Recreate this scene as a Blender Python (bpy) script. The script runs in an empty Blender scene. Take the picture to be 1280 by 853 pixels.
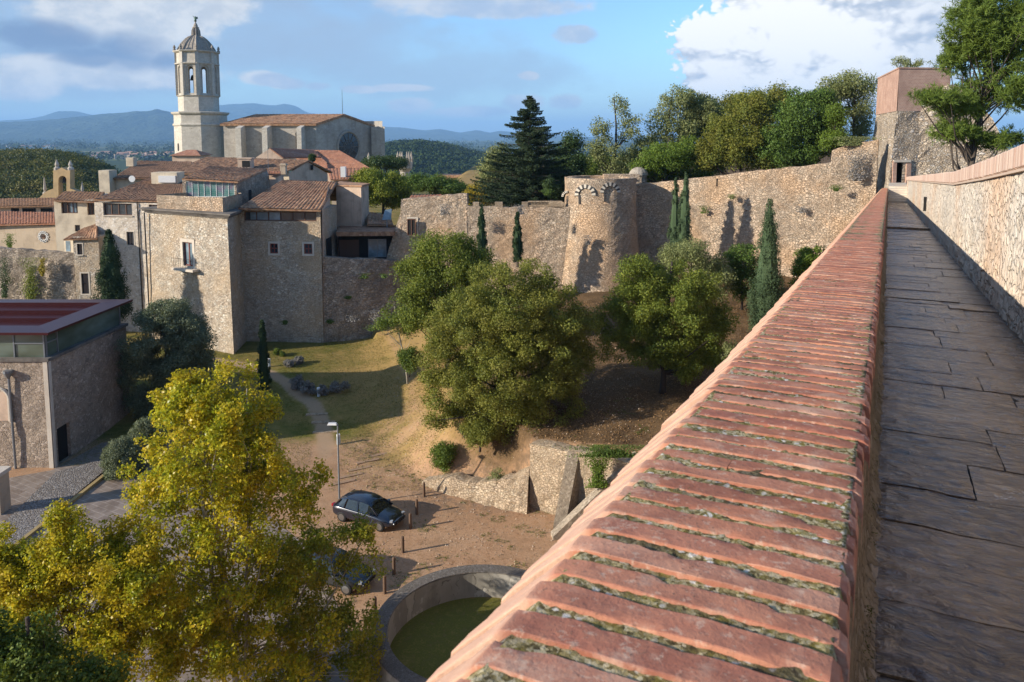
import bpy, math, random, time
import numpy as np
from mathutils import Vector, noise as mnoise
T0 = time.time()
rad = math.radians
scene = bpy.context.scene
col = scene.collection
random.seed(4)

# ------------------------------------------------------------------ camera model
EYE = 21.0
PITCH = rad(6.0); FPX = 967.0; PX, PY = 640.0, 272.0
_f = np.array([0, math.cos(PITCH), -math.sin(PITCH)]); _u = np.array([0, math.sin(PITCH), math.cos(PITCH)]); _r = np.array([1., 0, 0])
_C = np.array([0, 0, EYE])
def ray(x, y): return _f + _r*(x-PX)/FPX + _u*(PY-y)/FPX
def atY(x, y, Y):
    d = ray(x, y); return _C + d*(Y/d[1])
def atz(x, y, z):
    d = ray(x, y); return _C + d*((z-EYE)/d[2])
def onpl(x, y, P0, N):
    d = ray(x, y); N = np.array(N, float); return _C + d*(((np.array(P0)-_C)@N)/(d@N))
def X_(x, Y): return float(atY(x, 272, Y)[0])
def Z_(x, y, Y): return float(atY(x, y, Y)[2])

# ------------------------------------------------------------------ node helpers
class S:                                   # a socket that can be computed with
    def __init__(s, nt, sock): s.nt = nt; s.k = sock
    def _m(s, op, *a):
        n = s.nt.nodes.new('ShaderNodeMath'); n.operation = op
        for i, v in enumerate((s,)+a):
            if isinstance(v, S): s.nt.links.new(v.k, n.inputs[i])
            else: n.inputs[i].default_value = v
        return S(s.nt, n.outputs[0])
    def __add__(s, o): return s._m('ADD', o)
    def __radd__(s, o): return s._m('ADD', o)
    def __sub__(s, o): return s._m('SUBTRACT', o)
    def __mul__(s, o): return s._m('MULTIPLY', o)
    def __rmul__(s, o): return s._m('MULTIPLY', o)
    def __truediv__(s, o): return s._m('DIVIDE', o)
    def rsub(s, c):
        n = s._m('MULTIPLY', -1.0); return n + c
    def pow(s, p): return s._m('POWER', p)
    def max(s, o): return s._m('MAXIMUM', o)
    def min(s, o): return s._m('MINIMUM', o)
    def clamp(s): return s.max(0.0).min(1.0)
    def ss(s, a, b):
        n = s.nt.nodes.new('ShaderNodeMapRange'); n.interpolation_type = 'SMOOTHSTEP'
        s.nt.links.new(s.k, n.inputs[0]); n.inputs[1].default_value = a; n.inputs[2].default_value = b
        return S(s.nt, n.outputs[0])
class NT:
    def __init__(s, nt): s.nt = nt; nt.nodes.clear()
    def new(s, t, **kw):
        n = s.nt.nodes.new(t)
        for k, v in kw.items(): setattr(n, k, v)
        return n
    def link(s, a, b): s.nt.links.new(a.k if isinstance(a, S) else a, b)
    def setin(s, n, i, v):
        if isinstance(v, S): s.link(v, n.inputs[i])
        elif isinstance(v, bpy.types.NodeSocket): s.nt.links.new(v, n.inputs[i])
        elif isinstance(v, (tuple, list)) and len(v) == 3 and n.inputs[i].type == 'RGBA': n.inputs[i].default_value = (*v, 1)
        else: n.inputs[i].default_value = v
    def coord(s, which='Object'): return s.new('ShaderNodeTexCoord').outputs[which]
    def mapping(s, vec, scale=(1,1,1), loc=(0,0,0), rot=(0,0,0)):
        n = s.new('ShaderNodeMapping'); s.link(vec, n.inputs[0]); n.inputs['Scale'].default_value = scale; n.inputs['Location'].default_value = loc; n.inputs['Rotation'].default_value = rot
        return n.outputs[0]
    def noise(s, vec, scale, detail=4, rough=.55, color=False, dist=0):
        n = s.new('ShaderNodeTexNoise'); s.link(vec, n.inputs['Vector']); n.inputs['Scale'].default_value = scale; n.inputs['Detail'].default_value = detail
        n.inputs['Roughness'].default_value = rough; n.inputs['Distortion'].default_value = dist
        return n.outputs['Color'] if color else S(s.nt, n.outputs['Fac'])
    def vor(s, vec, scale, feature='F1', rnd=1.0):
        n = s.new('ShaderNodeTexVoronoi', feature=feature); s.link(vec, n.inputs['Vector']); n.inputs['Scale'].default_value = scale; n.inputs['Randomness'].default_value = rnd
        return n
    def sep(s, c):
        n = s.new('ShaderNodeSeparateXYZ'); s.link(c, n.inputs[0]); return [S(s.nt, o) for o in n.outputs]
    def comb(s, x, y, z):
        n = s.new('ShaderNodeCombineXYZ')
        for i, v in enumerate((x, y, z)): s.setin(n, i, v)
        return n.outputs[0]
    def ramp(s, fac, stops, interp='LINEAR'):
        n = s.new('ShaderNodeValToRGB'); s.link(fac, n.inputs[0]); e = n.color_ramp.elements; n.color_ramp.interpolation = interp
        while len(e) < len(stops): e.new(.5)
        for i, (p, c) in enumerate(stops): e[i].position = p; e[i].color = (*c, 1)
        return n.outputs[0]
    def mix(s, fac, a, b, mode='MIX'):
        n = s.new('ShaderNodeMix', data_type='RGBA', blend_type=mode)
        s.setin(n, 0, fac); s.setin(n, 6, a if not (isinstance(a, tuple)) else a); s.setin(n, 7, b)
        return n.outputs[2]
    def vadd(s, a, b, scale=1.0):
        m = s.new('ShaderNodeVectorMath', operation='MULTIPLY_ADD'); s.link(b, m.inputs[0]); m.inputs[1].default_value = (scale,)*3; s.link(a, m.inputs[2]); return m.outputs[0]
    def bump(s, h, strength=.5, dist=.05, prev=None):
        n = s.new('ShaderNodeBump'); s.link(h, n.inputs['Height']); n.inputs['Strength'].default_value = strength; n.inputs['Distance'].default_value = dist
        if prev is not None: s.link(prev, n.inputs['Normal'])
        return n.outputs[0]
    def bsdf(s, color, rough=.85, normal=None, metal=0, spec=.3, **kw):
        n = s.new('ShaderNodeBsdfPrincipled'); s.setin(n, 'Base Color', color); s.setin(n, 'Roughness', rough); s.setin(n, 'Metallic', metal); s.setin(n, 'Specular IOR Level', spec)
        if normal is not None: s.link(normal, n.inputs['Normal'])
        for k, v in kw.items(): s.setin(n, k.replace('_', ' '), v)
        return n.outputs[0]
    def out(s, sh, vol=False):
        n = s.new('ShaderNodeOutputMaterial'); s.link(sh, n.inputs[1 if vol else 0])
def newmat(name):
    m = bpy.data.materials.new(name); m.use_nodes = True; return m, NT(m.node_tree)

def stone(name, cols, mortar, scale=3.0, zs=1.5, bump=.8, dist=.06, stain=(.10,.085,.07), stain_amt=.5, streak=.5, edge=.065, rough=.9, seed=0, warm=None, crack=.75, sv=.6, plas=.55):
    m, t = newmat(name)
    c0 = t.mapping(t.coord(), loc=(seed*7.3, seed*3.1, seed))
    w = t.noise(c0, scale*.7, 4, .65, color=True)
    c = t.vadd(c0, w, .95/scale)
    cm = t.mapping(c, (scale, scale, scale*zs)); cm2 = t.mapping(c, (scale*1.75, scale*1.75, scale*1.75*zs))
    zone = t.noise(c0, .55, 4, .65).ss(.47, .55)
    v = t.vor(cm, 1.0); ve = t.vor(cm, 1.0, 'DISTANCE_TO_EDGE'); v2 = t.vor(cm2, 1.0); ve2 = t.vor(cm2, 1.0, 'DISTANCE_TO_EDGE')
    rnd = t.sep(t.mix(zone, v.outputs['Color'], v2.outputs['Color']))
    plaster = t.noise(t.mapping(c0, loc=(17, 3, 8)), .8, 5, .7).ss(.52, .60)*plas
    n = len(cols)
    base = t.ramp(rnd[0], [(i/(n-1), cc) for i, cc in enumerate(cols)])
    fine = t.noise(c0, scale*5, 5, .65)
    base = t.mix(fine.ss(.3, .75)*.55, base, mortar)
    e = (S(t.nt, ve.outputs['Distance'])*zone.rsub(1.0) + S(t.nt, ve2.outputs['Distance'])*zone).max(plaster*.12)
    base = t.mix(plaster*.75, base, t.mix(.35, mortar, cols[-1]))
    mort = e.ss(edge*.25, edge*1.5).rsub(1.0)*(t.noise(c0, scale*.35, 2).ss(.3,.6)*.5+.5)
    base = t.mix(mort*.7, base, tuple(x*.8 for x in mortar))
    mid = t.noise(c0, scale*.4, 4, .7); base = t.mix((mid-.5)*2.2*sv+.12, base, t.mix(.45, base, (.08,.065,.05)))
    base = t.mix((mid.rsub(1.0)-.5)*2.0*sv, base, tuple(min(.75,x*1.2+.06) for x in cols[-1]))
    dark = (e.ss(0.0, edge*.8).rsub(1.0))*t.noise(c0, scale*.6, 3).ss(.48, .62)
    base = t.mix(dark*crack, base, tuple(x*.22 for x in mortar))
    base = t.mix(rnd[2].ss(.0,.45).rsub(1.0)*sv, base, t.mix(.5, base, (.06,.05,.045)))
    base = t.mix(rnd[1].ss(.72,1.0)*sv*.8, base, tuple(min(.75,x*1.25+.1) for x in cols[-1]))
    big = t.noise(c0, .28, 5, .6)
    st = t.noise(t.mapping(c0, (1.2, 1.2, .16)), 1.4, 4, .6)
    s1 = (big.ss(.45, .72)*stain_amt + st.ss(.52, .75)*streak*.5).clamp()
    base = t.mix(s1, base, t.mix(.35, stain, base))
    if warm: base = t.mix(t.noise(t.mapping(c0, loc=(31, 5, 9)), .22, 4).ss(.42, .66)*.6, base, warm)
    h = e.ss(0, edge*2.4)*1.2 + fine*.45 + rnd[1]*.7
    t.out(t.bsdf(base, rough, t.bump(h, bump, dist), spec=.2))
    return m
def stucco(name, colr, dirt=(.16,.12,.09), amt=.5, bump=.25):
    m, t = newmat(name); c = t.coord()
    b = t.noise(c, .7, 5, .62).ss(.38, .75)*amt
    st = t.noise(t.mapping(c, (2.5, 2.5, .25)), 1.5, 4).ss(.5, .8)*amt
    base = t.mix((b+st*.6).clamp(), colr, dirt)
    f = t.noise(c, 14, 4); base = t.mix(f*.25, base, tuple(x*.6 for x in colr))
    t.out(t.bsdf(base, .92, t.bump(f, bump, .03), spec=.2)); return m
def tiles(name, cols, dirt=(.07,.055,.04), amt=.5):
    m, t = newmat(name); c = t.coord()
    v = t.vor(t.mapping(c, (4.2, 4.2, 4.2)), 1.0); r_ = t.sep(v.outputs['Color'])
    base = t.ramp(r_[0], [(i/(len(cols)-1), cc) for i, cc in enumerate(cols)])
    base = t.mix(t.noise(c, .8, 5, .65).ss(.4, .68)*amt, base, dirt)
    base = t.mix(t.noise(c, 5, 4, .7).ss(.58, .72)*.55, base, (.19,.165,.085))
    f = t.noise(c, 16, 4); base = t.mix(f*.3, base, dirt)
    t.out(t.bsdf(base, .9, t.bump(f, .4, .03), spec=.2)); return m
def plain(name, colr, rough=.6, metal=0, var=.25, scale=6, bump=.1, spec=.4):
    m, t = newmat(name); c = t.coord(); f = t.noise(c, scale, 5, .6)
    t.out(t.bsdf(t.mix(f*var*1.4, colr, tuple(x*.45 for x in colr)), rough, t.bump(f, bump, .02), metal, spec)); return m
def glass(name, colr, rough=.08, var=.5, scale=1.2):
    m, t = newmat(name); c = t.coord()
    f = t.noise(c, scale, 3); base = t.mix(f.ss(.35, .7)*var, colr, tuple(min(1, x*2.4+.02) for x in colr))
    t.out(t.bsdf(base, rough, t.bump(t.noise(c, 2.5, 1), .08, .05), spec=.9)); return m
def leaf(name, cols, trans=.3, rough=.6, patch=None, patch_amt=.6, pscale=.35):
    m, t = newmat(name)
    g = t.new('ShaderNodeNewGeometry'); ri = S(t.nt, g.outputs['Random Per Island'])
    pn = t.noise(t.coord(), pscale, 3, .6)
    f = (ri*.62 + pn*.9 - .26).clamp()
    base = t.ramp(f, [(i/(len(cols)-1), c) for i, c in enumerate(cols)])
    if patch:
        r2 = (ri*7.31)._m('FRACT')
        base = t.mix((t.noise(t.mapping(t.coord(), loc=(4, 9, 2)), pscale*1.6, 3).ss(.42, .62)*patch_amt + r2.ss(.86, .9)*patch_amt*.8).clamp(), base, patch)
    a = t.bsdf(base, rough, spec=.25)
    tr = t.new('ShaderNodeBsdfTranslucent'); t.setin(tr, 0, t.mix(.35, base, (.35,.38,.03), 'MIX'))
    mx = t.new('ShaderNodeMixShader'); mx.inputs[0].default_value = trans
    t.link(a, mx.inputs[1]); t.link(tr.outputs[0], mx.inputs[2]); t.out(mx.outputs[0]); return m

# ------------------------------------------------------------------ mesh helpers
BASE = {}
def tag(o, label=None, cat=None, group=None, kind=None):
    if label: o['label'] = label
    if cat: o['category'] = cat
    if group: o['group'] = group
    if kind: o['kind'] = kind
    return o
def thing(name, label, cat, loc, group=None):
    o = bpy.data.objects.new(name, None); o.empty_display_size = .3; col.objects.link(o); o.location = [float(x) for x in loc]
    BASE[o.name] = np.array(o.location[:], float); return tag(o, label, cat, group)
def mesh_np(name, V, F, mats, parent=None, smooth=False, uvs=None, midx=None, loc=None):
    """V (n,3) world coords, F list of faces or an (m,k) array; parent: an object whose base is subtracted."""
    base = BASE[parent.name] if parent is not None else (np.array(loc, float) if loc is not None else np.zeros(3))
    V = np.asarray(V, dtype=np.float64) - base
    me = bpy.data.meshes.new(name)
    if isinstance(F, np.ndarray):
        m, k = F.shape
        me.vertices.add(len(V)); me.vertices.foreach_set('co', V.astype(np.float32).ravel())
        me.loops.add(m*k); me.loops.foreach_set('vertex_index', F.astype(np.int32).ravel())
        me.polygons.add(m); me.polygons.foreach_set('loop_start', np.arange(0, m*k, k, dtype=np.int32)); me.polygons.foreach_set('loop_total', np.full(m, k, dtype=np.int32))
        me.update(calc_edges=True)
    else:
        me.from_pydata([tuple(v) for v in V], [], [tuple(f) for f in F]); me.update()
    if not isinstance(mats, (list, tuple)): mats = [mats]
    for m_ in mats: me.materials.append(m_)
    if midx is not None: me.polygons.foreach_set('material_index', np.asarray(midx, dtype=np.int32))
    if smooth: me.polygons.foreach_set('use_smooth', np.ones(len(me.polygons), dtype=bool))
    if uvs is not None:
        l = me.uv_layers.new(name='UVMap'); l.data.foreach_set('uv', np.asarray(uvs, dtype=np.float32).ravel())
    o = bpy.data.objects.new(name, me); col.objects.link(o)
    if parent is not None: o.parent = parent
    elif loc is not None: o.location = [float(x) for x in loc]
    BASE[o.name] = base
    return o
class MB:
    def __init__(s): s.v = []; s.f = []; s.m = []
    def add(s, vs, fs, mi=0):
        b = len(s.v); s.v += [tuple(map(float, v)) for v in vs]; s.f += [tuple(i+b for i in f) for f in fs]; s.m += [mi]*len(fs); return s
    def quad(s, a, b, c, d, mi=0): return s.add([a, b, c, d], [(0,1,2,3)], mi)
    def poly(s, pts, mi=0): return s.add(pts, [tuple(range(len(pts)))], mi)
    def box(s, c, size, ax=(1,0), mi=0, taper=1.0):
        """c = centre of the bottom face; ax = horizontal direction of size[0]"""
        ax = np.array([ax[0], ax[1], 0.]); ax /= np.linalg.norm(ax); ay = np.array([-ax[1], ax[0], 0]); c = np.array(c, float)
        vs = []
        for k, sc in ((0, 1.0), (1, taper)):
            for i, j in ((-1,-1), (1,-1), (1,1), (-1,1)):
                vs.append(c + ax*i*size[0]/2*sc + ay*j*size[1]/2*sc + np.array([0,0,k*size[2]]))
        return s.add(vs, [(3,2,1,0),(4,5,6,7),(0,1,5,4),(1,2,6,5),(2,3,7,6),(3,0,4,7)], mi)
    def prism(s, pts, z0, z1, mi=0):
        """pts 2D counter-clockwise; z1 a number or a list"""
        n = len(pts); z1s = z1 if isinstance(z1, (list, tuple)) else [z1]*n
        vs = [(p[0], p[1], z0) for p in pts] + [(p[0], p[1], z) for p, z in zip(pts, z1s)]
        return s.add(vs, [tuple(range(n-1, -1, -1)), tuple(range(n, 2*n))] + [(i, (i+1) % n, (i+1) % n+n, i+n) for i in range(n)], mi)
    def beam(s, a, b, w, h, mi=0, up=(0,0,1)):
        a = np.array(a, float); b = np.array(b, float); d = b-a; L = np.linalg.norm(d)
        if L < 1e-6: return s
        d /= L; u = np.array(up, float); sd = np.cross(d, u)
        if np.linalg.norm(sd) < 1e-4: sd = np.array([1., 0, 0])
        sd /= np.linalg.norm(sd); u = np.cross(sd, d)
        vs = []
        for p in (a, b):
            for i, j in ((-1,-1), (1,-1), (1,1), (-1,1)): vs.append(p + sd*i*w/2 + u*j*h/2)
        return s.add(vs, [(0,1,2,3),(7,6,5,4),(0,4,5,1),(1,5,6,2),(2,6,7,3),(3,7,4,0)], mi)
    def tube(s, pts, rs, n=8, mi=0, cap=True):
        pts = [np.array(p, float) for p in pts]; b = len(s.v); ring = []
        pu = np.array([.13, .97, .2])
        for i, p in enumerate(pts):
            d = pts[min(i+1, len(pts)-1)] - pts[max(i-1, 0)]; L = np.linalg.norm(d); d = d/L if L > 1e-9 else np.array([0,0,1.])
            x = np.cross(d, pu); 
            if np.linalg.norm(x) < .05: x = np.cross(d, [1,0,0])
            x /= np.linalg.norm(x); y = np.cross(d, x)
            for k in range(n):
                a = 2*math.pi*k/n; s.v.append(tuple(p + (x*math.cos(a)+y*math.sin(a))*rs[i]))
        for i in range(len(pts)-1):
            for k in range(n): s.f.append((b+i*n+k, b+i*n+(k+1) % n, b+(i+1)*n+(k+1) % n, b+(i+1)*n+k)); s.m.append(mi)
        if cap: s.f.append(tuple(b+k for k in range(n-1,-1,-1))); s.f.append(tuple(b+(len(pts)-1)*n+k for k in range(n))); s.m += [mi]*2
        return s
    def lathe(s, c, prof, n=16, mi=0, a0=0.0):
        b = len(s.v)
        for r_, z in prof:
            for k in range(n):
                a = a0+2*math.pi*k/n; s.v.append((c[0]+r_*math.cos(a), c[1]+r_*math.sin(a), c[2]+z))
        for i in range(len(prof)-1):
            for k in range(n): s.f.append((b+i*n+k, b+i*n+(k+1) % n, b+(i+1)*n+(k+1) % n, b+(i+1)*n+k)); s.m.append(mi)
        s.f.append(tuple(b+(len(prof)-1)*n+k for k in range(n))); s.m.append(mi)
        s.f.append(tuple(b+k for k in range(n-1,-1,-1))); s.m.append(mi)
        return s
    def panel(s, p0, p1, z0, z1, ops=(), step=.7, amp=.04, reveal=.25, mi=0, rmi=None, batter=0.0, closed=True, bot=None):
        """wall face from p0 to p1 (2D, seen left to right from outside) with rectangular openings (u0,u1,z0,z1) in metres"""
        p0 = np.array(p0, float); p1 = np.array(p1, float); L = np.linalg.norm(p1-p0); d = (p1-p0)/L; nrm = np.array([d[1], -d[0]])
        us = {0.0, L}; zs = {z0, z1}
        k = max(1, int(L/step)); us |= {L*i/k for i in range(1, k)}
        k = max(1, int((z1-z0)/step)); zs |= {z0+(z1-z0)*i/k for i in range(1, k)}
        for o in ops: us |= {o[0], o[1]}; zs |= {o[2], o[3]}
        def clean(vals, keep):
            vals = sorted(vals); out = []
            for v in vals:
                if out and v-out[-1] < .12 and v not in keep:
                    continue
                if out and v-out[-1] < .12 and v in keep and out[-1] not in keep: out[-1] = v; continue
                out.append(v)
            return out
        ku = {0.0, L} | {o[i] for o in ops for i in (0,1)}; kz = {z0, z1} | {o[i] for o in ops for i in (2,3)}
        us = clean(us, ku); zs = clean(zs, kz)
        b = len(s.v); nz = len(zs)
        for u in us:
            for z in zs:
                lock = u in (0.0, L) or any(o[0]-.15 <= u <= o[1]+.15 and o[2]-.15 <= z <= o[3]+.15 for o in ops)
                q = p0+d*u
                if bot is not None:
                    fz = (z1-z)/(z1-z0); q = (p0+(np.array(bot[0])-p0)*fz)*(1-u/L)+(p1+(np.array(bot[1])-p1)*fz)*(u/L)
                a = 0 if lock else amp*mnoise.fractal(Vector((q[0]*.9, q[1]*.9, z*.9)), 1.0, 2.0, 3)*2
                off = nrm*(a + (0 if bot is not None else batter*(z1-z))); s.v.append((q[0]+off[0], q[1]+off[1], z))
        for i in range(len(us)-1):
            for j in range(nz-1):
                cu, cz = (us[i]+us[i+1])/2, (zs[j]+zs[j+1])/2
                if any(o[0] < cu < o[1] and o[2] < cz < o[3] for o in ops): continue
                s.f.append((b+i*nz+j, b+(i+1)*nz+j, b+(i+1)*nz+j+1, b+i*nz+j+1)); s.m.append(mi)
        rmi = mi if rmi is None else rmi
        for o in ops:
            def P(u, z, dd): q = p0+d*u+nrm*(batter*(z1-z)-dd); return (q[0], q[1], z)
            u0, u1, a0, a1 = o[:4]; r_ = reveal
            s.quad(P(u0,a0,0), P(u1,a0,0), P(u1,a0,r_), P(u0,a0,r_), rmi); s.quad(P(u0,a1,r_), P(u1,a1,r_), P(u1,a1,0), P(u0,a1,0), rmi)
            s.quad(P(u0,a0,r_), P(u0,a1,r_), P(u0,a1,0), P(u0,a0,0), rmi); s.quad(P(u1,a0,0), P(u1,a1,0), P(u1,a1,r_), P(u1,a0,r_), rmi)
        return s
    def roof(s, eL, eR, rR, rL, pitch=.3, amp=.06, rows=None, thick=.14, mi=0, umi=None, seed=0):
        eL, eR, rR, rL = [np.array(p, float) for p in (eL, eR, rR, rL)]
        n = np.cross(eR-eL, rL-eL) if np.linalg.norm(rL-eL) > .01 else np.cross(eR-eL, rR-eL); n /= np.linalg.norm(n)
        if n[2] < 0: n = -n
        nt = max(3, int(np.linalg.norm(eR-eL)/pitch)); sl = np.linalg.norm((rL+rR)/2-(eL+eR)/2); rows = rows or max(3, int(sl/.38))
        us = [i/(nt*4) for i in range(nt*4+1)]; wave = [0, .72, 1.0, .72]
        b = len(s.v); kk = 0; rnd = random.Random(seed)
        vs = []
        for j in range(rows):
            jit = [rnd.uniform(-.012, .012) for _ in range(nt+1)]
            for e in (0, 1):
                v = (j+e)/rows
                for i, u in enumerate(us):
                    p = (eL*(1-u)+eR*u)*(1-v)+(rL*(1-u)+rR*u)*v
                    sag = -.05*math.sin(math.pi*u)*math.sin(math.pi*v) + .03*mnoise.noise(Vector((u*6, v*3, seed)))
                    p = p + n*(amp*wave[i % 4]+(.03 if e == 0 else 0)+sag+jit[i//4]*1.5); vs.append(p)
                kk += 1
        w = len(us); fs = []
        for j in range(kk-1):
            for i in range(w-1): fs.append((j*w+i, j*w+i+1, (j+1)*w+i+1, (j+1)*w+i))
        s.add(vs, fs, mi)
        lo = [p - n*thick for p in (eL, eR, rR, rL)]; up = [p+n*amp*.3 for p in (eL, eR, rR, rL)]
        s.add(lo+up, [(3,2,1,0),(0,1,5,4),(1,2,6,5),(2,3,7,6),(3,0,4,7)], umi if umi is not None else mi)
        return s
    def build(s, name, mats, parent=None, smooth=False, loc=None):
        return mesh_np(name, np.array(s.v), s.f, mats, parent, smooth, midx=s.m, loc=loc)

# ------------------------------------------------------------------ materials
M = {}
M['rubble'] = stone('rubble_stone', [(.38,.29,.20),(.56,.44,.32),(.46,.38,.29),(.66,.54,.41),(.54,.37,.24)], (.44,.35,.26), 3.7, 1.45, 1.0, .07, stain=(.20,.16,.125), stain_amt=.42, warm=(.58,.37,.21))
M['rubble_dark'] = stone('weathered_rubble_stone', [(.30,.235,.175),(.44,.355,.27),(.37,.31,.245),(.52,.42,.32)], (.37,.30,.235), 3.0, 1.5, 1.0, .07, stain=(.10,.085,.075), stain_amt=.7, streak=.8, seed=2)
M['bastion'] = stone('squared_pale_stone', [(.46,.37,.28),(.62,.51,.385),(.54,.46,.36),(.70,.59,.46)], (.42,.345,.265), 3.5, 1.7, .9, .05, stain=(.22,.17,.13), stain_amt=.3, seed=3, edge=.07, warm=(.54,.39,.24))
M['pale'] = stone('pale_house_stone', [(.52,.44,.35),(.66,.57,.46),(.58,.51,.42),(.72,.63,.51)], (.56,.48,.385), 3.0, 1.4, .5, .04, stain=(.25,.2,.16), stain_amt=.25, seed=4, edge=.05)
M['ashlar'] = stone('grey_cathedral_ashlar', [(.32,.29,.25),(.40,.365,.31),(.46,.42,.36)], (.42,.38,.33), 1.0, 1.6, .3, .05, stain=(.17,.145,.12), stain_amt=.55, streak=.9, seed=5, edge=.03, sv=.12)
M['white_ashlar'] = stone('pale_tower_ashlar', [(.45,.41,.345),(.53,.485,.41),(.59,.545,.465)], (.45,.405,.34), 1.0, 1.6, .3, .05, stain=(.27,.23,.19), stain_amt=.3, streak=.8, seed=6, edge=.03, sv=.1)
M['dome'] = stone('dome_stone', [(.30,.26,.21),(.36,.32,.26),(.42,.37,.31)], (.30,.26,.22), 2.0, 2.0, .4, .05, stain=(.13,.11,.09), stain_amt=.5, seed=7, edge=.04, sv=.2)
M['inwall'] = stone('plastered_rubble', [(.60,.50,.39),(.72,.63,.51),(.66,.56,.45),(.78,.70,.58),(.58,.52,.46)], (.64,.54,.42), 5.2, .85, .9, .035, stain=(.36,.34,.32), stain_amt=.35, streak=.3, seed=8, edge=.05, warm=(.62,.38,.22), crack=.2, sv=.35)
M['terrace'] = stone('ochre_field_stone', [(.42,.31,.20),(.54,.41,.28),(.48,.38,.28),(.58,.45,.31)], (.42,.31,.20), 5.5, 1.5, .9, .05, stain=(.25,.18,.12), stain_amt=.4, seed=9, edge=.06, crack=.5, sv=.4, plas=.25)
M['museum'] = stone('brownish_rubble', [(.28,.21,.155),(.37,.285,.215),(.32,.26,.21),(.43,.34,.26)], (.35,.28,.21), 4.2, 1.4, .7, .04, stain=(.18,.14,.11), stain_amt=.3, seed=10, edge=.06)
M['towerstone'] = stone('pale_tower_rubble', [(.56,.44,.31),(.72,.59,.44),(.62,.51,.39),(.78,.66,.51)], (.46,.36,.26), 3.0, 1.6, 1.0, .1, stain=(.28,.22,.16), stain_amt=.25, seed=11, edge=.1)
M['stuc_pink'] = stucco('pink_beige_render', (.62,.46,.34)); M['stuc_cream'] = stucco('cream_render', (.66,.56,.41)); M['stuc_grey'] = stucco('greyish_render', (.50,.40,.29))
M['stuc_ochre'] = stucco('ochre_render', (.50,.355,.19), amt=.4)
M['tile'] = tiles('old_clay_tiles', [(.31,.15,.085),(.45,.235,.13),(.56,.34,.20),(.36,.21,.135)])
M['tile_dark'] = tiles('mossy_clay_tiles', [(.22,.12,.075),(.33,.185,.11),(.42,.26,.165)], amt=.4)
M['tile_red'] = tiles('red_clay_tiles', [(.36,.155,.09),(.44,.20,.12),(.32,.15,.10),(.50,.27,.17)], amt=.25)
M['dark'] = plain('dark_opening', (.012,.012,.012), .9); M['iron'] = plain('dark_iron', (.03,.03,.032), .6, .6)
M['glass'] = glass('dark_glass', (.02,.028,.035)); M['glass_blue'] = glass('blue_grey_blind', (.14,.19,.22), .2)
M['frame_red'] = plain('red_brown_wood', (.20,.045,.03), .6); M['frame_brown'] = plain('brown_wood', (.11,.05,.028), .6); M['white'] = plain('white_paint', (.72,.72,.70), .5)
M['cornice'] = stucco('dark_weathered_cornice', (.17,.15,.13), (.05,.045,.04), .8); M['sill'] = stucco('pale_dressed_stone', (.58,.51,.42), amt=.3)
M['concrete'] = stone('board_marked_concrete', [(.30,.28,.24),(.34,.32,.28)], (.30,.28,.24), .8, .3, .2, .02, stain=(.13,.12,.10), stain_amt=.6, streak=1.0, seed=12, edge=.02)
M['aggregate'] = stone('rough_aggregate_concrete', [(.13,.115,.10),(.22,.20,.175),(.17,.15,.13)], (.15,.13,.11), 14, 1, .8, .02, stain=(.09,.08,.07), seed=13)
M['metal_red'] = plain('oxide_red_metal', (.105,.030,.034), .38, .75, .5, 3); M['steel'] = plain('grey_steel', (.22,.24,.26), .45, .5)
M['bark'] = plain('grey_brown_bark', (.12,.095,.075), .95, 0, .8, 9, .8); M['bark_pale'] = plain('pale_poplar_bark', (.42,.38,.30), .9, 0, .6, 7, .5); M['bark_dark'] = plain('dark_bark', (.055,.042,.034), .95, 0, .7, 9, .8)
M['wood_post'] = plain('weathered_post_wood', (.16,.10,.065), .9, 0, .6, 12)
M['asphalt'] = plain('asphalt', (.05,.05,.05), .85, 0, .5, 20)
# leaves
L_ = {}
L_['yellow'] = leaf('poplar_leaves', [(.11,.155,.014),(.24,.28,.018),(.44,.42,.02),(.66,.55,.03)], .44, .38, patch=(.74,.46,.025), patch_amt=.42, pscale=.6)
L_['yellowgreen'] = leaf('green_poplar_leaves', [(.09,.13,.016),(.16,.20,.022),(.25,.28,.024),(.42,.39,.03)], .44, .45, patch=(.55,.32,.03), patch_amt=.3, pscale=.5)
L_['green'] = leaf('fresh_green_leaves', [(.035,.065,.012),(.07,.12,.018),(.12,.17,.025),(.19,.22,.03)], .3)
L_['olive'] = leaf('olive_green_leaves', [(.055,.075,.016),(.115,.14,.024),(.185,.205,.034),(.27,.26,.04)], .28, patch=(.26,.20,.04), patch_amt=.25)
L_['mid'] = leaf('mid_green_leaves', [(.05,.08,.014),(.10,.14,.02),(.17,.205,.028),(.26,.27,.04)], .28)
L_['yg'] = leaf('yellowing_green_leaves', [(.06,.095,.014),(.125,.17,.022),(.22,.25,.03),(.36,.34,.035)], .3)
L_['oak'] = leaf('grey_green_oak_leaves', [(.065,.085,.048),(.115,.14,.08),(.165,.195,.115),(.25,.28,.175)], .2, .55)
L_['dark'] = leaf('dark_evergreen_leaves', [(.015,.035,.012),(.03,.06,.018),(.05,.09,.024),(.08,.125,.03)], .15)
L_['bright'] = leaf('bright_green_leaves', [(.055,.10,.014),(.11,.175,.022),(.18,.25,.035)], .3)
L_['cypress'] = leaf('cypress_scale_leaves', [(.014,.03,.012),(.03,.058,.022),(.055,.09,.035)], .05, .8)
L_['cypress_pale'] = leaf('greyish_cypress_leaves', [(.03,.055,.024),(.06,.095,.042),(.10,.14,.065)], .05, .8)
L_['spruce'] = leaf('spruce_needles', [(.012,.028,.014),(.028,.05,.022),(.05,.075,.028)], .05, .7)
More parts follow.
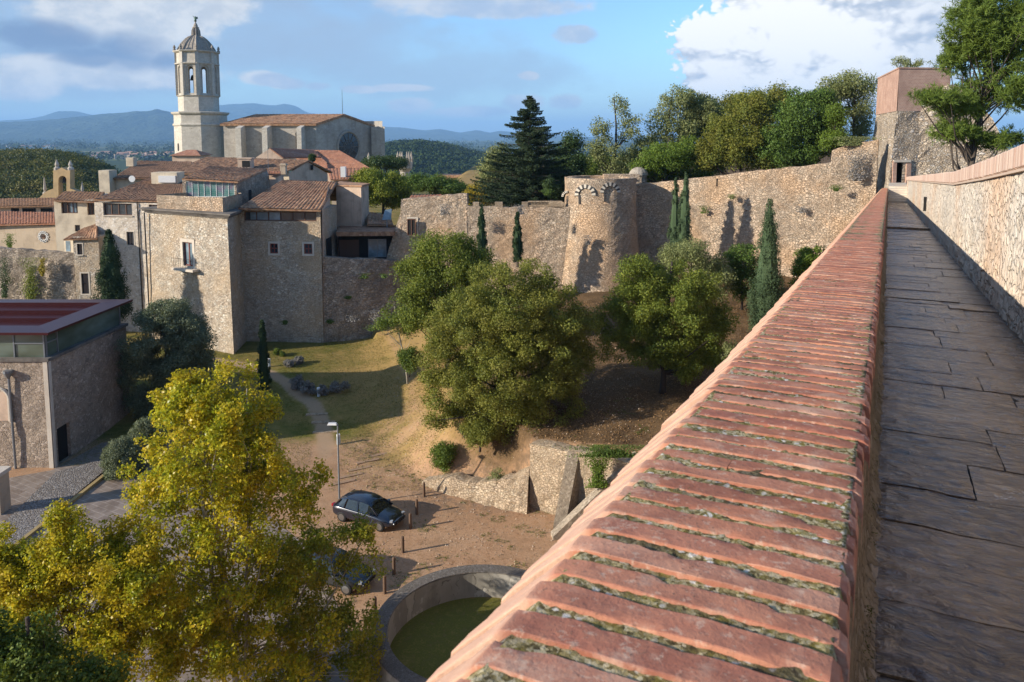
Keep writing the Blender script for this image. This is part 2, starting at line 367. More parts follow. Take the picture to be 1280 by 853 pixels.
L_['pine'] = leaf('pine_needles', [(.05,.085,.018),(.12,.18,.03),(.21,.28,.045)], .3, .6)
L_['lavender'] = leaf('grey_violet_shrub', [(.13,.125,.115),(.22,.21,.20),(.30,.28,.285)], .15)
L_['gold'] = leaf('golden_leaves', [(.16,.15,.02),(.34,.26,.03),(.50,.36,.03)], .3)
L_['sparse'] = leaf('dusty_leaves', [(.11,.135,.05),(.20,.225,.085),(.31,.33,.13)], .25)
L_['deep'] = leaf('deep_green_leaves', [(.028,.058,.012),(.06,.11,.02),(.10,.165,.028),(.15,.22,.04)], .25)

# ------------------------------------------------------------------ world sky with clouds
SUN_EL, SUN_ROT = rad(20), None
to_sun = np.array([-math.cos(rad(20)), -math.sin(rad(20)), 0])*math.cos(SUN_EL) + np.array([0,0,math.sin(SUN_EL)])
SKYS, EXPO = .15, 1.02
def cs(r, g, b):
    f = lambda v: (v/255/12.92 if v < 10 else ((v/255+.055)/1.055)**2.4)/(SKYS*2**EXPO)
    return (f(r), f(g), f(b))
def make_world():
    w = bpy.data.worlds.new("World"); scene.world = w; w.use_nodes = True; t = NT(w.node_tree)
    sky = t.new('ShaderNodeTexSky', sky_type='NISHITA'); sky.sun_disc = False; sky.sun_elevation = SUN_EL
    # Blender: rotation 0 puts the sun towards +Y, clockwise seen from above towards +X
    sky.sun_rotation = math.atan2(to_sun[0], to_sun[1]); sky.altitude = 80; sky.air_density = 1.0; sky.dust_density = .3; sky.ozone_density = 4.0
    dirv = t.coord('Generated'); x, y, z = t.sep(dirv)
    az = x._m('ARCTAN2', y)*57.2958; el = z._m('ARCSINE')*57.2958
    cv = t.comb(az, el*1.5, 0.0)
    n1 = t.noise(t.mapping(cv, (.16,.16,.16)), 1.0, 9, .58); n2 = t.noise(t.mapping(cv, (.5,.5,.5), (7,3,0)), 1.0, 8, .6); n3 = t.noise(t.mapping(cv, (.06,.09,.1), (2,9,0)), 1.0, 7, .6)
    billow = t.new('ShaderNodeTexVoronoi', feature='SMOOTH_F1'); billow.inputs['Smoothness'].default_value = .5
    t.link(t.mapping(t.vadd(cv, t.noise(cv, .25, 5, color=True), 4.0), (.30,.30,.30)), billow.inputs['Vector']); bl = S(t.nt, billow.outputs['Distance'])
    def blob(px, py, rx, ry):                       # direction given by where it stands in the photograph
        d = ray(px, py); a = math.degrees(math.atan2(d[0], d[1])); e = math.degrees(math.asin(d[2]/np.linalg.norm(d)))
        k = math.degrees(1/FPX); ra, re = rx*k, ry*k
        dx = (az - a)/ra; dy = (el - e)/re
        return (dx*dx + dy*dy).rsub(1.0)
    def field(bs):
        f = None
        for b in bs: v = blob(*b); f = v if f is None else f.max(v)
        return f.max(-3.0)
    skyc = sky.outputs[0]
    skyc = t.mix(1.0, skyc, (.66,.77,.84), 'MULTIPLY')
    # thin veil, mostly to the left
    veil = (n3.ss(.30, .62)*(az.ss(14, -20)*.75+.05)*el.ss(0, 6))
    c = t.mix(veil.clamp(), skyc, cs(168,186,212))
    horizon = el.ss(9, -1)
    c = t.mix(horizon*.45, c, cs(150,180,214))
    # blue-grey shaded cloud bank at the upper left, with its bright rims
    g0 = field([(60,20,150,60),(150,60,110,45),(0,60,90,60),(300,20,120,30),(90,100,160,22),(420,60,230,45),(560,90,190,35)])
    m0 = ((n1-.5)*3.0 + g0*.9 + .1).ss(-.2, .9)
    c = t.mix(m0*.6, c, cs(170,190,216))
    gl = field([(160,10,95,40),(215,15,60,35),(130,92,120,18),(330,98,28,10),(352,104,22,8),(15,105,50,18),(60,85,60,16),(250,5,60,26),(190,50,40,26)])
    ml = ((n1-.5)*2.2 + (n2-.5)*1.2 + gl*1.0 + .25).ss(0.0, .75)
    c = t.mix(ml*.92, c, t.mix(n2.ss(.35,.65), cs(210,217,226), cs(243,244,243)))
    gd = field([(165,62,55,30),(60,48,75,24),(205,75,26,18),(110,70,50,16)])
    md = ((n2-.5)*1.2 + (n1-.5)*1.6 + gd*1.0 - .1).ss(0.0, .9)
    c = t.mix(md*.85, c, cs(122,146,184))
    # small puffs
    gp = field([(718,43,30,13),(662,95,14,6),(515,132,32,11),(655,128,30,12),(706,128,22,11),(340,100,24,9),(365,105,26,7),(395,108,18,6),(500,110,40,6),(590,140,60,8),(450,112,24,6),(1150,40,22,30),(600,8,150,16),(870,105,18,10)])
    mp = ((n2-.5)*2.2 + gp*1.0 + .12).ss(0, .75)
    c = t.mix(mp*.85, c, t.mix(n1.ss(.4,.6), cs(186,202,226), cs(228,232,238)))
    # towering cumulus at the upper right
    gc = field([(1020,55,150,62),(1110,25,88,62),(920,70,72,44),(985,120,92,55),(880,50,34,26),(1070,90,95,55),(900,100,40,30),(960,170,50,24),(1160,10,40,30),(870,95,14,14),(905,125,38,26)])
    n0 = t.noise(t.mapping(cv, (.11,.13,.11), (5,1,0)), 1.0, 7, .50)
    mc = ((n0-.5)*2.6 + (bl.rsub(.5))*1.0 + (n2-.5)*.18 + gc*1.1 + .12).ss(-.04, .26)
    ns = t.noise(t.mapping(cv, (.20,.30,.2), (1,4,0)), 1.0, 5, .5); shade = ((n0-.5)*2.2 + (ns-.5)*2.6 + (bl.rsub(.5))*.5 + gc*.3 + .12).ss(-.28, .34)
    cc = t.mix(shade, cs(196,206,222), tuple(k*1.2 for k in cs(255,254,251)))
    rightshade = az.ss(24, 30)
    cc = t.mix(rightshade*.4, cc, cs(176,192,216))
    c = t.mix(mc, c, cc)
    bg = t.new('ShaderNodeBackground'); t.link(c, bg.inputs[0]); bg.inputs[1].default_value = SKYS
    o = t.new('ShaderNodeOutputWorld'); t.link(bg.outputs[0], o.inputs[0])
make_world()
sl = bpy.data.lights.new('sun', 'SUN'); sl.energy = 4.2; sl.angle = rad(.6); sl.color = (1.0, .895, .75)
so = bpy.data.objects.new('sun', sl); col.objects.link(so); so.rotation_euler = Vector(to_sun).to_track_quat('Z', 'Y').to_euler(); so.location = (-60, -20, 80)

cam = bpy.data.cameras.new('camera'); co = bpy.data.objects.new('camera', cam); col.objects.link(co); scene.camera = co
co.location = (0, 0, EYE); co.rotation_euler = (rad(90)-PITCH, 0, 0)
cam.sensor_width = 36; cam.lens = 36*FPX/1280; cam.shift_y = -(426.5-PY)/1280; cam.clip_start = .05; cam.clip_end = 60000
cam.dof.use_dof = True; cam.dof.focus_distance = 40; cam.dof.aperture_fstop = 11

# ------------------------------------------------------------------ terrain
D = ray(1111, 226); D /= np.linalg.norm(D); R = np.cross(D, [0,0,1]); R /= np.linalg.norm(R)
def W(t, v, w=0.0): return _C + D*t + R*v + np.array([0, 0, w])
def ss(x, a, b):
    t = np.clip((x-a)/(b-a), 0, 1); return t*t*(3-2*t)
def seg_side(x, y, pts):
    """signed distance to a polyline, positive on its left (walking along it)"""
    best = np.full(np.shape(x), 1e9); sg = np.zeros(np.shape(x)); tt = np.zeros(np.shape(x))
    for i in range(len(pts)-1):
        a = np.array(pts[i], float); b = np.array(pts[i+1], float); d = b-a; L2 = d@d
        t = np.clip(((x-a[0])*d[0]+(y-a[1])*d[1])/L2, 0, 1); px_ = a[0]+d[0]*t; py_ = a[1]+d[1]*t
        ds = np.hypot(x-px_, y-py_); cr = d[0]*(y-a[1])-d[1]*(x-a[0])
        m = ds < best; best = np.where(m, ds, best); sg = np.where(m, np.sign(cr), sg); tt = np.where(m, i+t, tt)
    return best*sg, best, tt
BANK = [(-13,73),(-9.5,62),(-7,52),(-4.7,45.9),(.9,42.4),(4.3,40.7),(12,36.8),(24,30)]
WALLLINE = [(-300,82),(-60,80),(-26.5,79),(-18,79.5),(-12,80),(5,77.5),(12,80.5),(34.5,71),(60,66)]
def fn(x, y, s, seed=0):
    return np.sin(x*s+seed+1.7*np.sin(y*s*.7+seed*2))*np.cos(y*s*1.1-seed+1.3*np.sin(x*s*.6))
def height(x, y):
    low = 1.0*ss(y, 50, 66) + .6*ss(x, -16, -8)*ss(y, 60, 74)
    high = 3.55 + .10*np.maximum(x, -6) + .06*(y-42) + .12*fn(x, y, .9)+.06*fn(x, y, 2.3, 2)
    sd, _, tt = seg_side(x, y, BANK)
    w = np.interp(tt, [0, 1, 2, 2.8, 3.7, 4.0, 7], [16, 14, 9, 3.6, 1.8, .45, .45])
    off = np.interp(tt, [0, 2.0, 3.0, 3.7, 7], [-3.0, -3.0, -1.0, .1, .25])
    s = ss(sd, off, off+w)
    rough = (.05*fn(x, y, 1.9, 1)+.03*fn(x, y, 4.1, 6)+.02*fn(x, y, 7.7, 2))*ss(x, -14, -8)*ss(y, 44, 48)
    z = low*(1-s)+high*s + rough
    wd, _, _ = seg_side(x, y, WALLLINE)
    behind = 12.6 + .035*np.clip(x, 0, 60)*2.2 - 7*ss(-x, 10, 20)
    z = np.where(wd > 0, z+(behind-z)*ss(wd, 0.0, .7), z)
    v = x*R[0]+y*R[1]; tt2 = x*D[0]+y*D[1]
    right = 18.6-.0515*tt2
    z = z+(right-z)*ss(v, .0, .8)*(tt2 < 300)
    r = np.hypot(x, y)
    far = -46 + 6*fn(x, y, .0031) + 5*fn(x, y, .0011, 3)
    k = ss(r, 210, 620); z = z*(1-k)+far*k
    kl = ss(-x-.25*y, 45, 150)*ss(y, 60, 140); z = z+(-10-z)*kl*(1-k)
    return z
def hz(x, y): return float(height(np.array([float(x)]), np.array([float(y)]))[0])
def axis(lo, hi, step, end):
    a = list(np.arange(lo, hi+1e-6, step)); s = step
    while a[-1] < end: s *= 1.13; a.append(a[-1]+s)
    s = step; b = [lo]
    while b[-1] > -end: s *= 1.13; b.append(b[-1]-s)
    return np.array(b[:0:-1]+a)
def grid_faces(ni, nj):
    i, j = np.meshgrid(np.arange(ni-1), np.arange(nj-1), indexing='ij')
    return np.stack([i*nj+j, (i+1)*nj+j, (i+1)*nj+j+1, i*nj+j+1], -1).reshape(-1, 4)
PATH = [tuple(atz(x, y, .8)[:2]) for x, y in [(262,452),(300,458),(332,467),(357,478),(371,490),(392,500),(403,519),(407,540),(404,575),(398,615),(392,650)]]
def ground():
    xs = axis(-42, 44, .33, 26000); ys = axis(24, 84, .33, 26000)
    Xg, Yg = np.meshgrid(xs, ys, indexing='ij'); x, y = Xg.ravel(), Yg.ravel()
    z = height(x, y); V = np.stack([x, y, z], -1); F = grid_faces(len(xs), len(ys))
    m, t = newmat('earth_and_grass')
    att = t.new('ShaderNodeAttribute', attribute_name='mask'); a = t.sep(att.outputs['Color']); att2 = t.new('ShaderNodeAttribute', attribute_name='mask2'); b = t.sep(att2.outputs['Color'])
    c = t.coord()
    n1 = t.noise(c, .35, 5, .6); n2 = t.noise(c, 2.2, 5, .65); n3 = t.noise(c, 12, 4, .7); n4 = t.noise(c, 45, 3, .7)
    dirt = t.ramp(n2*.6+n1*.4, [(.3,(.33,.185,.10)),(.5,(.43,.26,.15)),(.7,(.50,.33,.21))])
    dirt = t.mix(n3.ss(.42,.70)*.6, dirt, (.22,.135,.08)); nb = t.noise(c, .9, 6, .7); dirt = t.mix(nb.ss(.48,.62)*.45, dirt, (.27,.17,.10)); dirt = t.mix(n4.ss(.55,.7)*.35, dirt, (.55,.42,.30))
    weed = (n3.ss(.60,.68)*n1.ss(.42,.6)*b[1]); dirt = t.mix(weed*.8, dirt, (.10,.13,.03))
    dirt = t.mix(b[2]*n2.ss(.4,.6)*.75, dirt, (.17,.12,.085))
    grass = t.ramp(n2*.5+n3*.5, [(.3,(.06,.075,.016)),(.5,(.12,.12,.024)),(.68,(.23,.18,.055))])
    gold = t.ramp(n3*.6+n2*.4, [(.3,(.20,.13,.04)),(.6,(.36,.24,.09))])
    grass = t.mix(((n1-.5)*2.6+a[2]*1.4-.2).clamp(), grass, gold)
    gm = ((n2-.5)*1.6+(n3-.5)*1.0+a[0]*2.0-.5).clamp()
    base = t.mix(gm, dirt, grass)
    base = t.mix((a[1]*1.3+(n3-.5)*1.2+(n2-.5)*1.2).clamp()*a[1].ss(0.05,.5)*.9, base, t.mix(n3, (.30,.20,.12), (.42,.30,.20)))
    litter = t.ramp(n3*.5+n4*.5, [(.35,(.05,.03,.016)),(.5,(.105,.066,.034)),(.65,(.24,.155,.08))])
    base = t.mix((b[0]*1.5+(n2-.5)*1.2+(n3-.5)*.8-.1).clamp(), base, litter)
    pos = t.sep(t.new('ShaderNodeNewGeometry').outputs['Position']); r2 = (pos[0]*pos[0]+pos[1]*pos[1])._m('SQRT')
    fn1 = t.noise(c, .008, 6, .6); fn2 = t.vor(t.mapping(c, (.002,.0045,.003)), 1.0); fr = t.sep(fn2.outputs['Color']); ft = t.noise(c, .06, 5, .7)
    wood = t.mix(ft, (.018,.035,.014), (.06,.085,.03)); fieldc = t.ramp(fr[0], [(0,(.08,.10,.03)),(.5,(.17,.16,.06)),(.8,(.30,.27,.13)),(1,(.10,.13,.04))])
    farc = t.mix((fn1.ss(.50,.56)*fr[1].ss(.45,.5)), wood, fieldc)
    base = t.mix(r2.ss(150, 260), base, farc)
    t.out(t.bsdf(base, .95, t.bump(n3+n4*.4, .5, .04), spec=.1))
    o = mesh_np('ground', V, F, m); o['kind'] = 'structure'
    me = o.data
    pd = np.abs(seg_side(x, y, PATH)[1]); path = (1-ss(pd, .2, .85))*ss(y, 46, 52)
    gard = ss(y, 49, 54)*(1-ss(x, -7, -2)); sd = seg_side(x, y, BANK)[0]
    goldm = .35+.65*ss(x, -19, -11)*ss(y, 54, 62)+ss(x, -12, -6)*.5
    g = np.clip(gard*(1-.6*ss(x, -12.5, -8)*(1-ss(y, 50, 60)))-.35*ss(x, -11, -5), 0, 1)
    high = ss(sd, 0, 1.5); litter = high*ss(x, -5, 0)*1.0; mound = high*(1-ss(x, -3, 2))
    mound = np.maximum(mound, ss(x, -12, -8)*(1-ss(x, -2, 3))*ss(y, 44.5, 47.5)*(1-ss(y, 60, 68))*(.55+.35*fn(x, y, .8, 3)))
    g = np.clip(np.maximum(g*(1-.8*high), .72*mound), 0, 1)
    cx_, cy_, rr = RING; ins = 1-ss(np.hypot(x-cx_, y-cy_), rr-.6, rr-.3); g = np.maximum(g, ins*.78); goldm = goldm*(1-ins)
    wv = ss(y, 40, 43)*(1-ss(y, 44.5, 47))*(x > -6); 
    for nm, arr in (('mask', (g, path, np.clip(goldm, 0, 1))), ('mask2', (litter, np.clip(ss(x, -7, -3)*(1-high)+mound, 0, 1), wv))):
        at = me.attributes.new(nm, 'FLOAT_COLOR', 'POINT'); at.data.foreach_set('color', np.stack([*arr, np.ones_like(x)], -1).astype(np.float32).ravel())
def circle3(a, b, c):
    (ax, ay), (bx, by), (cx, cy) = a, b, c; d = 2*(ax*(by-cy)+bx*(cy-ay)+cx*(ay-by))
    ux = ((ax*ax+ay*ay)*(by-cy)+(bx*bx+by*by)*(cy-ay)+(cx*cx+cy*cy)*(ay-by))/d; uy = ((ax*ax+ay*ay)*(cx-bx)+(bx*bx+by*by)*(ax-cx)+(cx*cx+cy*cy)*(bx-ax))/d
    return ux, uy, math.hypot(ax-ux, ay-uy)
RING = circle3(atz(471,769,1.15)[:2], atz(548,715,1.15)[:2], atz(656,714,1.15)[:2])
print('ring', RING)
ground()
# ------------------------------------------------------------------ foliage helpers
def cards(P, size, outward=None, seed=0, aspect=.62, up_bias=.35, spread=1.0):
    """one folded leaf-shaped quad per point"""
    rng = np.random.default_rng(seed); n = len(P); s = size*rng.uniform(.6, 1.3, n)
    nrm = rng.normal(0, 1, (n, 3))*spread
    if outward is not None: nrm += outward*1.1
    nrm[:, 2] += up_bias; nrm /= np.linalg.norm(nrm, axis=1)[:, None]+1e-9
    t = np.cross(nrm, rng.normal(0, 1, (n, 3))); t /= np.linalg.norm(t, axis=1)[:, None]+1e-9; b = np.cross(nrm, t)
    a = (t*(s*.5)[:, None]); c = (b*(s*.5*aspect)[:, None]); fold = nrm*(s*.12)[:, None]
    V = np.stack([P-a, P+c+fold, P+a, P-c+fold], 1).reshape(-1, 3); F = np.arange(4*n).reshape(n, 4); return V, F
def clump_points(centers, radii, per, seed, squash=.8):
    rng = np.random.default_rng(seed); k = len(centers)
    cnt = np.maximum(3, (per*(radii/np.mean(radii))**2).astype(int)); idx = np.repeat(np.arange(k), cnt); n = len(idx)
    d = rng.normal(0, 1, (n, 3)); d /= np.linalg.norm(d, axis=1)[:, None]
    r = rng.uniform(.25, 1.0, n)**.6*(1+rng.normal(0, .12, n)); off = d*(r*radii[idx])[:, None]; off[:, 2] *= squash
    return centers[idx]+off, d, idx
def lobes_to_clumps(lobes, n, rc, seed, inner=.45, gap=.0):
    """lobes: (cx,cy,cz,rx,ry,rz); clump centres spread through the outer part of their volume"""
    rng = np.random.default_rng(seed); vol = np.array([(l[3]*l[4]*l[5])**.667 for l in lobes]); pick = rng.choice(len(lobes), n, p=vol/vol.sum())
    L = np.array(lobes, float)[pick]; d = rng.normal(0, 1, (n, 3)); d /= np.linalg.norm(d, axis=1)[:, None]
    r = inner+(1-inner)*rng.uniform(0, 1, n)**.55; r *= 1+rng.normal(0, .07, n)
    C_ = L[:, :3]+d*r[:, None]*np.maximum(L[:, 3:6]-rc*.7, .1); R_ = rc*rng.uniform(.6, 1.35, n); return C_, R_
def limbs(mb, base, top, r0, targets, rng, mi=0, n=7):
    base = np.array(base, float); top = np.array(top, float); k = 7; pts = []; rs = []
    w1, w2 = rng.uniform(-1, 1, 2)
    for i in range(k+1):
        f = i/k; p = base+(top-base)*f; s = np.linalg.norm(top-base)*.03; p = p+np.array([math.sin(f*4+w1*3)*s*w2, math.cos(f*3.3+w2)*s*w1, 0]); pts.append(p); rs.append(r0*(1.25 if i == 0 else 1-.72*f))
    mb.tube(pts, rs, n, mi)
    for q in targets:
        q = np.array(q, float); f = np.clip((q[2]-base[2])/(top[2]-base[2]+1e-6)-.28, .18, .9); j = f*k; i = int(j); a = pts[i]+(pts[min(i+1, k)]-pts[i])*(j-i)
        r = rs[i]*.42; mid = a+(q-a)*.5+np.array([rng.uniform(-.1, .1), rng.uniform(-.1, .1), -.06])*np.linalg.norm(q-a)
        mb.tube([a, mid, q], [r, r*.6, r*.18], 5, mi, False)
def tree(name, label, base, lobes, mat_leaf, bark='bark', leaf_size=.13, clumps=90, rc=1.0, per=260, trunk_r=.2, group=None, cat='tree', nlimb=14, seed=1, inner=.45, stems=1, squash=.8, spread_=1.0, top=None, up=.35):
    base = np.array(base, float); L = np.array(lobes, float)
    r = thing(name, label, cat, base, group); rng = np.random.default_rng(seed)
    C_, R_ = lobes_to_clumps(lobes, clumps, rc, seed, inner)
    P, d, idx = clump_points(C_, R_, per, seed+1, squash)
    cen = L[:, :3].mean(0); V, F = cards(P, leaf_size, d, seed+2, spread=spread_, up_bias=up)
    mesh_np('crown', V, F, mat_leaf, r)
    mb = MB(); tp = np.array(top) if top is not None else np.array([cen[0], cen[1], (L[:, 2]+L[:, 5]*.6).max()])
    sel = rng.choice(len(C_), min(nlimb, len(C_)), replace=False)
    if stems == 1: limbs(mb, base-[0,0,.3], tp, trunk_r, C_[sel], rng)
    else:
        for k in range(stems):
            l = L[k % len(L)]; b = base+[rng.uniform(-.6,.6), rng.uniform(-.6,.6), -.3]
            limbs(mb, b, (l[0]+rng.uniform(-.5,.5), l[1], l[2]+l[5]*.6), trunk_r*rng.uniform(.6, 1), C_[sel[k::stems]], rng)
    mb.build('trunk', M[bark], r, smooth=True); return r
def lobe(px, py, Y, wpx, hpx, dscale=1.0):
    c = atY(px, py, Y); k = Y/FPX; return (c[0], c[1], c[2], wpx*k, wpx*k*dscale, hpx*k)
def spire(name, label, px, ytop, ybot, wpx, Y, mat='cypress', seed=1, group=None, leaf_size=.16, n=9000, zb=None, cat='cypress tree'):
    """a columnar cypress between two heights of the photograph"""
    zt = Z_(px, ytop, Y); x = X_(px, Y); zb = Z_(px, ybot, Y) if zb is None else zb; h = zt-zb; rad_ = wpx/2*Y/FPX
    r = thing(name, label, cat, (x, Y, zb), group); rng = np.random.default_rng(seed)
    k = max(40, int(n/90)); f = rng.uniform(.02, 1, k)**.9; prof = lambda f: np.minimum(1, (f/.10)**.5)*np.clip((1-f)**.62*1.25, 0, 1)*rad_
    ang = rng.uniform(0, 6.283, k); rr = prof(f)*rng.uniform(.45, .95, k)
    C_ = np.stack([x+np.cos(ang)*rr, Y+np.sin(ang)*rr, zb+.2+f*(h-.3)], -1); R_ = np.maximum(.14, rad_*.34*rng.uniform(.6, 1.2, k)*(1.1-.75*f))
    P, d, _ = clump_points(C_, R_, n/k, seed+1, 1.9); P[:, 2] = np.minimum(P[:, 2], zt)
    V, F = cards(P, leaf_size, d, seed+2, aspect=.5, spread=.7, up_bias=.3)
    inner = MB(); inner.lathe((x, Y, zb+.25), [(rad_*.3, 0), (rad_*.62, h*.12), (rad_*.6, h*.45), (rad_*.35, h*.75), (.02, h*.95)], 8)
    b = len(V); V = np.concatenate([V, np.array(inner.v)]); fs = [tuple(q) for q in F]+[tuple(i+b for i in q) for q in inner.f]
    mesh_np('crown', V, fs, L_[mat], r)
    MB().tube([(x, Y, zb-.3), (x, Y, zb+h*.4)], [.13, .07], 7).build('trunk', M['bark'], r); return r
def bush(name, label, px, py, wpx, hpx, Y, mat, seed=1, leaf_size=.09, clumps=30, per=160, group=None, cat='shrub', rcf=.4, inner=.4, zoff=None):
    c = atY(px, py, Y); k = Y/FPX; rx, rz = wpx/2*k, hpx/2*k; zb = c[2]-rz if zoff is None else zoff
    if group and 'lavender' in group: zb = hz(c[0], c[1]); c = np.array([c[0], c[1], zb+rz*.7])
    return tree(name, label, (c[0], c[1], zb), [(c[0], c[1], c[2], rx, rx, rz)], mat, 'bark_dark', leaf_size, clumps, rcf*min(rx, rz), per, .05*min(1.5, rx), group, cat, 5, seed, inner)
def forest_mass(name, label, cat, P, R_, per, size, mat, seed=0):
    C_ = np.array(P); Q, d, _ = clump_points(C_, np.array(R_), per, seed, .9); V, F = cards(Q, size, d, seed+1)
    o = mesh_np(name, V, F, mat); tag(o, label, cat, kind='stuff'); return o

# ------------------------------------------------------------------ distance: mountains, hills, woods, town
def simple_green(name, a, b, sc):
    m, t = newmat(name); c = t.coord(); n = t.noise(c, sc, 6, .65); n2 = t.noise(c, sc*.12, 4)
    t.out(t.bsdf(t.mix(n2.ss(.4,.62)*.5, t.mix(n.ss(.35,.65), a, b), tuple((i+j)*.62 for i, j in zip(a, b))), .95, t.bump(n, .6, 20*.05/sc if sc < .05 else .3), spec=.05)); return m
M['hillgreen'] = simple_green('wooded_slope', (.018,.034,.014), (.05,.075,.025), .05); M['mountaingreen'] = simple_green('wooded_mountain', (.018,.032,.018), (.045,.06,.03), .0012)
def range_(name, pts, dist, depth, base=-46, seed=0, rugged=.12, nx=260, ny=26):
    xs = np.linspace(pts[0][0], pts[-1][0], nx); yp = np.interp(xs, [p[0] for p in pts], [p[1] for p in pts])
    V = []
    for i, px in enumerate(xs):
        for j in range(ny):
            f = j/(ny-1); Y = dist-depth*.7+depth*f
            top = Z_(px, yp[i], dist)-base
            p = math.sin(min(1, f/.7)*math.pi/2)**1.5 if f < .7 else math.cos((f-.7)/.3*math.pi/2)**.7
            x = X_(px, Y); nz = mnoise.fractal(Vector((x/depth*5, Y/depth*5, seed)), .8, 2.1, 5)
            rid = 1-abs(mnoise.noise(Vector((x/depth*3.2, Y/depth*1.6, seed+4))))*2
            V.append((x, Y, base-3+max(0, top)*p*(1+rugged*(nz+.4*rid-.4)*(1 if f < .62 else .35))))
    o = mesh_np(name, np.array(V), grid_faces(nx, ny), M['mountaingreen'], smooth=True); o['kind'] = 'structure'
range_('mountains', [(-400,175),(-120,158),(0,151),(40,149.5),(61,146),(81,139.5),(106,140.5),(134,146),(200,150),(240,145),(276,130.5),(300,129),(321,128.5),(338,131),(345,132),(361,129.5),(374,133),(386,140),(420,146),(450,152),(483,158),(503,159),(531,163),(550,161),(575,166),(597,162.5),(612,166),(625,163.5),(680,168),(725,171),(900,170),(1200,168)], 15000, 5200, seed=1)
range_('mountains', [(-400,180),(-150,162),(0,155),(60,150),(100,146),(134,143),(160,141),(175,139),(190,139.5),(203,138),(222,141),(250,147),(280,150),(330,157),(400,166),(480,176),(520,181)], 9500, 3600, seed=7, rugged=.16)
def hill(name, px0, px1, tops, dist, halfdepth, zbase, seed, bumps):
    nx, ny = 90, 40; V = []
    xs = np.linspace(px0, px1, nx)
    for px in xs:
        zt = Z_(px, np.interp(px, [p[0] for p in tops], [p[1] for p in tops]), dist)
        for j in range(ny):
            f = j/(ny-1)*2-1; Y = dist+halfdepth*f; x = X_(px, Y)
            V.append((x, Y, zbase+(zt-bumps-zbase)*max(0, math.cos(f*math.pi/2))**.7+mnoise.noise(Vector((x/30, Y/30, seed)))*bumps*.5))
    V = np.array(V); o = mesh_np(name, V, grid_faces(nx, ny), M['hillgreen'], smooth=True); o['kind'] = 'structure'; return V.reshape(nx, ny, 3)
Lh = hill('hill', -120, 175, [(-120,200),(-40,196),(0,199),(40,197),(80,199),(105,203),(125,210),(140,218),(160,230),(175,250)], 360, 110, -16, 1, 1.0)
Rh = hill('hill', 470, 760, [(470,192),(485,184),(505,180),(530,180),(560,185),(590,193),(615,199),(640,204),(700,203),(760,200)], 1450, 600, -48, 2, 3)
rng = np.random.default_rng(5)
def pts_on(G, n, jmax, r, sd):
    rg = np.random.default_rng(sd); i = rg.integers(0, G.shape[0]-1, n); j = rg.integers(0, jmax, n); a = rg.uniform(0, 1, (n, 1)); b = rg.uniform(0, 1, (n, 1))
    P = (G[i, j]*(1-a)+G[i+1, j]*a)*(1-b)+G[i, j+1]*b; P = P.copy(); P[:, 2] += r*.45; return P
P = pts_on(Lh, 1500, 24, 4.2, 3); Rr = rng.uniform(2.2, 4.6, len(P)); third = rng.integers(0, 3, len(P))
forest_mass('hillside_wood', 'autumn green wood covering the hill behind the ochre bell gable', 'wood', P[third > 0], Rr[third > 0], 190, .75, leaf('hill_wood_leaves', [(.03,.05,.012),(.07,.085,.016),(.12,.125,.02),(.20,.17,.025)], .15, patch=(.22,.16,.03), patch_amt=.4, pscale=.05), 3)
forest_mass('hillside_wood', 'darker trees mixed through the wood on the hill at the left', 'wood', P[third == 0], Rr[third == 0]*1.1, 190, .75, leaf('hill_wood_dark_leaves', [(.018,.035,.012),(.04,.06,.018),(.07,.09,.025)], .1, pscale=.05), 4)
P = pts_on(Rh, 3000, 24, 9, 6); forest_mass('far_hill_wood', 'dense dark green wood on the rounded hill behind the cathedral gable', 'wood', P, rng.uniform(5, 10, len(P)), 34, 4.0, M['hillgreen'], 6)
# woods and farmland of the plain
n = 2600; px = rng.uniform(-60, 820, n); dd = 1/rng.uniform(1/7500, 1/1500, n); keep = (np.sin(px*.045+dd*.002)+np.cos(dd*.0043+px*.02)) > -.35
px, dd = px[keep], dd[keep]; P = np.array([[X_(a, b), b, -40] for a, b in zip(px, dd)]); P[:, 2] = height(P[:, 0], P[:, 1])+4
forest_mass('plain_wood', 'distant tree belts across the blue green plain below the mountains', 'wood', P, np.minimum(45, dd*.0075), 22, 11., M['hillgreen'], 9)
def house_block(name, label, cat, x, y, z, w, d, h, wall, roofm, group=None, rot=0, rh=2.2):
    r = thing(name, label, cat, (x, y, z), group); ax = (math.cos(rot), math.sin(rot)); MB().box((x, y, z-6), (w, d, h+6), ax).build('wall', wall, r)
    a = np.array([ax[0], ax[1], 0]); b = np.array([-ax[1], ax[0], 0]); c = np.array([x, y, z+h+.02]); q = [c+a*i*w*.53+b*j*d*.55 for i, j in ((-1,-1),(1,-1),(1,1),(-1,1))]; t0, t1 = c-a*w*.53+[0,0,rh], c+a*w*.53+[0,0,rh]
    MB().add(q+[t0, t1], [(0,1,5,4),(2,3,4,5),(0,4,3),(1,2,5),(3,2,1,0)]).build('roof', roofm, r); return r
M['w1'] = plain('town_wall_white', (.62,.60,.56), .9); M['w2'] = plain('town_wall_sand', (.50,.42,.33), .9); M['r1'] = plain('town_roof_tile', (.38,.22,.15), .9)
protos = [house_block('town_house', 'white town house with a tiled roof in the far plain', 'house', 0, 0, -500, 13, 10, 7, M['w1'], M['r1']), house_block('town_house', 'sand coloured town house with a tiled roof in the far plain', 'house', 30, 0, -500, 16, 11, 9, M['w2'], M['r1'])]
used = [False, False]
rt = random.Random(8); spots = []
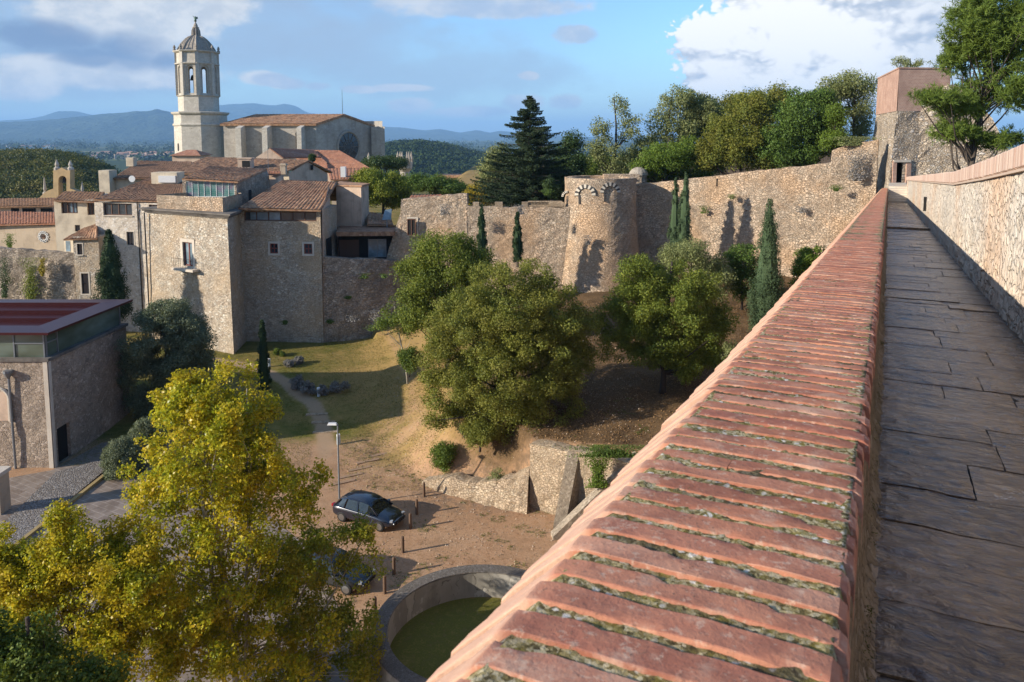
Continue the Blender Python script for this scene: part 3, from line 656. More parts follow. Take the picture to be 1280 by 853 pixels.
for k in range(62):
    if k < 44: pxx, pyy = rt.gauss(160, 30), rt.uniform(190.5, 197)
    elif k < 56: pxx, pyy = rt.uniform(8, 70), rt.uniform(183, 187)
    else: pxx, pyy = rt.uniform(500, 560), rt.uniform(178.5, 181)
    if k >= 56: continue
    spots.append((pxx, pyy))
for k, (pxx, pyy) in enumerate(spots):
    p = atz(pxx, pyy, -36); i = k % 2
    if p[1] > 6000 or p[1] < 0: continue
    zz = hz(p[0], p[1])
    if not used[i]: root = protos[i]; used[i] = True
    else:
        root = protos[i].copy(); col.objects.link(root)
        for ch in protos[i].children:
            c = ch.copy(); c.parent = root; col.objects.link(c)
    sc = rt.uniform(.9, 1.7); root.location = (p[0], p[1], zz); root.scale = (sc, sc, sc); root.rotation_euler = (0, 0, rt.uniform(-.6, .6))
    root['group'] = 'far white houses' if i == 0 else 'far sand houses'
p = atY(550, 212, 1150)
r = thing('white_hill_building', 'long low white modern building set in the wooded hillside beyond the town', 'building', (p[0], p[1], p[2]-6))
MB().box((p[0], p[1], p[2]-8), (30, 12, 11)).box((p[0]+6, p[1]-7, p[2]-8), (18, 8, 7)).build('wall', M['w1'], r); MB().box((p[0], p[1], p[2]+3.05), (31, 13, .6)).build('roof', M['white'], r)
mb = MB()
for k in range(8): mb.box((p[0]-12+k*3.4, p[1]-6.08, p[2]-1.5), (2.2, .1, 1.6))
mb.build('window', M['glass'], r)
def offset(pts, o):
    c = np.mean(pts, 0); out = []; n = len(pts)
    for i in range(n):
        a, b, c_ = np.array(pts[i-1]), np.array(pts[i]), np.array(pts[(i+1) % n]); d1 = (b-a)/np.linalg.norm(b-a); d2 = (c_-b)/np.linalg.norm(c_-b); n1 = np.array([d1[1], -d1[0]]); n2 = np.array([d2[1], -d2[0]])
        m = n1+n2; m /= (m@n1); out.append(tuple(b+m*o))
    return out
# ------------------------------------------------------------------ buildings
def xy(px, Y): return (X_(px, Y), Y)
class Face:
    """a vertical wall plane between two plan points; pixel rectangles become openings on it"""
    def __init__(s, p0, p1, z0, z1): s.p0 = np.array(p0, float); s.p1 = np.array(p1, float); s.z0, s.z1 = z0, z1; s.L = np.linalg.norm(s.p1-s.p0); s.d = (s.p1-s.p0)/s.L; s.n = np.array([s.d[1], -s.d[0]])
    def uz(s, px, py): q = onpl(px, py, (*s.p0, 0), (*s.n, 0)); return float((q[:2]-s.p0)@s.d), float(q[2])
    def rect(s, x0, y0, x1, y1):
        xm, ym = (x0+x1)/2, (y0+y1)/2
        return (s.uz(x0, ym)[0], s.uz(x1, ym)[0], s.uz(xm, y1)[1], s.uz(xm, y0)[1])
    def at(s, u, z, out=0): q = s.p0+s.d*u+s.n*out; return np.array([q[0], q[1], z])
def window(parent, F, r, nx=2, nz=1, frame='frame_red', pane='glass', rec=.18, bar=.06, surround=None, sill=False, name='window', batter=0, panes=None):
    u0, u1, z0, z1 = r; mb = MB(); o = -rec+batter*(F.z1-(z0+z1)/2)
    for k in range(nx+1): u = u0+(u1-u0)*k/nx; u = min(max(u, u0+bar/2), u1-bar/2); mb.beam(F.at(u, z0, o), F.at(u, z1, o), bar, .06, up=(*F.n, 0))
    for k in range(nz+1): z = z0+(z1-z0)*k/nz; z = min(max(z, z0+bar/2), z1-bar/2); mb.beam(F.at(u0, z, o+.003), F.at(u1, z, o+.003), .055, bar, up=(0,0,1))
    w = mb.build(name, M[frame], parent)
    MB().quad(F.at(u0, z0, o-.02), F.at(u1, z0, o-.02), F.at(u1, z1, o-.02), F.at(u0, z1, o-.02)).build('pane', M[pane], w)
    if panes:
        for a, b, mt in panes:
            MB().quad(F.at(u0+(u1-u0)*a, z0+.03, o-.012), F.at(u0+(u1-u0)*b, z0+.03, o-.012), F.at(u0+(u1-u0)*b, z1-.03, o-.012), F.at(u0+(u1-u0)*a, z1-.03, o-.012)).build('blind', M[mt], w)
    o2 = batter*(F.z1-(z0+z1)/2)
    if surround:
        s = surround; mb = MB()
        mb.beam(F.at(u0-s/2, z0-s, o2), F.at(u0-s/2, z1+s, o2), s, .05, up=(*F.n, 0)); mb.beam(F.at(u1+s/2, z0-s, o2), F.at(u1+s/2, z1+s, o2), s, .05, up=(*F.n, 0))
        mb.beam(F.at(u0, z1+s/2, o2), F.at(u1, z1+s/2, o2), .05, s); mb.beam(F.at(u0, z0-s/2, o2), F.at(u1, z0-s/2, o2), .05, s); mb.build('surround', M['sill'], w)
    if sill: MB().beam(F.at(u0-.1, z0-.05, o2+.04), F.at(u1+.1, z0-.05, o2+.04), .16, .08).build('sill', M['sill'], w)
    return w
def shell(parent, pts, z0, z1, mat, ops={}, step=.8, amp=.03, batter=0.0, name='wall', reveal=.25, top=True):
    """closed ring of wall faces, pts counter-clockwise seen from above; ops: {face index: [rects]}"""
    mb = MB(); n = len(pts)
    bt = offset(pts, batter*(z1-z0)) if batter else None
    for i in range(n): mb.panel(pts[i], pts[(i+1) % n], z0, z1, ops.get(i, []), step, amp, reveal, batter=batter, bot=(bt[i], bt[(i+1) % n]) if bt else None)
    if top: mb.poly([(p[0], p[1], z1-.02) for p in pts])
    return mb.build(name, mat, parent)
def extrude_back(p0, p1, depth):
    p0 = np.array(p0); p1 = np.array(p1); d = (p1-p0)/np.linalg.norm(p1-p0); b = np.array([-d[1], d[0]])*depth
    return [tuple(p0), tuple(p1), tuple(p1+b), tuple(p0+b)]

# --- bastion house with its cornice
A = xy(184, 75.5); B = (X_(284, 70), 70.0); Cc = (X_(303, 75.2), 75.2)
zc = Z_(283, 273, 70)
bast = thing('stone_bastion_house', 'square pale stone tower house with dark cornice and one tall red balcony window', 'house', (B[0], B[1], 1.0))
FA = Face(A, B, 0.2, zc); rw = FA.rect(229.5, 303, 241.5, 332.5)
Dd = (A[0]+3.5, A[1]+9)
shell(bast, [A, B, Cc, Dd], .2, zc, M['bastion'], {0: [rw]}, .6, .03, batter=.02)
window(bast, FA, rw, 2, 1, 'frame_red', 'glass_blue', .2, .12, surround=.32, batter=.02)
r2 = FA.rect(224, 333.6, 250.5, 337.6); bal = MB(); mid = FA.at((r2[0]+r2[1])/2, r2[2], .5); bal.box(mid, (r2[1]-r2[0], .75, .22), FA.d).build('balcony', M['sill'], bast)
mb = MB()
for k in range(13): u = r2[0]+.05+(r2[1]-r2[0]-.1)*k/12; mb.beam(FA.at(u, r2[3], .82), FA.at(u, r2[3]+.85, .82), .018, .018)
mb.beam(FA.at(r2[0], r2[3]+.86, .82), FA.at(r2[1], r2[3]+.86, .82), .03, .03); mb.build('railing', M['iron'], bast)
ring = [A, B, Cc, Dd]; mb = MB()
for o_, a_, b_ in ((.18, 0, .16), (.34, .16, .30), (.52, .30, .46)): mb.prism(offset(ring, o_), zc+a_, zc+b_)
mb.build('cornice', M['cornice'], bast)
pa, pb, pc = (X_(197, 74.8), 74.8), (X_(279, 71.1), 71.1), (X_(303.5, 77), 77.0); zt = Z_(279, 247.5, 71.1)
shell(bast, [pa, pb, pc, (pa[0]+3, pa[1]+6)], zc+.46, zt, M['rubble'], {}, .5, .05, name='parapet', top=False)
mb = MB(); mb.prism(offset([pa, pb, pc, (pa[0]+3, pa[1]+6)], -.5), zc+.4, zt-.9); mb.build('terrace_floor', M['stuc_grey'], bast)
q0 = FA.at(.15, zc, .1); MB().tube([(A[0]-.1, A[1]-.35, .8), (A[0]-.1, A[1]-.35, zc)], [.07, .07], 6).build('drainpipe', M['iron'], bast)

# --- glazed roof-terrace house
Y0 = 78.0; p0 = xy(230, Y0); p1 = xy(297, Y0-.6); zt = Z_(262, 225, Y0); zb = Z_(262, 262, Y0)
hb = thing('glazed_terrace_house', 'rooftop house with green tinted glazing and a steep brown tile roof above the bastion', 'house', (p0[0], p0[1], zb))
F = Face(p0, p1, zb, zt); rg = F.rect(232.5, 226.5, 293, 246.5); pr = (X_(338, 86.5), 86.5)
shell(hb, [p0, p1, pr, (p0[0]+2, 86.5)], zb, zt, M['rubble_dark'], {0: [rg]}, .7, .02, reveal=.1)
m, t = newmat('iridescent_glazing'); c = t.coord(); n_ = t.noise(t.mapping(c, (.8,.8,.8)), 1.0, 3); t.out(t.bsdf(t.ramp(n_, [(.35,(.07,.19,.17)),(.5,(.14,.25,.24)),(.6,(.20,.15,.22)),(.7,(.10,.24,.20))]), .12, spec=.8)); M['iri'] = m
window(hb, F, rg, 8, 1, 'white', 'iri', .06, .05)
mb = MB()
for k in range(9): z = rg[2]+(rg[3]-rg[2])*(k+.5)/9; mb.beam(F.at(rg[0]+.05, z, .0), F.at(rg[1]-.05, z, .0), .015, .015)
mb.build('glazing_wire', M['steel'], hb)
eL, eR = atY(227.5, 223.5, Y0-.5), atY(297.5, 227.5, Y0-1.0); rr, rl = atY(334, 211.5, 86.6), atY(262, 208, 84.5)
mb = MB().roof(eL, eR, rr, rl, .32, .07, seed=1); mb.build('roof', M['tile'], hb)
mb = MB().poly([F.at(F.L-.1, zt-.02, .02), (pr[0], pr[1], zt-.02), (rr[0], rr[1]-.05, rr[2]-.12), (eR[0]-.25, eR[1]+.5, eR[2]-.14)]); mb.build('gable', M['rubble_dark'], hb)
Fr = Face(p1, pr, zb, zt); MB().quad(Fr.at(3.0, zt-3.1, .03), Fr.at(3.8, zt-3.1, .03), Fr.at(3.8, zt-1.2, .03), Fr.at(3.0, zt-1.2, .03)).build('window', M['dark'], hb)

# --- long pale house left of the bastion
Y0 = 78.5; p0 = xy(119, Y0); p1 = xy(200, Y0-1.2); zt = Z_(150, 253, Y0); 
lh = thing('long_pale_house', 'long pale stone house between bastion and lean-to, wide dark window under its eaves', 'house', (p0[0], Y0, 0))
F = Face(p0, p1, 0, zt); wr = F.rect(129, 254.5, 165, 269.5); w2 = F.rect(186, 256, 197, 267.5); w3 = F.rect(131, 288, 139, 300.5); w4 = F.rect(158.5, 290, 167.5, 306.5)
shell(lh, extrude_back(p0, p1, 11), 0, zt, M['pale'], {0: [wr, w2, w3, w4]}, .7, .03)
window(lh, F, wr, 4, 1, 'frame_brown', 'glass', .2, .09, sill=True); window(lh, F, w2, 3, 1, 'frame_brown', 'glass', .15, .08)
window(lh, F, w3, 2, 2, 'iron', 'glass', .15, .05, surround=.1); window(lh, F, w4, 2, 2, 'iron', 'glass', .15, .05, surround=.1)
mb = MB().roof(atY(117, 249.5, Y0-.5), atY(233, 252.5, Y0-1.2), atY(233, 221, 92), atY(192, 220.5, 92), .33, .06, seed=2); mb.build('roof', M['tile_dark'], lh)
MB().tube([F.at(F.L-2.4, 3, .08), F.at(F.L-2.4, zt, .08)], [.06,.06], 6).build('drainpipe', M['iron'], lh)
MB().box(atY(210, 223, 88)-[0,0,1.2], (2.9, 2, 1.9)).build('dormer', M['stuc_cream'], lh)
MB().box(atY(209, 225, 86.9)-[0,0,.3], (1.9, .2, .75)).build('dormer_window', M['white'], lh)
# --- low stuccoed house
Y0 = 80.5; p0 = xy(68.5, Y0); p1 = xy(120, Y0); zt = Z_(90, 250.5, Y0)
sh = thing('cream_corner_house', 'cream rendered house with a blue-curtained window left of the long pale house', 'house', (p0[0], Y0, 0))
F = Face(p0, p1, 0, zt); a, b, c = F.rect(76.5, 253, 97, 267), F.rect(109, 253.5, 118, 269), F.rect(93.5, 281.5, 100, 289.5)
shell(sh, extrude_back(p0, p1, 10), 0, zt, M['stuc_cream'], {0: [a, b, c]}, 1, .01)
window(sh, F, a, 3, 1, 'frame_brown', 'glass', .2, .08, panes=[(.5, .85, 'glass_blue')]); window(sh, F, b, 2, 1, 'frame_brown', 'glass', .2, .07); window(sh, F, c, 1, 1, 'iron', 'glass', .15, .05)
MB().roof(atY(66.5, 250.5, Y0-.5), atY(122, 252.5, Y0-.5), atY(131, 240.5, 90), atY(80.5, 239.5, 90), .33, .06, seed=3).build('roof', M['tile_dark'], sh)
# --- lean-to annex
Y0 = 76.3; p0 = xy(89.5, Y0); p1 = xy(121.5, Y0); zt = Z_(105, 296, Y0)
an = thing('lean_to_annex', 'narrow stone lean-to with a small tile roof at the foot of the long pale house', 'annex', (p0[0], Y0, 0))
F = Face(p0, p1, 0, zt); a = F.rect(96.5, 305, 103, 318.5); b = F.rect(102, 342, 111, 367.5)
shell(an, extrude_back(p0, p1, 3.5), 0, zt, M['bastion'], {0: [a, b]}, .6, .03)
window(an, F, a, 1, 1, 'iron', 'glass', .15, .05, surround=.1, sill=True); window(an, F, b, 1, 2, 'iron', 'glass', .15, .05, surround=.14, name='door')
MB().roof(atY(79, 299.5, Y0-.3), atY(121.5, 298, Y0-.3), atY(121.5, 279.5, 79), atY(103.5, 286, 79), .3, .05, seed=4).build('roof', M['tile'], an)
q0 = xy(78, 77.5); q1 = xy(89.3, 77.2); zz = Z_(84, 300, 77.3)
MB().panel(q0, q1, 5, zz, (), 1, .01).build('side_wall', M['stuc_cream'], an)
Fq = Face(q0, q1, 5, zz); ra = Fq.rect(82.5, 301.5, 88, 314.5); MB().quad(Fq.at(ra[0], ra[2], .02), Fq.at(ra[1], ra[2], .02), Fq.at(ra[1], ra[3], .02), Fq.at(ra[0], ra[3], .02)).build('window', M['glass_blue'], an)
# --- clock wall house
Y0 = 86.0; p0 = xy(-22, Y0); p1 = xy(69.5, Y0-1); zt = Z_(30, 281, Y0)
ck = thing('clock_house', 'low grey-beige house with a red tile roof and a round white clock face', 'house', (p0[0]+3, Y0, 0))
shell(ck, extrude_back(p0, p1, 8), 2, zt, M['stuc_grey'], {}, 2, .01)
MB().roof(atY(-24, 281.5, Y0-.6), atY(69.5, 279.5, Y0-1.4), atY(69.5, 266, 93), atY(-24, 264, 93), .33, .06, seed=5).build('roof', M['tile_red'], ck)
F = Face(p0, p1, 2, zt); u, z = F.uz(54.5, 296); cr = 7.2*Y0/FPX
mb = MB(); N_ = 28; cen = F.at(u, z, .03); ringp = lambda r_, o: [F.at(u+r_*math.cos(2*math.pi*k/N_), z+r_*math.sin(2*math.pi*k/N_), o) for k in range(N_)]
mb.poly(ringp(cr*.38, .05)); cf = mb.build('clock_face', M['frame_brown'], ck)
mb = MB()
for k in range(12):
    a = math.pi*2*k/12; q = F.at(u+cr*.76*math.cos(a), z+cr*.76*math.sin(a), .07); mb.beam(F.at(u+cr*.56*math.cos(a), z+cr*.56*math.sin(a), .06), F.at(u+cr*1.0*math.cos(a), z+cr*1.0*math.sin(a), .06), .2, .05, up=(*F.n, 0))
mb.build('numeral_plate', M['white'], cf)
mb = MB()
for k in range(12):
    a = math.pi*2*k/12; mb.beam(F.at(u+cr*.66*math.cos(a), z+cr*.66*math.sin(a), .10), F.at(u+cr*.9*math.cos(a), z+cr*.9*math.sin(a), .10), .05, .03, up=(*F.n, 0))
mb.beam(F.at(u, z, .12), F.at(u+cr*.25, z+cr*.45, .12), .05, .03, up=(*F.n, 0)).beam(F.at(u, z, .12), F.at(u-cr*.42, z+cr*.2, .12), .06, .03, up=(*F.n, 0)); mb.build('numerals_and_hands', M['iron'], cf)
# --- low buildings at the far left
Y0 = 96; p0 = xy(-22, Y0); p1 = xy(66, Y0); zt = Z_(30, 259, Y0)
fl = thing('low_grey_roof_house', 'long low house with a grey-brown tile roof at the left edge below the wooded hill', 'house', (p0[0]+3, Y0, 0))
shell(fl, extrude_back(p0, p1, 8), 0, zt, M['stuc_pink'], {}, 3, .01)
MB().roof(atY(-24, 259, Y0-.6), atY(69, 257, Y0-.6), atY(69, 247.5, 103), atY(-24, 249, 103), .36, .06, seed=6).build('roof', M['tile_dark'], fl)
F = Face(p0, p1, 0, zt)
for a, b in ((14, 24), (28, 45), (51, 66)):
    r_ = F.rect(a, 260.5, b, 266); MB().quad(F.at(r_[0], r_[2], .03), F.at(r_[1], r_[2], .03), F.at(r_[1], r_[3], .03), F.at(r_[0], r_[3], .03)).build('window', M['dark'], fl)
# --- ochre bell gable
Y0 = 112; k = Y0/FPX; bg = thing('ochre_bell_gable', 'ochre bell gable with an open arch, two pinnacles and curved shoulders', 'bell gable', atY(77, 250, Y0)-[0,0,1])
def P2(px, py, o=0): q = atY(px, py, Y0); return np.array([q[0], Y0+o, q[2]])
outer = [(66.5,255),(66.5,213),(71,213),(77,209.5),(83,213),(87.5,213),(87.5,255)]
arch = [(83,255),(83,225)]+[(78+5*math.cos(a), 225-5*math.sin(a)) for a in np.linspace(0, math.pi, 9)]+[(73,225),(73,255)]
loop = outer[::1]+arch; mb = MB(); n_ = len(loop)
fr = [P2(a, b, 0) for a, b in loop]; bk = [P2(a, b, 1.2) for a, b in loop]
mb.add(fr+bk, [tuple(range(n_-1, -1, -1)), tuple(range(n_, 2*n_))]+[(i, (i+1) % n_, (i+1) % n_+n_, i+n_) for i in range(n_)]); mb.build('arch', M['stuc_ochre'], bg)
for px, h in ((68.5, 200), (85.5, 201)):
    c = P2(px, 213, .6); MB().lathe(c, [(.45, 0), (.45, .3), (.22, .5), (.3, .8), (.06, (213-h)*k)], 8).build('pinnacle', M['ashlar'], bg)
for sgn, x0 in ((-1, 66.5), (1, 87.5)):
    q = [P2(x0, 255), P2(x0, 236), P2(x0+sgn*6, 238), P2(x0+sgn*11, 241), P2(x0+sgn*17, 247), P2(x0+sgn*17.5, 255)]
    fr = q; bk = [p+[0,1.2,0] for p in q]; n_ = len(q); MB().add(fr+bk, [tuple(range(n_)), tuple(range(2*n_-1, n_-1, -1))]+[(i, i+n_, (i+1) % n_+n_, (i+1) % n_) for i in range(n_)]).build('shoulder', M['stuc_ochre'], bg)
    c = P2(x0+sgn*13, 244, .6); MB().lathe(c, [(.35, 0), (.35, .3), (.15, .5), (.22, .8), (.05, 22*k if sgn < 0 else 1.9)], 8).build('pinnacle', M['ashlar'], bg)
c = P2(78, 221, .6); MB().lathe(c-[0,0,.9], [(.42, 0), (.33, .15), (.25, .6), (.12, .85), (.03, .9)], 12).build('bell', M['iron'], bg)
# --- white-walled house behind with big brown roof
Y0 = 101; p0 = xy(129.5, Y0); p1 = xy(190, Y0); zt = Z_(150, 224, Y0)
wh = thing('cream_wall_house', 'house with cream parapet walls and a satellite dish under a broad brown roof', 'house', (p0[0], Y0, 8))
shell(wh, extrude_back(p0, p1, 8), 8, zt, M['stuc_cream'], {}, 2, .01)
MB().box(atY(136, 240, Y0-.6), (13*Y0/FPX, 2, Z_(136,213,Y0)-Z_(136,240,Y0))).build('parapet', M['stuc_cream'], wh)
MB().roof(atY(141, 223, Y0-.7), atY(232, 222, Y0-.7), atY(240, 202.5, 112), atY(173, 201, 112), .36, .06, seed=7).build('roof', M['tile_dark'], wh)
MB().box(atY(164.5, 208, 108), (1, 1, 1.2)).build('chimney', M['stuc_cream'], wh)
c = atY(165.6, 223.7, Y0-1.2); mb = MB(); mb.lathe((0,0,0), [(.02,-.02),(.12,0),(.3,.06),(.42,.15)], 16); V = np.array(mb.v); V = V[:, [0, 2, 1]]*[1,-1,1]+c
dsh = mesh_np('satellite_dish', V, mb.f, M['white'], wh); 
# --- main long roof with the pink gable
Yf = 91.0; Yr = 96.5
mr = thing('pink_gable_house', 'house with a long mossy tile roof and a pinkish end gable with one tiny window', 'house', atY(380, 235, Yf))
pk = atY(384.5, 200.5, Yf+3); le = atY(357, 214.5, Yf); re = atY(413, 215, Yf+6)
base_z = le[2]-3.2
F = Face((le[0]+.3, le[1]+.3), (re[0]-.3, re[1]-.2), base_z, le[2]-.15)
back = np.array([(le-re)[1], -(le-re)[0]]); back = back/np.linalg.norm(back)
q = F.at
mb = MB().poly([q(0, base_z), q(F.L, base_z), q(F.L, re[2]-.2), (pk[0], pk[1]+.1, pk[2]-.2), q(0, le[2]-.2)]); 
mb.build('gable', M['stuc_pink'], mr); r_ = F.rect(388, 206.5, 391.5, 212.5); MB().quad(F.at(r_[0], r_[2], .03), F.at(r_[1], r_[2], .03), F.at(r_[1], r_[3], .03), F.at(r_[0], r_[3], .03)).build('window', M['dark'], mr)
fl_ = atY(205, 217.5, Yf+1.5); rl_ = atY(258, 196.5, Yf+8)
MB().roof(fl_, le+[.2,-.3,0], pk+[.2,0,0], rl_, .36, .06, seed=8).build('roof', M['tile_dark'], mr)
MB().roof((re[0]+.3, re[1], re[2]-.05), (re[0]-14, re[1]+14, re[2]), rl_+[0,0,0], pk+[.15,0,-.02], .36, .06, seed=18).build('roof', M['tile_dark'], mr)
MB().panel((fl_[0]+.5, fl_[1]+.5), (le[0]+.3, le[1]+.3), base_z-2, le[2]-.1, (), 3, .01).build('wall', M['stuc_cream'], mr)
MB().box(atY(307.5, 210, Yf+1.2), (1.55, 1.2, 1.15)).box(atY(307.5, 198.6, Yf+1.2), (1.75, 1.4, .12)).build('dormer', M['stuc_pink'], mr)
MB().box(atY(307.5, 209, Yf+.58), (.9, .06, .75)).build('dormer_window', M['dark'], mr)
MB().box(atY(354.5, 218, Yf-1), (.62, .62, 1.25)).box(atY(354.5, 207, Yf-1), (.8, .8, .12)).build('chimney', M['stuc_grey'], mr)
q = atY(342, 232, 88); MB().box(q-[0,0,.6], (1.7, 2.2, 1.7)).build('stair_hut', M['stuc_pink'], mr); MB().roof(atY(334,217.8,86.6), atY(351,218.2,86.6), atY(351,214.5,89.3), atY(334,214.3,89.3), .3, .04, seed=4).build('stair_hut_roof', M['tile_red'], mr)
q = atY(336, 230, 87.5); an_ = MB().tube([q, q+[0,0,4.1]], [.035, .02], 5); [an_.beam(q+[-.4+.02*k, 0, 3.9-.2*k], q+[.4-.02*k, 0, 3.9-.2*k], .02, .02) for k in range(3)]; tag(an_.build('roof_antenna', M['steel'], loc=q), 'thin metal antenna mast standing on the pink gable house roof', 'antenna')
# --- orange roofed houses nearer the cathedral
Y0 = 128
orh = thing('orange_roof_house', 'house with a wide bright orange tile roof in front of the cathedral rose window', 'house', atY(420, 215, Y0))
MB().roof(atY(392, 211, Y0), atY(463, 210.5, Y0-2), atY(425, 188.5, Y0+11), atY(352, 187, Y0+11), .42, .07, seed=9).build('roof', M['tile_red'], orh)
q0, q1 = atY(394, 212, Y0+.6), atY(461, 211, Y0-1.4); MB().panel(q0[:2], q1[:2], q0[2]-4, q0[2]-.1, (), 3, .01).build('wall', M['stuc_pink'], orh)
loq = thing('lower_orange_house', 'lower orange tiled house with a white chimney beside the golden plane tree', 'house', atY(430, 226, 120))
MB().roof(atY(413, 224.8, 118), atY(457, 224, 118), atY(462, 211, 125), atY(409, 211, 125), .42, .07, seed=10).build('roof', M['tile_red'], loq)
q0, q1 = atY(414, 225.5, 118.6), atY(455, 225, 118.6); MB().panel(q0[:2], q1[:2], q0[2]-4, q0[2], (), 3, .01).build('wall', M['stuc_grey'], loq); MB().box(atY(429.5, 221.5, 119.5), (.75, .75, 1.6)).build('chimney', M['white'], loq)
Y0 = 122; pg = thing('small_pink_gable_house', 'small pinkish gabled house tucked below the cathedral buttresses', 'house', atY(337, 200, Y0))
a, b, c = atY(320, 197, Y0), atY(354, 198, Y0), atY(337, 186, Y0); MB().poly([a-[0,0,2], b-[0,0,2], b, c, a]).build('gable', M['stuc_pink'], pg)
MB().roof(b+[.1,-.2,.05], atY(402, 197, 132), atY(392, 187.5, 138), c+[.1,-.2,.1], .42, .06, seed=11).build('roof', M['tile_red'], pg)
Y0 = 142; q = atY(240, 203, Y0); pc_ = thing('red_hip_roof_house', 'little pink block with a red hipped roof at the foot of the bell tower', 'house', q)
MB().box(q, (34*Y0/FPX, 5, 1.25)).build('wall', M['stuc_pink'], pc_); zt = q[2]+1.27; w = 19.5*Y0/FPX
MB().add([(q[0]-w, q[1]-3, zt), (q[0]+w, q[1]-3, zt), (q[0]+w, q[1]+3, zt), (q[0]-w, q[1]+3, zt), (q[0]-w*.3, q[1], zt+1.0), (q[0]+w*.3, q[1], zt+1.0)], [(0,1,5,4),(1,2,5),(2,3,4,5),(3,0,4),(3,2,1,0)]).build('roof', M['tile_red'], pc_)

# --- tiled hall right of the bastion
Y0 = 73.6; p0 = (Cc[0]-.3, 74.2); p1 = xy(400.5, Y0); zt = Z_(350, 263, Y0)
th = thing('tiled_hall', 'stone hall with ribbed tile roof, eaves window strip and two small red windows', 'house', (p0[0], Y0, 1))
F = Face(p0, p1, .5, zt); st = F.rect(305, 264.6, 395.5, 276.5); a = F.rect(337.6, 304.6, 347.4, 317); b = F.rect(380.2, 305, 390.3, 317.6)
p2 = (X_(421, 79.6), 79.6)
shell(th, [p0, p1, p2, (p0[0]+2, 84)], .5, zt, M['bastion'], {0: [st, a, b]}, .6, .035)
window(th, F, st, 6, 1, 'frame_brown', 'glass', .15, .1, panes=[(0.08, .33, 'glass_blue'), (.34, .49, 'glass_blue')]); window(th, F, a, 2, 2, 'frame_red', 'glass', .12, .09, surround=.2); window(th, F, b, 2, 2, 'frame_red', 'glass', .12, .09, surround=.2)
eL, eR, rR_, rL_ = atY(297.5, 260.5, Y0-.6), atY(401, 263.2, Y0-.6), atY(421.5, 228, 82.5), atY(352, 226, 82.5)
MB().roof(eL, eR, rR_, rL_, .36, .085, seed=12).build('roof', M['tile'], th)
Fs = Face(p1, p2, .5, zt); mb = MB(); mb.poly([Fs.at(.0, zt-12, .03), Fs.at(Fs.L, zt-12, .03), (rR_[0]-.2, p2[1], rR_[2]-.1), (eR[0]-.05, p1[1]+.1, eR[2]-.05)]); mb.build('side_wall', M['stuc_pink'], th)
r_ = (1.6, 3.6, Z_(409, 322, 77), Z_(409, 296, 77)); MB().quad(Fs.at(r_[0], r_[2], .06), Fs.at(r_[1], r_[2], .06), Fs.at(r_[1], r_[3], .06), Fs.at(r_[0], r_[3], .06)).build('doorway', M['dark'], th)
MB().roof(rL_+[0,.02,0], rR_+[0,.02,0], rR_+[0,8,-2.6], rL_+[0,8,-2.6], .4, .08, seed=13).build('roof', M['tile'], th)
# --- pink block and low annex
Y0 = 81; pb_ = thing('pink_block', 'plain pinkish rendered block behind the tiled hall', 'house', atY(440, 300, Y0))
shell(pb_, [xy(421, Y0+1), xy(452, Y0), xy(461.5, Y0+3.5), xy(426, Y0+7)], 7, Z_(440, 234, Y0), M['stuc_pink'], {}, 2, .01)
MB().prism(offset([xy(421, Y0+1), xy(452, Y0), xy(461.5, Y0+3.5), xy(426, Y0+7)], .12), Z_(440, 234, Y0)+.01, Z_(440, 233, Y0)+.1).build('coping', M['tile'], pb_)
Y0 = 77.2; la = thing('low_glass_annex', 'low annex with a thin rusty roof slab, dark timber and blue-grey glass', 'annex', atY(450, 322, Y0))
zt = Z_(450, 296, Y0-1); z0 = Z_(450, 324, Y0)-.3; p0 = xy(422, Y0+1); p1 = xy(500, Y0+1.5)
F = Face(p0, p1, z0, zt); g1 = F.rect(460, 299, 483, 322); g2 = F.rect(424, 300, 449, 322)
shell(la, extrude_back(p0, p1, 6), z0, zt, M['dark'], {0: [g1, g2]}, 3, 0)
window(la, F, g1, 2, 1, 'steel', 'glass_blue', .1, .08); window(la, F, g2, 3, 1, 'frame_brown', 'frame_brown', .12, .1)
mb = MB().prism([xy(420, Y0-.9), xy(492, Y0-.6), xy(500, Y0+5), xy(424, Y0+5)], zt+.02, zt+.45); mb.build('roof', M['metal_red'] if False else M['tile_dark'], la)
q = atY(475, 278, Y0+7); MB().roof(atY(459, 281, Y0+3), atY(492, 282, Y0+3), atY(488, 270, Y0+8), atY(460, 265, Y0+8), .36, .06, seed=14).build('upper_roof', M['tile'], la)
q = atY(483, 275, Y0+2.5); ac = MB(); ac.add([q+[-.45,0,0], q+[.45,.2,0], q+[.5,.5,1.1], q+[-.2,.35,1.0], q+[-.45,.08,-.02], q+[.45,.28,-.02], q+[.5,.58,1.08], q+[-.2,.43,.98]], [(0,1,2,3),(7,6,5,4),(0,4,5,1),(1,5,6,2),(2,6,7,3),(3,7,4,0)]); ac.beam(q+[0,.4,-1], q+[0,.3,.3], .08, .08); tag(ac.build('solar_panel', M['glass_blue'], loc=q), 'small tilted bluish solar panel on the low annex roof', 'solar panel')
# --- roof far right of the town trees
Y0 = 190; q = atY(578, 222, Y0); fr_ = thing('brown_flat_house', 'low brown-roofed building glimpsed left of the tall spruce', 'building', q-[0,0,2]); MB().box(q-[0,0,2], (56*Y0/FPX, 8, 2)).build('wall', M['stuc_pink'], fr_); MB().box(q+[0,0,.03], (60*Y0/FPX, 9, .7)).build('roof', M['tile'], fr_)

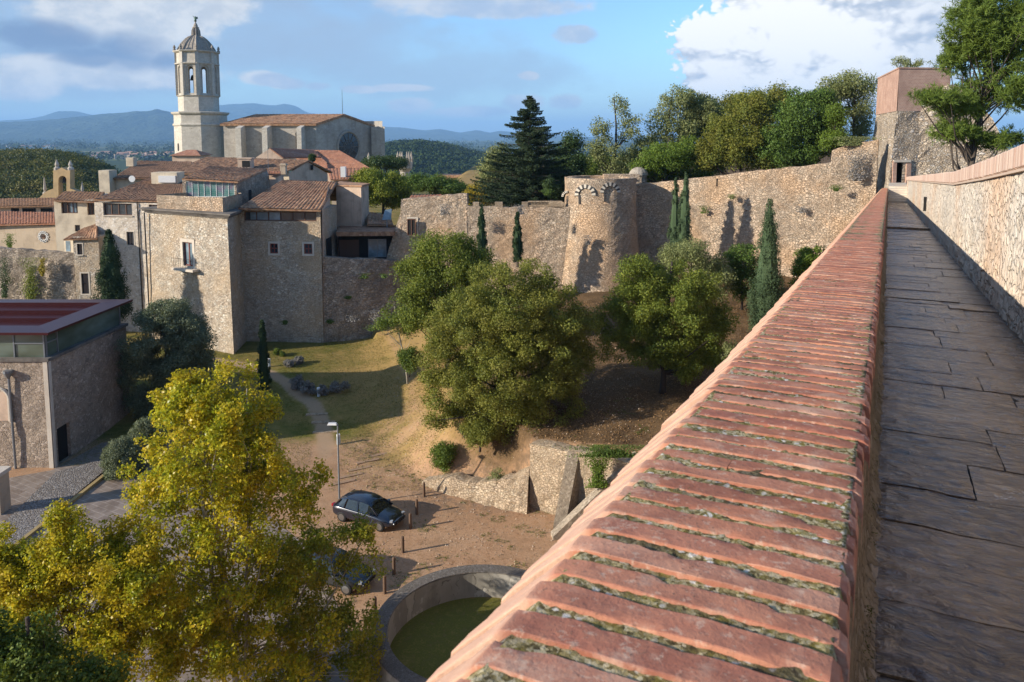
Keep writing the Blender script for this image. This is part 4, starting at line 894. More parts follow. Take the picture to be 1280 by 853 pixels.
# ------------------------------------------------------------------ cathedral
cath = thing('cathedral', 'huge pale stone cathedral with an octagonal belfry, ribbed dome and rose window', 'cathedral', atY(300, 200, 180)-[0,0,2])
cx, cy_ = X_(254.5, 183), 183.0; kc = 183/FPX*.82; a0 = -math.pi/2+math.pi/8+rad(-1)
zz = lambda py: Z_(248, py, 183-5)
mb = MB(); Rp = 35.5*kc/.924
mb.lathe((cx+.3, cy_, 0), [(Rp*1.0, zz(215)), (Rp*.985, zz(158)), (Rp*1.03, zz(157)), (Rp*1.03, zz(155)), (Rp*.98, zz(154)), (Rp*.98, zz(144)), (Rp*1.06, zz(142)), (Rp*1.08, zz(140)), (Rp*.9, zz(139.3))], 8, a0=a0); mb.build('pedestal', M['white_ashlar'], cath)
Rb = 27.2*kc/.924; hw = .385*Rb*2*.5
# belfry: eight piers, arches and a back wall give true openings
bel = MB(); z1, z2, z3, z4 = zz(139.2), zz(120.5), zz(118.8), zz(62.5)
bel.lathe((cx, cy_, 0), [(Rb*.98, z1), (Rb*.98, z2), (Rb*1.06, z2+.25), (Rb*1.06, z3), (Rb*.9, z3+.05)], 8, a0=a0)
zs, za = zz(86), zz(81)   # spring, apex region of the arches
ap = 4.1*kc*1.0
for k in range(8):
    A0, A1 = a0+k*math.pi/4, a0+(k+1)*math.pi/4
    v0 = np.array([cx+Rb*.97*math.cos(A0), cy_+Rb*.97*math.sin(A0)]); v1 = np.array([cx+Rb*.97*math.cos(A1), cy_+Rb*.97*math.sin(A1)])
    Fk = Face(v0, v1, z3, z4); L = Fk.L; m_ = L/2; w = ap*1.0
    def slab(poly, o0, o1):
        fr = [Fk.at(u, z, o0) for u, z in poly]; bk = [Fk.at(u, z, o1) for u, z in poly]; n_ = len(poly)
        bel.add(fr+bk, [tuple(range(n_)), tuple(range(2*n_-1, n_-1, -1))]+[(i, i+n_, (i+1) % n_+n_, (i+1) % n_) for i in range(n_)])
    for (wd, o0, o1) in ((w*1.55, 0.0, -.35), (w, -.3, -1.1)):
        slab([(0, z3), (m_-wd, z3), (m_-wd, zs), (0, zs)], o0, o1); slab([(m_+wd, z3), (L, z3), (L, zs), (m_+wd, zs)], o0, o1)
        arc = [(m_-wd*math.cos(t_), zs+wd*math.sin(t_)) for t_ in np.linspace(0, math.pi, 13)]
        slab([(0, zs)]+arc[:7]+[(m_, z4), (0, z4)], o0, o1); slab([(m_, z4)]+arc[6:]+[(L, zs), (L, z4)], o0, o1)
        if wd > w*1.2: slab([(m_-wd, z3), (m_+wd, z3), (m_+wd, z3+.5), (m_-wd, z3+.5)], o0-.02, o1)
    bel.box((v0[0], v0[1], z3), (.75, .75, z4-z3), (math.cos(A0), math.sin(A0)))
bel.build('belfry', M['white_ashlar'], cath)
mb = MB(); mb.lathe((cx, cy_, 0), [(Rb*1.0, zz(79.5)), (Rb*1.07, zz(79)), (Rb*1.08, zz(77.5)), (Rb*1.0, zz(77)), (Rb*.99, zz(65)), (Rb*1.04, zz(64.5)), (Rb*1.13, zz(63)), (Rb*1.13, zz(62)), (Rb*.8, zz(61.6))], 8, a0=a0); mb.build('cornice', M['white_ashlar'], cath)
mb = MB(); mb.lathe((cx, cy_, z3+.5), [(1.1, 0), (1.1, z4-z3-1)], 8); mb.build('stair_core', M['ashlar'], cath)
for k in (4, 5, 6):
    aa = a0+(k+.5)*math.pi/4; c = (cx+Rb*.6*math.cos(aa), cy_+Rb*.6*math.sin(aa), zz(98)); MB().lathe(c, [(.75, 0), (.6, .25), (.45, .9), (.3, 1.2), (.06, 1.25)], 12).build('bell', M['iron'], cath)
prof = [(26.5, 62), (25.5, 59.5), (23.8, 57), (21.5, 53.5), (18.3, 50), (14.5, 46.5), (10.3, 43.5), (6.2, 42.2)]
mb = MB(); mb.lathe((cx, cy_, 0), [(a_*kc, zz(b_)) for a_, b_ in prof], 8, a0=a0)
for k in range(8):
    aa = a0+k*math.pi/4; ca, sa = math.cos(aa), math.sin(aa); mb.tube([(cx+a_*kc*ca*1.01, cy_+a_*kc*sa*1.01, zz(b_)) for a_, b_ in prof], [.22]*len(prof), 6)
    for s_ in (.33, .66):
        bb = aa+math.pi/4*s_; cb, sb = math.cos(bb)*.94, math.sin(bb)*.94; mb.tube([(cx+a_*kc*cb, cy_+a_*kc*sb, zz(b_)) for a_, b_ in prof], [.09]*len(prof), 5)
mb.build('dome', M['dome'], cath)
for k in range(8):
    aa = a0+k*math.pi/4; c = (cx+Rb*1.04*math.cos(aa), cy_+Rb*1.04*math.sin(aa), zz(62)); MB().lathe(c, [(.38, 0), (.38, .3), (.2, .45), (.34, .8), (.2, 1.15), (.04, 1.4)], 8).build('finial', M['dome'], cath)
mb = MB(); mb.lathe((cx, cy_, 0), [(6.4*kc, zz(42.6)), (6.4*kc, zz(41.5)), (4.1*kc, zz(40.8)), (3.6*kc, zz(32)), (5.0*kc, zz(31.5)), (5.0*kc, zz(30.6)), (3.4*kc, zz(30)), (2.9*kc, zz(27.5)), (1.6*kc, zz(25.5)), (.8*kc, zz(24)), (1.0*kc, zz(23.2)), (.3*kc, zz(22.6))], 8, a0=a0)
for k in range(8):
    aa = a0+k*math.pi/4; mb.tube([(cx+5.6*kc*math.cos(aa), cy_+5.6*kc*math.sin(aa), zz(42)), (cx+5.2*kc*math.cos(aa), cy_+5.2*kc*math.sin(aa), zz(35)), (cx+4.0*kc*math.cos(aa), cy_+4.0*kc*math.sin(aa), zz(32))], [.22, .16, .1], 5)
mb.build('lantern', M['dome'], cath)
c = np.array([cx, cy_, zz(23)]); mb = MB(); h = zz(16)-zz(23)
mb.tube([c, c+[0,0,h*.28], c+[.05,0,h*.55], c+[0,0,h*.78], c+[0,0,h*.82]], [.30, .26, .20, .24, .09], 8); mb.tube([c+[0,0,h*.82], c+[0,0,h*.9], c+[0,0,h]], [.09, .13, .05], 8)
mb.tube([c+[0,0,h*.72], c+[-.35,-.05,h*.86], c+[-.55,-.05,h*1.06]], [.08, .06, .04], 5); mb.tube([c+[0,0,h*.74], c+[.32,-.1,h*.66], c+[.42,-.25,h*.5]], [.08, .06, .05], 5)
for s_ in (-1, 1): mb.add([c+[0,.1,h*.78], c+[s_*.35,.3,h*.95], c+[s_*.5,.35,h*.6], c+[s_*.12,.15,h*.4], c+[0,.16,h*.78], c+[s_*.35,.36,h*.95], c+[s_*.5,.41,h*.6], c+[s_*.12,.21,h*.4]], [(0,1,2,3),(7,6,5,4),(0,4,5,1),(1,5,6,2),(2,6,7,3),(3,7,4,0)])
m_, t = newmat('green_bronze'); t.out(t.bsdf((.09,.14,.11), .6, metal=.4)); mb.build('angel_statue', m_, cath, smooth=True)
q = (cx+.2, cy_-Rp*.985-.02, 0); Fp = Face((cx-Rp*.985, cy_), (cx-Rp*.38, cy_-Rp*.9), 0, 1)
A4, A5 = a0+5*math.pi/4+math.pi*0, a0+6*math.pi/4
def pedface(k): return Face((cx+.3+Rp*.985*math.cos(a0+k*math.pi/4), cy_+Rp*.985*math.sin(a0+k*math.pi/4)), (cx+.3+Rp*.985*math.cos(a0+(k+1)*math.pi/4), cy_+Rp*.985*math.sin(a0+(k+1)*math.pi/4)), 0, 1)
best = min((pedface(k) for k in range(8)), key=lambda f: abs((proj_x := (PX+FPX*((f.p0+f.p1)/2)[0]/((f.p0+f.p1)/2)[1]))-226)+(1e3 if ((f.p0+f.p1)/2)[1] > cy_ else 0))
u, z = best.L*.5, Z_(227, 184, 180)
pts_ = [best.at(u+dx, z+dz, .06) for dx, dz in [(-.42,-.9),(.42,-.9),(.42,.5)]+[(.42*math.cos(a_), .5+.42*math.sin(a_)) for a_ in np.linspace(.3, 2.84, 6)]+[(-.42,.5)]]
MB().poly(pts_).build('window', M['dark'], cath)
# nave
Yn = 178.0; zE = Z_(398, 155.4, Yn); zR = Z_(432, 143.2, Yn+5.5); zb_ = Z_(398, 205, Yn)
c0 = np.array(xy(283.6, Yn+1)); c1 = np.array(xy(398, Yn)); c2 = np.array(xy(468, Yn+13)); pkx = (c1+c2)/2; back = c0+(c2-c1)
Fn = Face(c0, c1, zb_, zE); win = [Fn.rect(369.5, 168, 376, 186), Fn.rect(331, 170, 333.8, 186)]
nv = MB().panel(c0, c1, zb_, zE, win, 3, 0, .8); nv.poly([(*c1, zb_), (*c2, zb_), (*c2, zE-.2), (pkx[0]-.3, pkx[1], zR-.4), (*c1, zE)]); nv.build('nave_wall', M['ashlar'], cath)
for r_ in win:
    m2 = (r_[0]+r_[1])/2; hw_ = (r_[1]-r_[0])/2; arc = [(m2-hw_*math.cos(t_), r_[3]+hw_*1.3*math.sin(t_)) for t_ in np.linspace(0, math.pi, 9)]
    MB().poly([Fn.at(a_, b_, .05) for a_, b_ in arc]).build('window_arch', M['dark'], cath)
    w_ = MB().quad(Fn.at(r_[0], r_[2], -.6), Fn.at(r_[1], r_[2], -.6), Fn.at(r_[1], r_[3], -.6), Fn.at(r_[0], r_[3], -.6)).build('gothic_window', M['glass'], cath)
    mbb = MB(); [mbb.beam(Fn.at(r_[0]+(r_[1]-r_[0])*k/3, r_[2], -.5), Fn.at(r_[0]+(r_[1]-r_[0])*k/3, r_[3], -.5), .12, .12) for k in (1, 2)]; mbb.build('mullion', M['ashlar'], w_)
rt_ = MB().roof((*(c0+[-.5,-.8]), zE+.1), (*(c1+[.2,-.8]), zE+.1), (pkx[0], pkx[1], zR+.1), (c0[0]+(pkx-c1)[0], c0[1]+(pkx-c1)[1], zR+.1), .8, .06, rows=14, thick=.5, seed=15)
rt_.roof((c2[0]+.5, c2[1]+.3, zE), (c2[0]+(c0-c1)[0], c2[1]+(c0-c1)[1], zE), (c0[0]+(pkx-c1)[0], c0[1]+(pkx-c1)[1], zR+.08), (pkx[0], pkx[1], zR+.08), .8, .06, rows=10, thick=.5, seed=16); rt_.build('nave_roof', M['tile'], cath)
for a_, b_, dpt in ((300.5, 307.5, 3.0), (333.8, 340.3, 3.2), (376.3, 382.2, 3.2)):
    u0, u1 = Fn.uz(a_, 170)[0], Fn.uz(b_, 170)[0]; m2 = (u0+u1)/2; MB().prism([tuple(Fn.at(u0, 0, dpt)[:2]), tuple(Fn.at(u1, 0, dpt)[:2]), tuple(Fn.at(u1, 0, .01)[:2]), tuple(Fn.at(u0, 0, .01)[:2])], zb_, [zE-.9, zE-.9, zE-.15, zE-.15]).build('buttress', M['white_ashlar'], cath)
Fg = Face(c1, c2, zb_, zE); ru, rz = Fg.uz(435.5, 183.5); rr_ = 12.6*(Yn+7)/FPX/.74
# rose window: dark disc, ring, spokes
N_ = 40; dsk = [Fg.at(ru+rr_*.92*math.cos(2*math.pi*k/N_), rz+rr_*.92*1.1*math.sin(2*math.pi*k/N_), .06) for k in range(N_)]; rs_ = MB().poly(dsk).build('rose_window', M['glass'], cath)
ringm = MB(); P_ = [Fg.at(ru+rr_*math.cos(2*math.pi*k/N_), rz+rr_*1.1*math.sin(2*math.pi*k/N_), .1) for k in range(N_+1)]; ringm.tube(P_, [.32]*(N_+1), 6, cap=False); ringm.build('ring', M['dome'], rs_)
sp = MB()
for k in range(12): a_ = math.pi*k/6; sp.beam(Fg.at(ru+rr_*.2*math.cos(a_), rz+rr_*.22*math.sin(a_), .1), Fg.at(ru+rr_*.95*math.cos(a_), rz+rr_*1.04*math.sin(a_), .1), .14, .12, up=(*Fg.n, 0))
P_ = [Fg.at(ru+rr_*.45*math.cos(2*math.pi*k/N_), rz+rr_*.5*math.sin(2*math.pi*k/N_), .1) for k in range(N_+1)]; sp.tube(P_, [.09]*(N_+1), 5, cap=False); sp.build('tracery', M['cornice'], rs_)
# darker corner pier and end turret
t0, t1 = np.array(xy(467, Yn+12)), np.array(xy(483.5, Yn+10.5)); MB().prism([tuple(t0+[0,-1]), tuple(t1+[0,-1]), tuple(t1+[-1.6,7]), tuple(t0+[-1.6,7])], zb_, Z_(475, 158.5, Yn+11)).build('corner_pier', M['ashlar'], cath)
t0, t1 = np.array(xy(455.5, Yn+16)), np.array(xy(480, Yn+13)); MB().prism([tuple(t0), tuple(t1), tuple(t1+[-1.2,5]), tuple(t0+[-1.2,5])], zE-3, Z_(468, 151.5, Yn+14)).build('roof_turret', M['ashlar'], cath)
q = np.array([pkx[0]-.6, pkx[1], zR]); MB().tube([q, q+[0,0,5.8]], [.06, .03], 5).build('lightning_rod', M['iron'], cath)
# pinnacled turret and two pinnacle tips
Y0 = 165; c = atY(506, 216, Y0); tu = thing('pinnacled_turret', 'small round stone turret ringed with pointed pinnacles above the plane trees', 'turret', c-[0,0,3])
MB().lathe(c-[0,0,3], [(1.0, 0), (1.0, 3.2), (1.6, 3.9), (1.7, 5.2), (1.5, 5.25)], 14).build('wall', M['ashlar'], tu)
for k in range(6):
    a_ = 2*math.pi*k/6+.3; q = c+[1.45*math.cos(a_), 1.45*math.sin(a_), 2.1]; MB().lathe(q, [(.38, 0), (.38, .7), (.45, .75), (.04, 2.4)], 6).build('pinnacle', M['dome'], tu)
for px, py in ((461, 192), (471.5, 196)):
    q = atY(px, py+8, 160); o = MB().lathe(q-[0,0,4], [(.35, 0), (.35, 4), (.5, 4.1), (.04, 5.5)], 6).build('stone_pinnacle', M['dome'], loc=q-[0,0,4]); tag(o, 'taller pointed stone pinnacle in front of the rose window' if px < 465 else 'shorter pointed stone pinnacle nearer the cathedral corner pier', 'pinnacle')
# ------------------------------------------------------------------ long stone walls
def rough_wall(name, label, top, foot_z, thick, mat, cat='wall', amp=.09, step=.45, jag=.12, batter=0.0, seed=0, ops=(), parent=None, pname='wall'):
    """top: list of (x, y, ztop) seen left to right from outside; a thick wall with an uneven face and crest"""
    pts = [np.array(p, float) for p in top]; path = []
    for a, b in zip(pts[:-1], pts[1:]):
        L = np.linalg.norm(b[:2]-a[:2]); n = max(1, int(L/step))
        for i in range(n): path.append(a+(b-a)*i/n)
    path.append(pts[-1]); path = np.array(path); n = len(path)
    tg = np.gradient(path[:, :2], axis=0); tg /= np.linalg.norm(tg, axis=1)[:, None]+1e-9; nr = np.stack([tg[:, 1], -tg[:, 0]], -1)
    fz = np.array([foot_z(p[0], p[1]) if callable(foot_z) else foot_z for p in path])
    rows = max(4, int((path[:, 2]-fz).max()/step)); V = []
    for i in range(n):
        zt = path[i, 2]+jag*mnoise.fractal(Vector((i*step*.9, seed*5, .3)), .8, 2.2, 4)
        for j in range(rows+1):
            f = j/rows; z = fz[i]+(zt-fz[i])*f; q = Vector((path[i, 0]*1.1, path[i, 1]*1.1, z*1.1+seed))
            o = amp*(mnoise.fractal(q, .8, 2.2, 4)) + amp*.6*mnoise.noise(q*3.1) + batter*(zt-z); V.append((path[i, 0]+nr[i, 0]*o, path[i, 1]+nr[i, 1]*o, z))
        for k_, (dd, dz) in enumerate(((thick*.33, .02), (thick*.66, .0), (thick, -.03))):
            V.append((path[i, 0]-nr[i, 0]*dd, path[i, 1]-nr[i, 1]*dd, zt+dz+.05*mnoise.noise(Vector((i*.7, k_*3, seed)))))
        V.append((path[i, 0]-nr[i, 0]*thick, path[i, 1]-nr[i, 1]*thick, fz[i]-.5))
    w = rows+5; F = [tuple(q) for q in grid_faces(n, w)]
    F += [tuple(range(w-1, -1, -1)), tuple((n-1)*w+j for j in range(w))]
    if parent is None: o = mesh_np(name, np.array(V), F, mat, loc=(path[0, 0], path[0, 1], fz[0])); return tag(o, label, cat)
    return mesh_np(pname, np.array(V), F, mat, parent)
def T(px, py, Y): return tuple(atY(px, py, Y))
gz = lambda x, y: hz(x, y-1.2)-.6
rough_wall('terrace_wall', 'blotchy lower stone wall with tufts of weed under the low glass annex', [T(399,321,73.8), T(420,323,74.2), T(450,324,75), T(482,324,76), T(500,326,76.8)], gz, 1.2, M['rubble_dark'], amp=.1, seed=1, batter=.02)
# ruined end wall with window, then the crenellated wall
rw_ = thing('ruined_end_wall', 'high ruined stone wall end with a raked left edge and one dark barred window', 'wall', T(540,340,75.6))
rough_wall('', '', [T(478,352,77.6), T(479.5,340,77.6), T(486,312,77.5), T(494,287,77.4), T(500.5,266,77.3), T(501.5,249,77.3), T(518,247.5,77.1), T(548,246,76.8), T(560,244,76.6), T(583.5,242.5,76.3), T(585,257.5,76.3), T(588,259,76.3)], gz, 1.0, M['rubble'], amp=.07, seed=2, batter=.03, step=.35, parent=rw_)
F = Face(xy(500, 77.2), xy(586, 76.2), 5, 20); a = F.rect(510.5, 273.5, 521, 294)
window(rw_, F, a, 2, 1, 'frame_brown', 'dark', -.42, .08, surround=.14); mb = MB(); mb.roof(atY(511, 249, 77.5), atY(550, 246, 77.3), atY(553, 243.5, 80), atY(514, 244.5, 80), .3, .05, seed=2); mb.build('tile_patch', M['tile_red'], rw_)
cw = thing('crenellated_wall', 'stone wall topped with small brick merlons and a balustrade, left of the round tower', 'wall', T(640,330,73.5))
rough_wall('', '', [T(584,258.5,76.3), T(620,259,76.0), T(660,259.5,75.7), T(712,259.5,75.3)], gz, 1.0, M['rubble'], amp=.06, seed=3, batter=.02, step=.4, parent=cw)
for px, w_ in ((595, 8), (623.5, 10), (656, 8)):
    MB().box(T(px, 259.5, 76.6-(px-595)*.009), (w_*74/FPX, .5, .55), mi=0).build('merlon', M['terrace'], cw)
q0, q1 = np.array(T(660, 258.5, 76.0)), np.array(T(703, 258.5, 75.7)); mb = MB(); mb.beam(q0+[0,0,.08], q1+[0,0,.08], .3, .16).beam(q0+[0,0,.5], q1+[0,0,.5], .35, .12)
for k in range(15): mb.beam(q0+(q1-q0)*(k+.5)/24+[0,0,.1], q0+(q1-q0)*(k+.5)/24+[0,0,.48], .1, .1)
mb.build('balustrade', M['terrace'], cw); MB().box(q0+(q1-q0)*.82+[0,0,.0], (1.5, .4, .46), (q1-q0)[:2]).build('merlon', M['terrace'], cw)
# round tower
Yt = 77.0; cx, cy_ = X_(750, Yt), Yt; zt = Z_(750, 224, Yt-3.4)
rtw = thing('round_tower', 'squat round stone tower with two blind arches of black and white wedge stones', 'tower', (cx, cy_, 5)); R0 = 3.55; V = []; nk, nj = 72, 34
z0 = 4.0
def rt_r(z): return R0+max(0, (13.6-z))*.09+max(0, 11.0-z)*.02
for j in range(nj+1):
    z = z0+(zt-z0)*j/nj
    for k in range(nk):
        a = 2*math.pi*k/nk; q = Vector((math.cos(a)*4, math.sin(a)*4, z*1.1)); r_ = rt_r(z)+.05*mnoise.fractal(q, .8, 2.2, 4); V.append((cx+r_*math.cos(a), cy_+r_*math.sin(a), z+(.06*mnoise.noise(q*2) if j == nj else 0)))
F_ = [(j*nk+k, j*nk+(k+1) % nk, (j+1)*nk+(k+1) % nk, (j+1)*nk+k) for j in range(nj) for k in range(nk)]
b = len(V)
for k in range(nk): a = 2*math.pi*k/nk; V.append((cx+(R0-.7)*math.cos(a), cy_+(R0-.7)*math.sin(a), zt))
for k in range(nk): a = 2*math.pi*k/nk; V.append((cx+(R0-.7)*math.cos(a), cy_+(R0-.7)*math.sin(a), zt-1.1))
F_ += [(nj*nk+k, nj*nk+(k+1) % nk, b+(k+1) % nk, b+k) for k in range(nk)]+[(b+k, b+(k+1) % nk, b+nk+(k+1) % nk, b+nk+k) for k in range(nk)]+[tuple(b+nk+k for k in range(nk))]
mesh_np('wall', np.array(V), F_, M['rubble'], rtw)
def on_cyl(px, py, r_):
    d = ray(px, py); A_ = d[0]**2+d[1]**2; B_ = -2*(d[0]*cx+d[1]*cy_); C2 = cx*cx+cy_*cy_-r_*r_; t_ = (-B_-math.sqrt(max(0, B_*B_-4*A_*C2)))/(2*A_); return _C+d*t_
wm = plain('pale_wedge_stone', (.52,.47,.39), .9); bm_ = plain('dark_wedge_stone', (.055,.052,.05), .9)
kk = 2.977
for (ccx, ccy, ro, ri, n_, span) in ((778/kk+470, 190/kk+180, 39/kk, 25/kk, 13, (-.02, 1.02)), (872/kk+470, 181/kk+180, 38/kk, 24/kk, 13, (0, 1.0)), (712/kk+470, 196/kk+180, 22/kk, 14/kk, 9, (0, .5))):
    for par, mt, nm in ((0, wm, 'pale_wedges'), (1, bm_, 'dark_wedges')):
        mb = MB()
        for k in range(n_):
            if k % 2 == par:
                a0_, a1_ = math.pi*(span[0]+(span[1]-span[0])*k/n_), math.pi*(span[0]+(span[1]-span[0])*(k+1)/n_)
                q = [(ccx-ro*math.cos(a0_), ccy-ro*math.sin(a0_)), (ccx-ro*math.cos(a1_), ccy-ro*math.sin(a1_)), (ccx-ri*math.cos(a1_), ccy-ri*math.sin(a1_)), (ccx-ri*math.cos(a0_), ccy-ri*math.sin(a0_))]
                fr = [on_cyl(x, y, R0+.17) for x, y in q]; bk = [on_cyl(x, y, R0-.05) for x, y in q]
                mb.add(fr+bk, [(0,1,2,3),(7,6,5,4),(0,4,5,1),(1,5,6,2),(2,6,7,3),(3,7,4,0)])
        mb.build('arch_wedges', mt, rtw)
    if n_ > 9:   # blind arch: dark strip at the left jamb for a recessed look
        mb = MB()
        for s_ in (-1, 1):
            q = [(ccx+s_*ri, ccy), (ccx+s_*ri, ccy+17/kk*2.0), (ccx+s_*(ri-1.6), ccy+17/kk*2.0), (ccx+s_*(ri-1.6), ccy)]
            if s_ < 0: fr = [on_cyl(x, y, R0+.13) for x, y in q]; bk = [on_cyl(x, y, R0-.05) for x, y in q]; mb.add(fr+bk, [(0,1,2,3),(7,6,5,4),(0,4,5,1),(1,5,6,2),(2,6,7,3),(3,7,4,0)])
        mb.build('arch_jamb', bm_, rtw)
dt = thing('domed_lookout', 'little dark domed lookout hut behind the round tower', 'hut', T(798, 229, 83)); c = np.array(T(798, 231, 83)); MB().lathe(c-[0,0,1], [(.9, 0), (.9, 2.0)], 14).build('wall', M['rubble_dark'], dt); MB().lathe(c+[0,0,1.03], [(1.05, 0), (.98, .3), (.75, .62), (.4, .82), (.05, .9)], 14).build('dome', M['dome'], dt)
MB().box(T(776, 227, 79.5), (3.6, 1.2, .75)).build('low_wall', M['rubble'], dt)
# the long wall up to the brick tower
zz_ = Z_(1039, 204, 69.6)
rough_wall('long_city_wall', 'long sunlit rubble wall climbing from the round tower to the brick-topped tower', [T(786,231,78.6), T(815,229,78), T(865,223.6,76), T(950,213.5,72.9), T(1035,204.2,70.3), T(1038.5,203.8,70.2), T(1040,188.5,70.1), T(1062,180.5,69.6), T(1078,177.5,69.2), T(1098,175.5,68.6)], lambda x, y: hz(x, y-1.5)-.8, 1.1, M['rubble'], amp=.055, seed=4, batter=.03, step=.4, jag=.08)
# arrow slits
for px, py in ((896,223),(931,219),(967,214.5),(1004,209)):
    q = np.array(T(px, py+3, 75.9-(px-865)*.0315)); o = MB().box(q-[0,0,.55], (.13, .34, .75)).build('arrow_slit', M['dark'], loc=q)
    tag(o, {896:'first dark arrow slit in the long wall, counted from the round tower',931:'second dark arrow slit in the long wall, counted from the round tower',967:'third dark arrow slit in the long wall, counted from the round tower',1004:'arrow slit in the long wall nearest the brick tower'}[px], 'arrow slit', 'arrow slits of the long wall')

# ------------------------------------------------------------------ brick-topped tower
def brickmat(name, c1, c2, mortar, sc=(4.2, 8.5), off=0):
    m, t = newmat(name); x, y, z = t.sep(t.coord()); v = t.comb((x+y*.83)*1.0, z, 0.0); b = t.new('ShaderNodeTexBrick'); t.link(v, b.inputs['Vector'])
    b.inputs['Scale'].default_value = 1; b.inputs['Brick Width'].default_value = 1/sc[0]; b.inputs['Row Height'].default_value = 1/sc[1]; b.inputs['Mortar Size'].default_value = .012
    t.setin(b, 'Color1', c1); t.setin(b, 'Color2', c2); t.setin(b, 'Mortar', mortar); c = t.coord(); n = t.noise(c, .8, 5, .6); n2 = t.noise(c, 9, 4, .6)
    base = t.mix(n.ss(.4,.65)*.45, b.outputs['Color'], tuple(k*.6 for k in c1)); base = t.mix(n2*.3, base, (.5,.38,.3)); t.out(t.bsdf(base, .9, t.bump(S(t.nt, b.outputs['Fac'])*-1.0+n2*.4, .5, .02), spec=.15)); return m
M['brick'] = brickmat('red_brick', (.36,.19,.14), (.46,.27,.20), (.50,.40,.32))
tw = thing('brick_topped_tower', 'square stone tower with a plain red brick upper storey at the end of the walkway', 'tower', (33, 67, 14))
Yc = 67.0; a_ = (X_(1089, 79), 79.0); b_ = (X_(1114.5, Yc), Yc); c_ = (X_(1178, Yc+.5), Yc+.5); d_ = (c_[0]+2, 79.0)
ztop = Z_(1117, 86, Yc); zmid = Z_(1117, 139, Yc)
ring = [a_, b_, c_, d_]; mb = MB(); mb.panel(a_, b_, zmid, ztop, (), 1, .01, batter=.012); mb.panel(b_, c_, zmid, ztop, (), 1, .01, batter=.012); mb.panel(c_, d_, zmid, ztop, (), 2, .01); mb.panel(d_, a_, zmid, ztop, (), 2, .01)
mb.poly([(*p, ztop-.3) for p in ring]); mb.build('brick_storey', M['brick'], tw)
mb = MB(); mb.prism(offset(ring, .06), ztop, ztop+.12); mb.build('coping', M['brick'], tw)
Ff = Face(b_, c_, 10, zmid); dr = Ff.rect(1114.8, 203, 1131, 229.5); dr = (dr[0], dr[1], dr[2]-.9, dr[3])
dr = (max(.13, dr[0]), dr[1], dr[2], dr[3])
ob_ = lambda p, dx, dy: (p[0]+dx, p[1]+dy)
A0_, B0_, C0_, D0_ = ob_(a_, -1.3, .2), ob_(b_, -1.15, -.35), ob_(c_, .3, -.35), d_
mb = MB(); mb.panel(a_, b_, 8, zmid, (), .5, .04, bot=(A0_, B0_)); mb.panel(c_, d_, 8, zmid, (), 2, .1, bot=(C0_, D0_)); mb.panel(d_, a_, 8, zmid, (), 2, .05, bot=(D0_, A0_))
mb.panel(b_, c_, 8, zmid, [dr], .5, .045, reveal=.5, bot=(B0_, C0_)); mb.build('wall', M['towerstone'], tw)
# brick passage through the tower: floor, walls, lintel, dark end sheet standing in for shade
mb = MB(); L0, L1, zf, zl = dr[0], dr[1], dr[2]+.9, dr[3]
pdir = np.array([a_[0]-b_[0], a_[1]-b_[1], 0.]); pdir /= np.linalg.norm(pdir); PP = lambda u, z, d: Ff.at(u, z)+pdir*d
mb.quad(PP(L0, zf-1, .1), PP(L0, zf-1, 5), PP(L0, zl, 5), PP(L0, zl, .1)); mb.quad(PP(L1, zf-1, 5), PP(L1, zf-1, .1), PP(L1, zl, .1), PP(L1, zl, 5)); mb.quad(PP(L0, zl, .1), PP(L0, zl, 5), PP(L1, zl, 5), PP(L1, zl, .1))
mb.build('passage', M['brick'], tw); MB().quad(Ff.at(L0, zf, .5), Ff.at(L1, zf, .5), PP(L1, zf, 5), PP(L0, zf, 5)).build('passage_floor', M['sill'], tw)
MB().quad(PP(L0, zf, 4.9), PP(L1, zf, 4.9), PP(L1, zl, 4.9), PP(L0, zl, 4.9)).build('passage_end', M['dark'], tw)
mb = MB(); mb.beam(Ff.at(L0-.18, dr[2], .16), Ff.at(L0-.18, zl+.12, .12), .34, .12, up=(*Ff.n, 0)); mb.beam(Ff.at(L1+.22, dr[2], .16), Ff.at(L1+.22, zl-.1, .12), .42, .16, up=(*Ff.n, 0)); mb.build('door_jamb', M['brick'], tw)
MB().beam(Ff.at(L0-.3, zl+.1, .14), Ff.at(L1+.4, zl+.1, .14), .16, .2).build('lintel', M['sill'], tw)
# rubble wall going right behind the pine
rough_wall('rubble_wall_remnant', 'collapsed rubble wall behind the pine, right of the brick-topped tower', [T(1150,126,67.2), T(1185,104,66.6), T(1215,118,66), T(1240,150,65.4), T(1262,190,65), T(1290,205,65)], 13, 1.6, M['towerstone'], amp=.14, seed=6, step=.45, jag=.5)

# ------------------------------------------------------------------ our own wall: parapet, walkway, inner wall
TE = 73.5
def jit(a): return random.uniform(-a, a)
M['coping_brick'], t = newmat('worn_coping_brick')
g = t.new('ShaderNodeNewGeometry'); ri = S(t.nt, g.outputs['Random Per Island']); c = t.coord(); n1 = t.noise(c, 3.0, 6, .65); n2 = t.noise(c, 22, 6, .65); n3 = t.noise(c, 90, 4, .7); n4 = t.noise(t.mapping(c, loc=(3,8,1)), 9, 5, .6)
base = t.ramp(ri, [(0,(.27,.098,.058)),(.3,(.37,.15,.088)),(.55,(.44,.195,.12)),(.8,(.32,.115,.075)),(1,(.48,.245,.16))])
base = t.mix(n2.ss(.4,.7)*.45, base, (.46,.22,.135)); base = t.mix(n4.ss(.46,.62)*.55, base, (.235,.09,.06)); base = t.mix(t.noise(c, 6, 6, .72).ss(.52,.66)*.6, base, (.50,.33,.24)); base = t.mix(t.noise(t.mapping(c, loc=(7,7,7)), 35, 5, .7).ss(.56,.66)*.55, base, (.55,.40,.30))
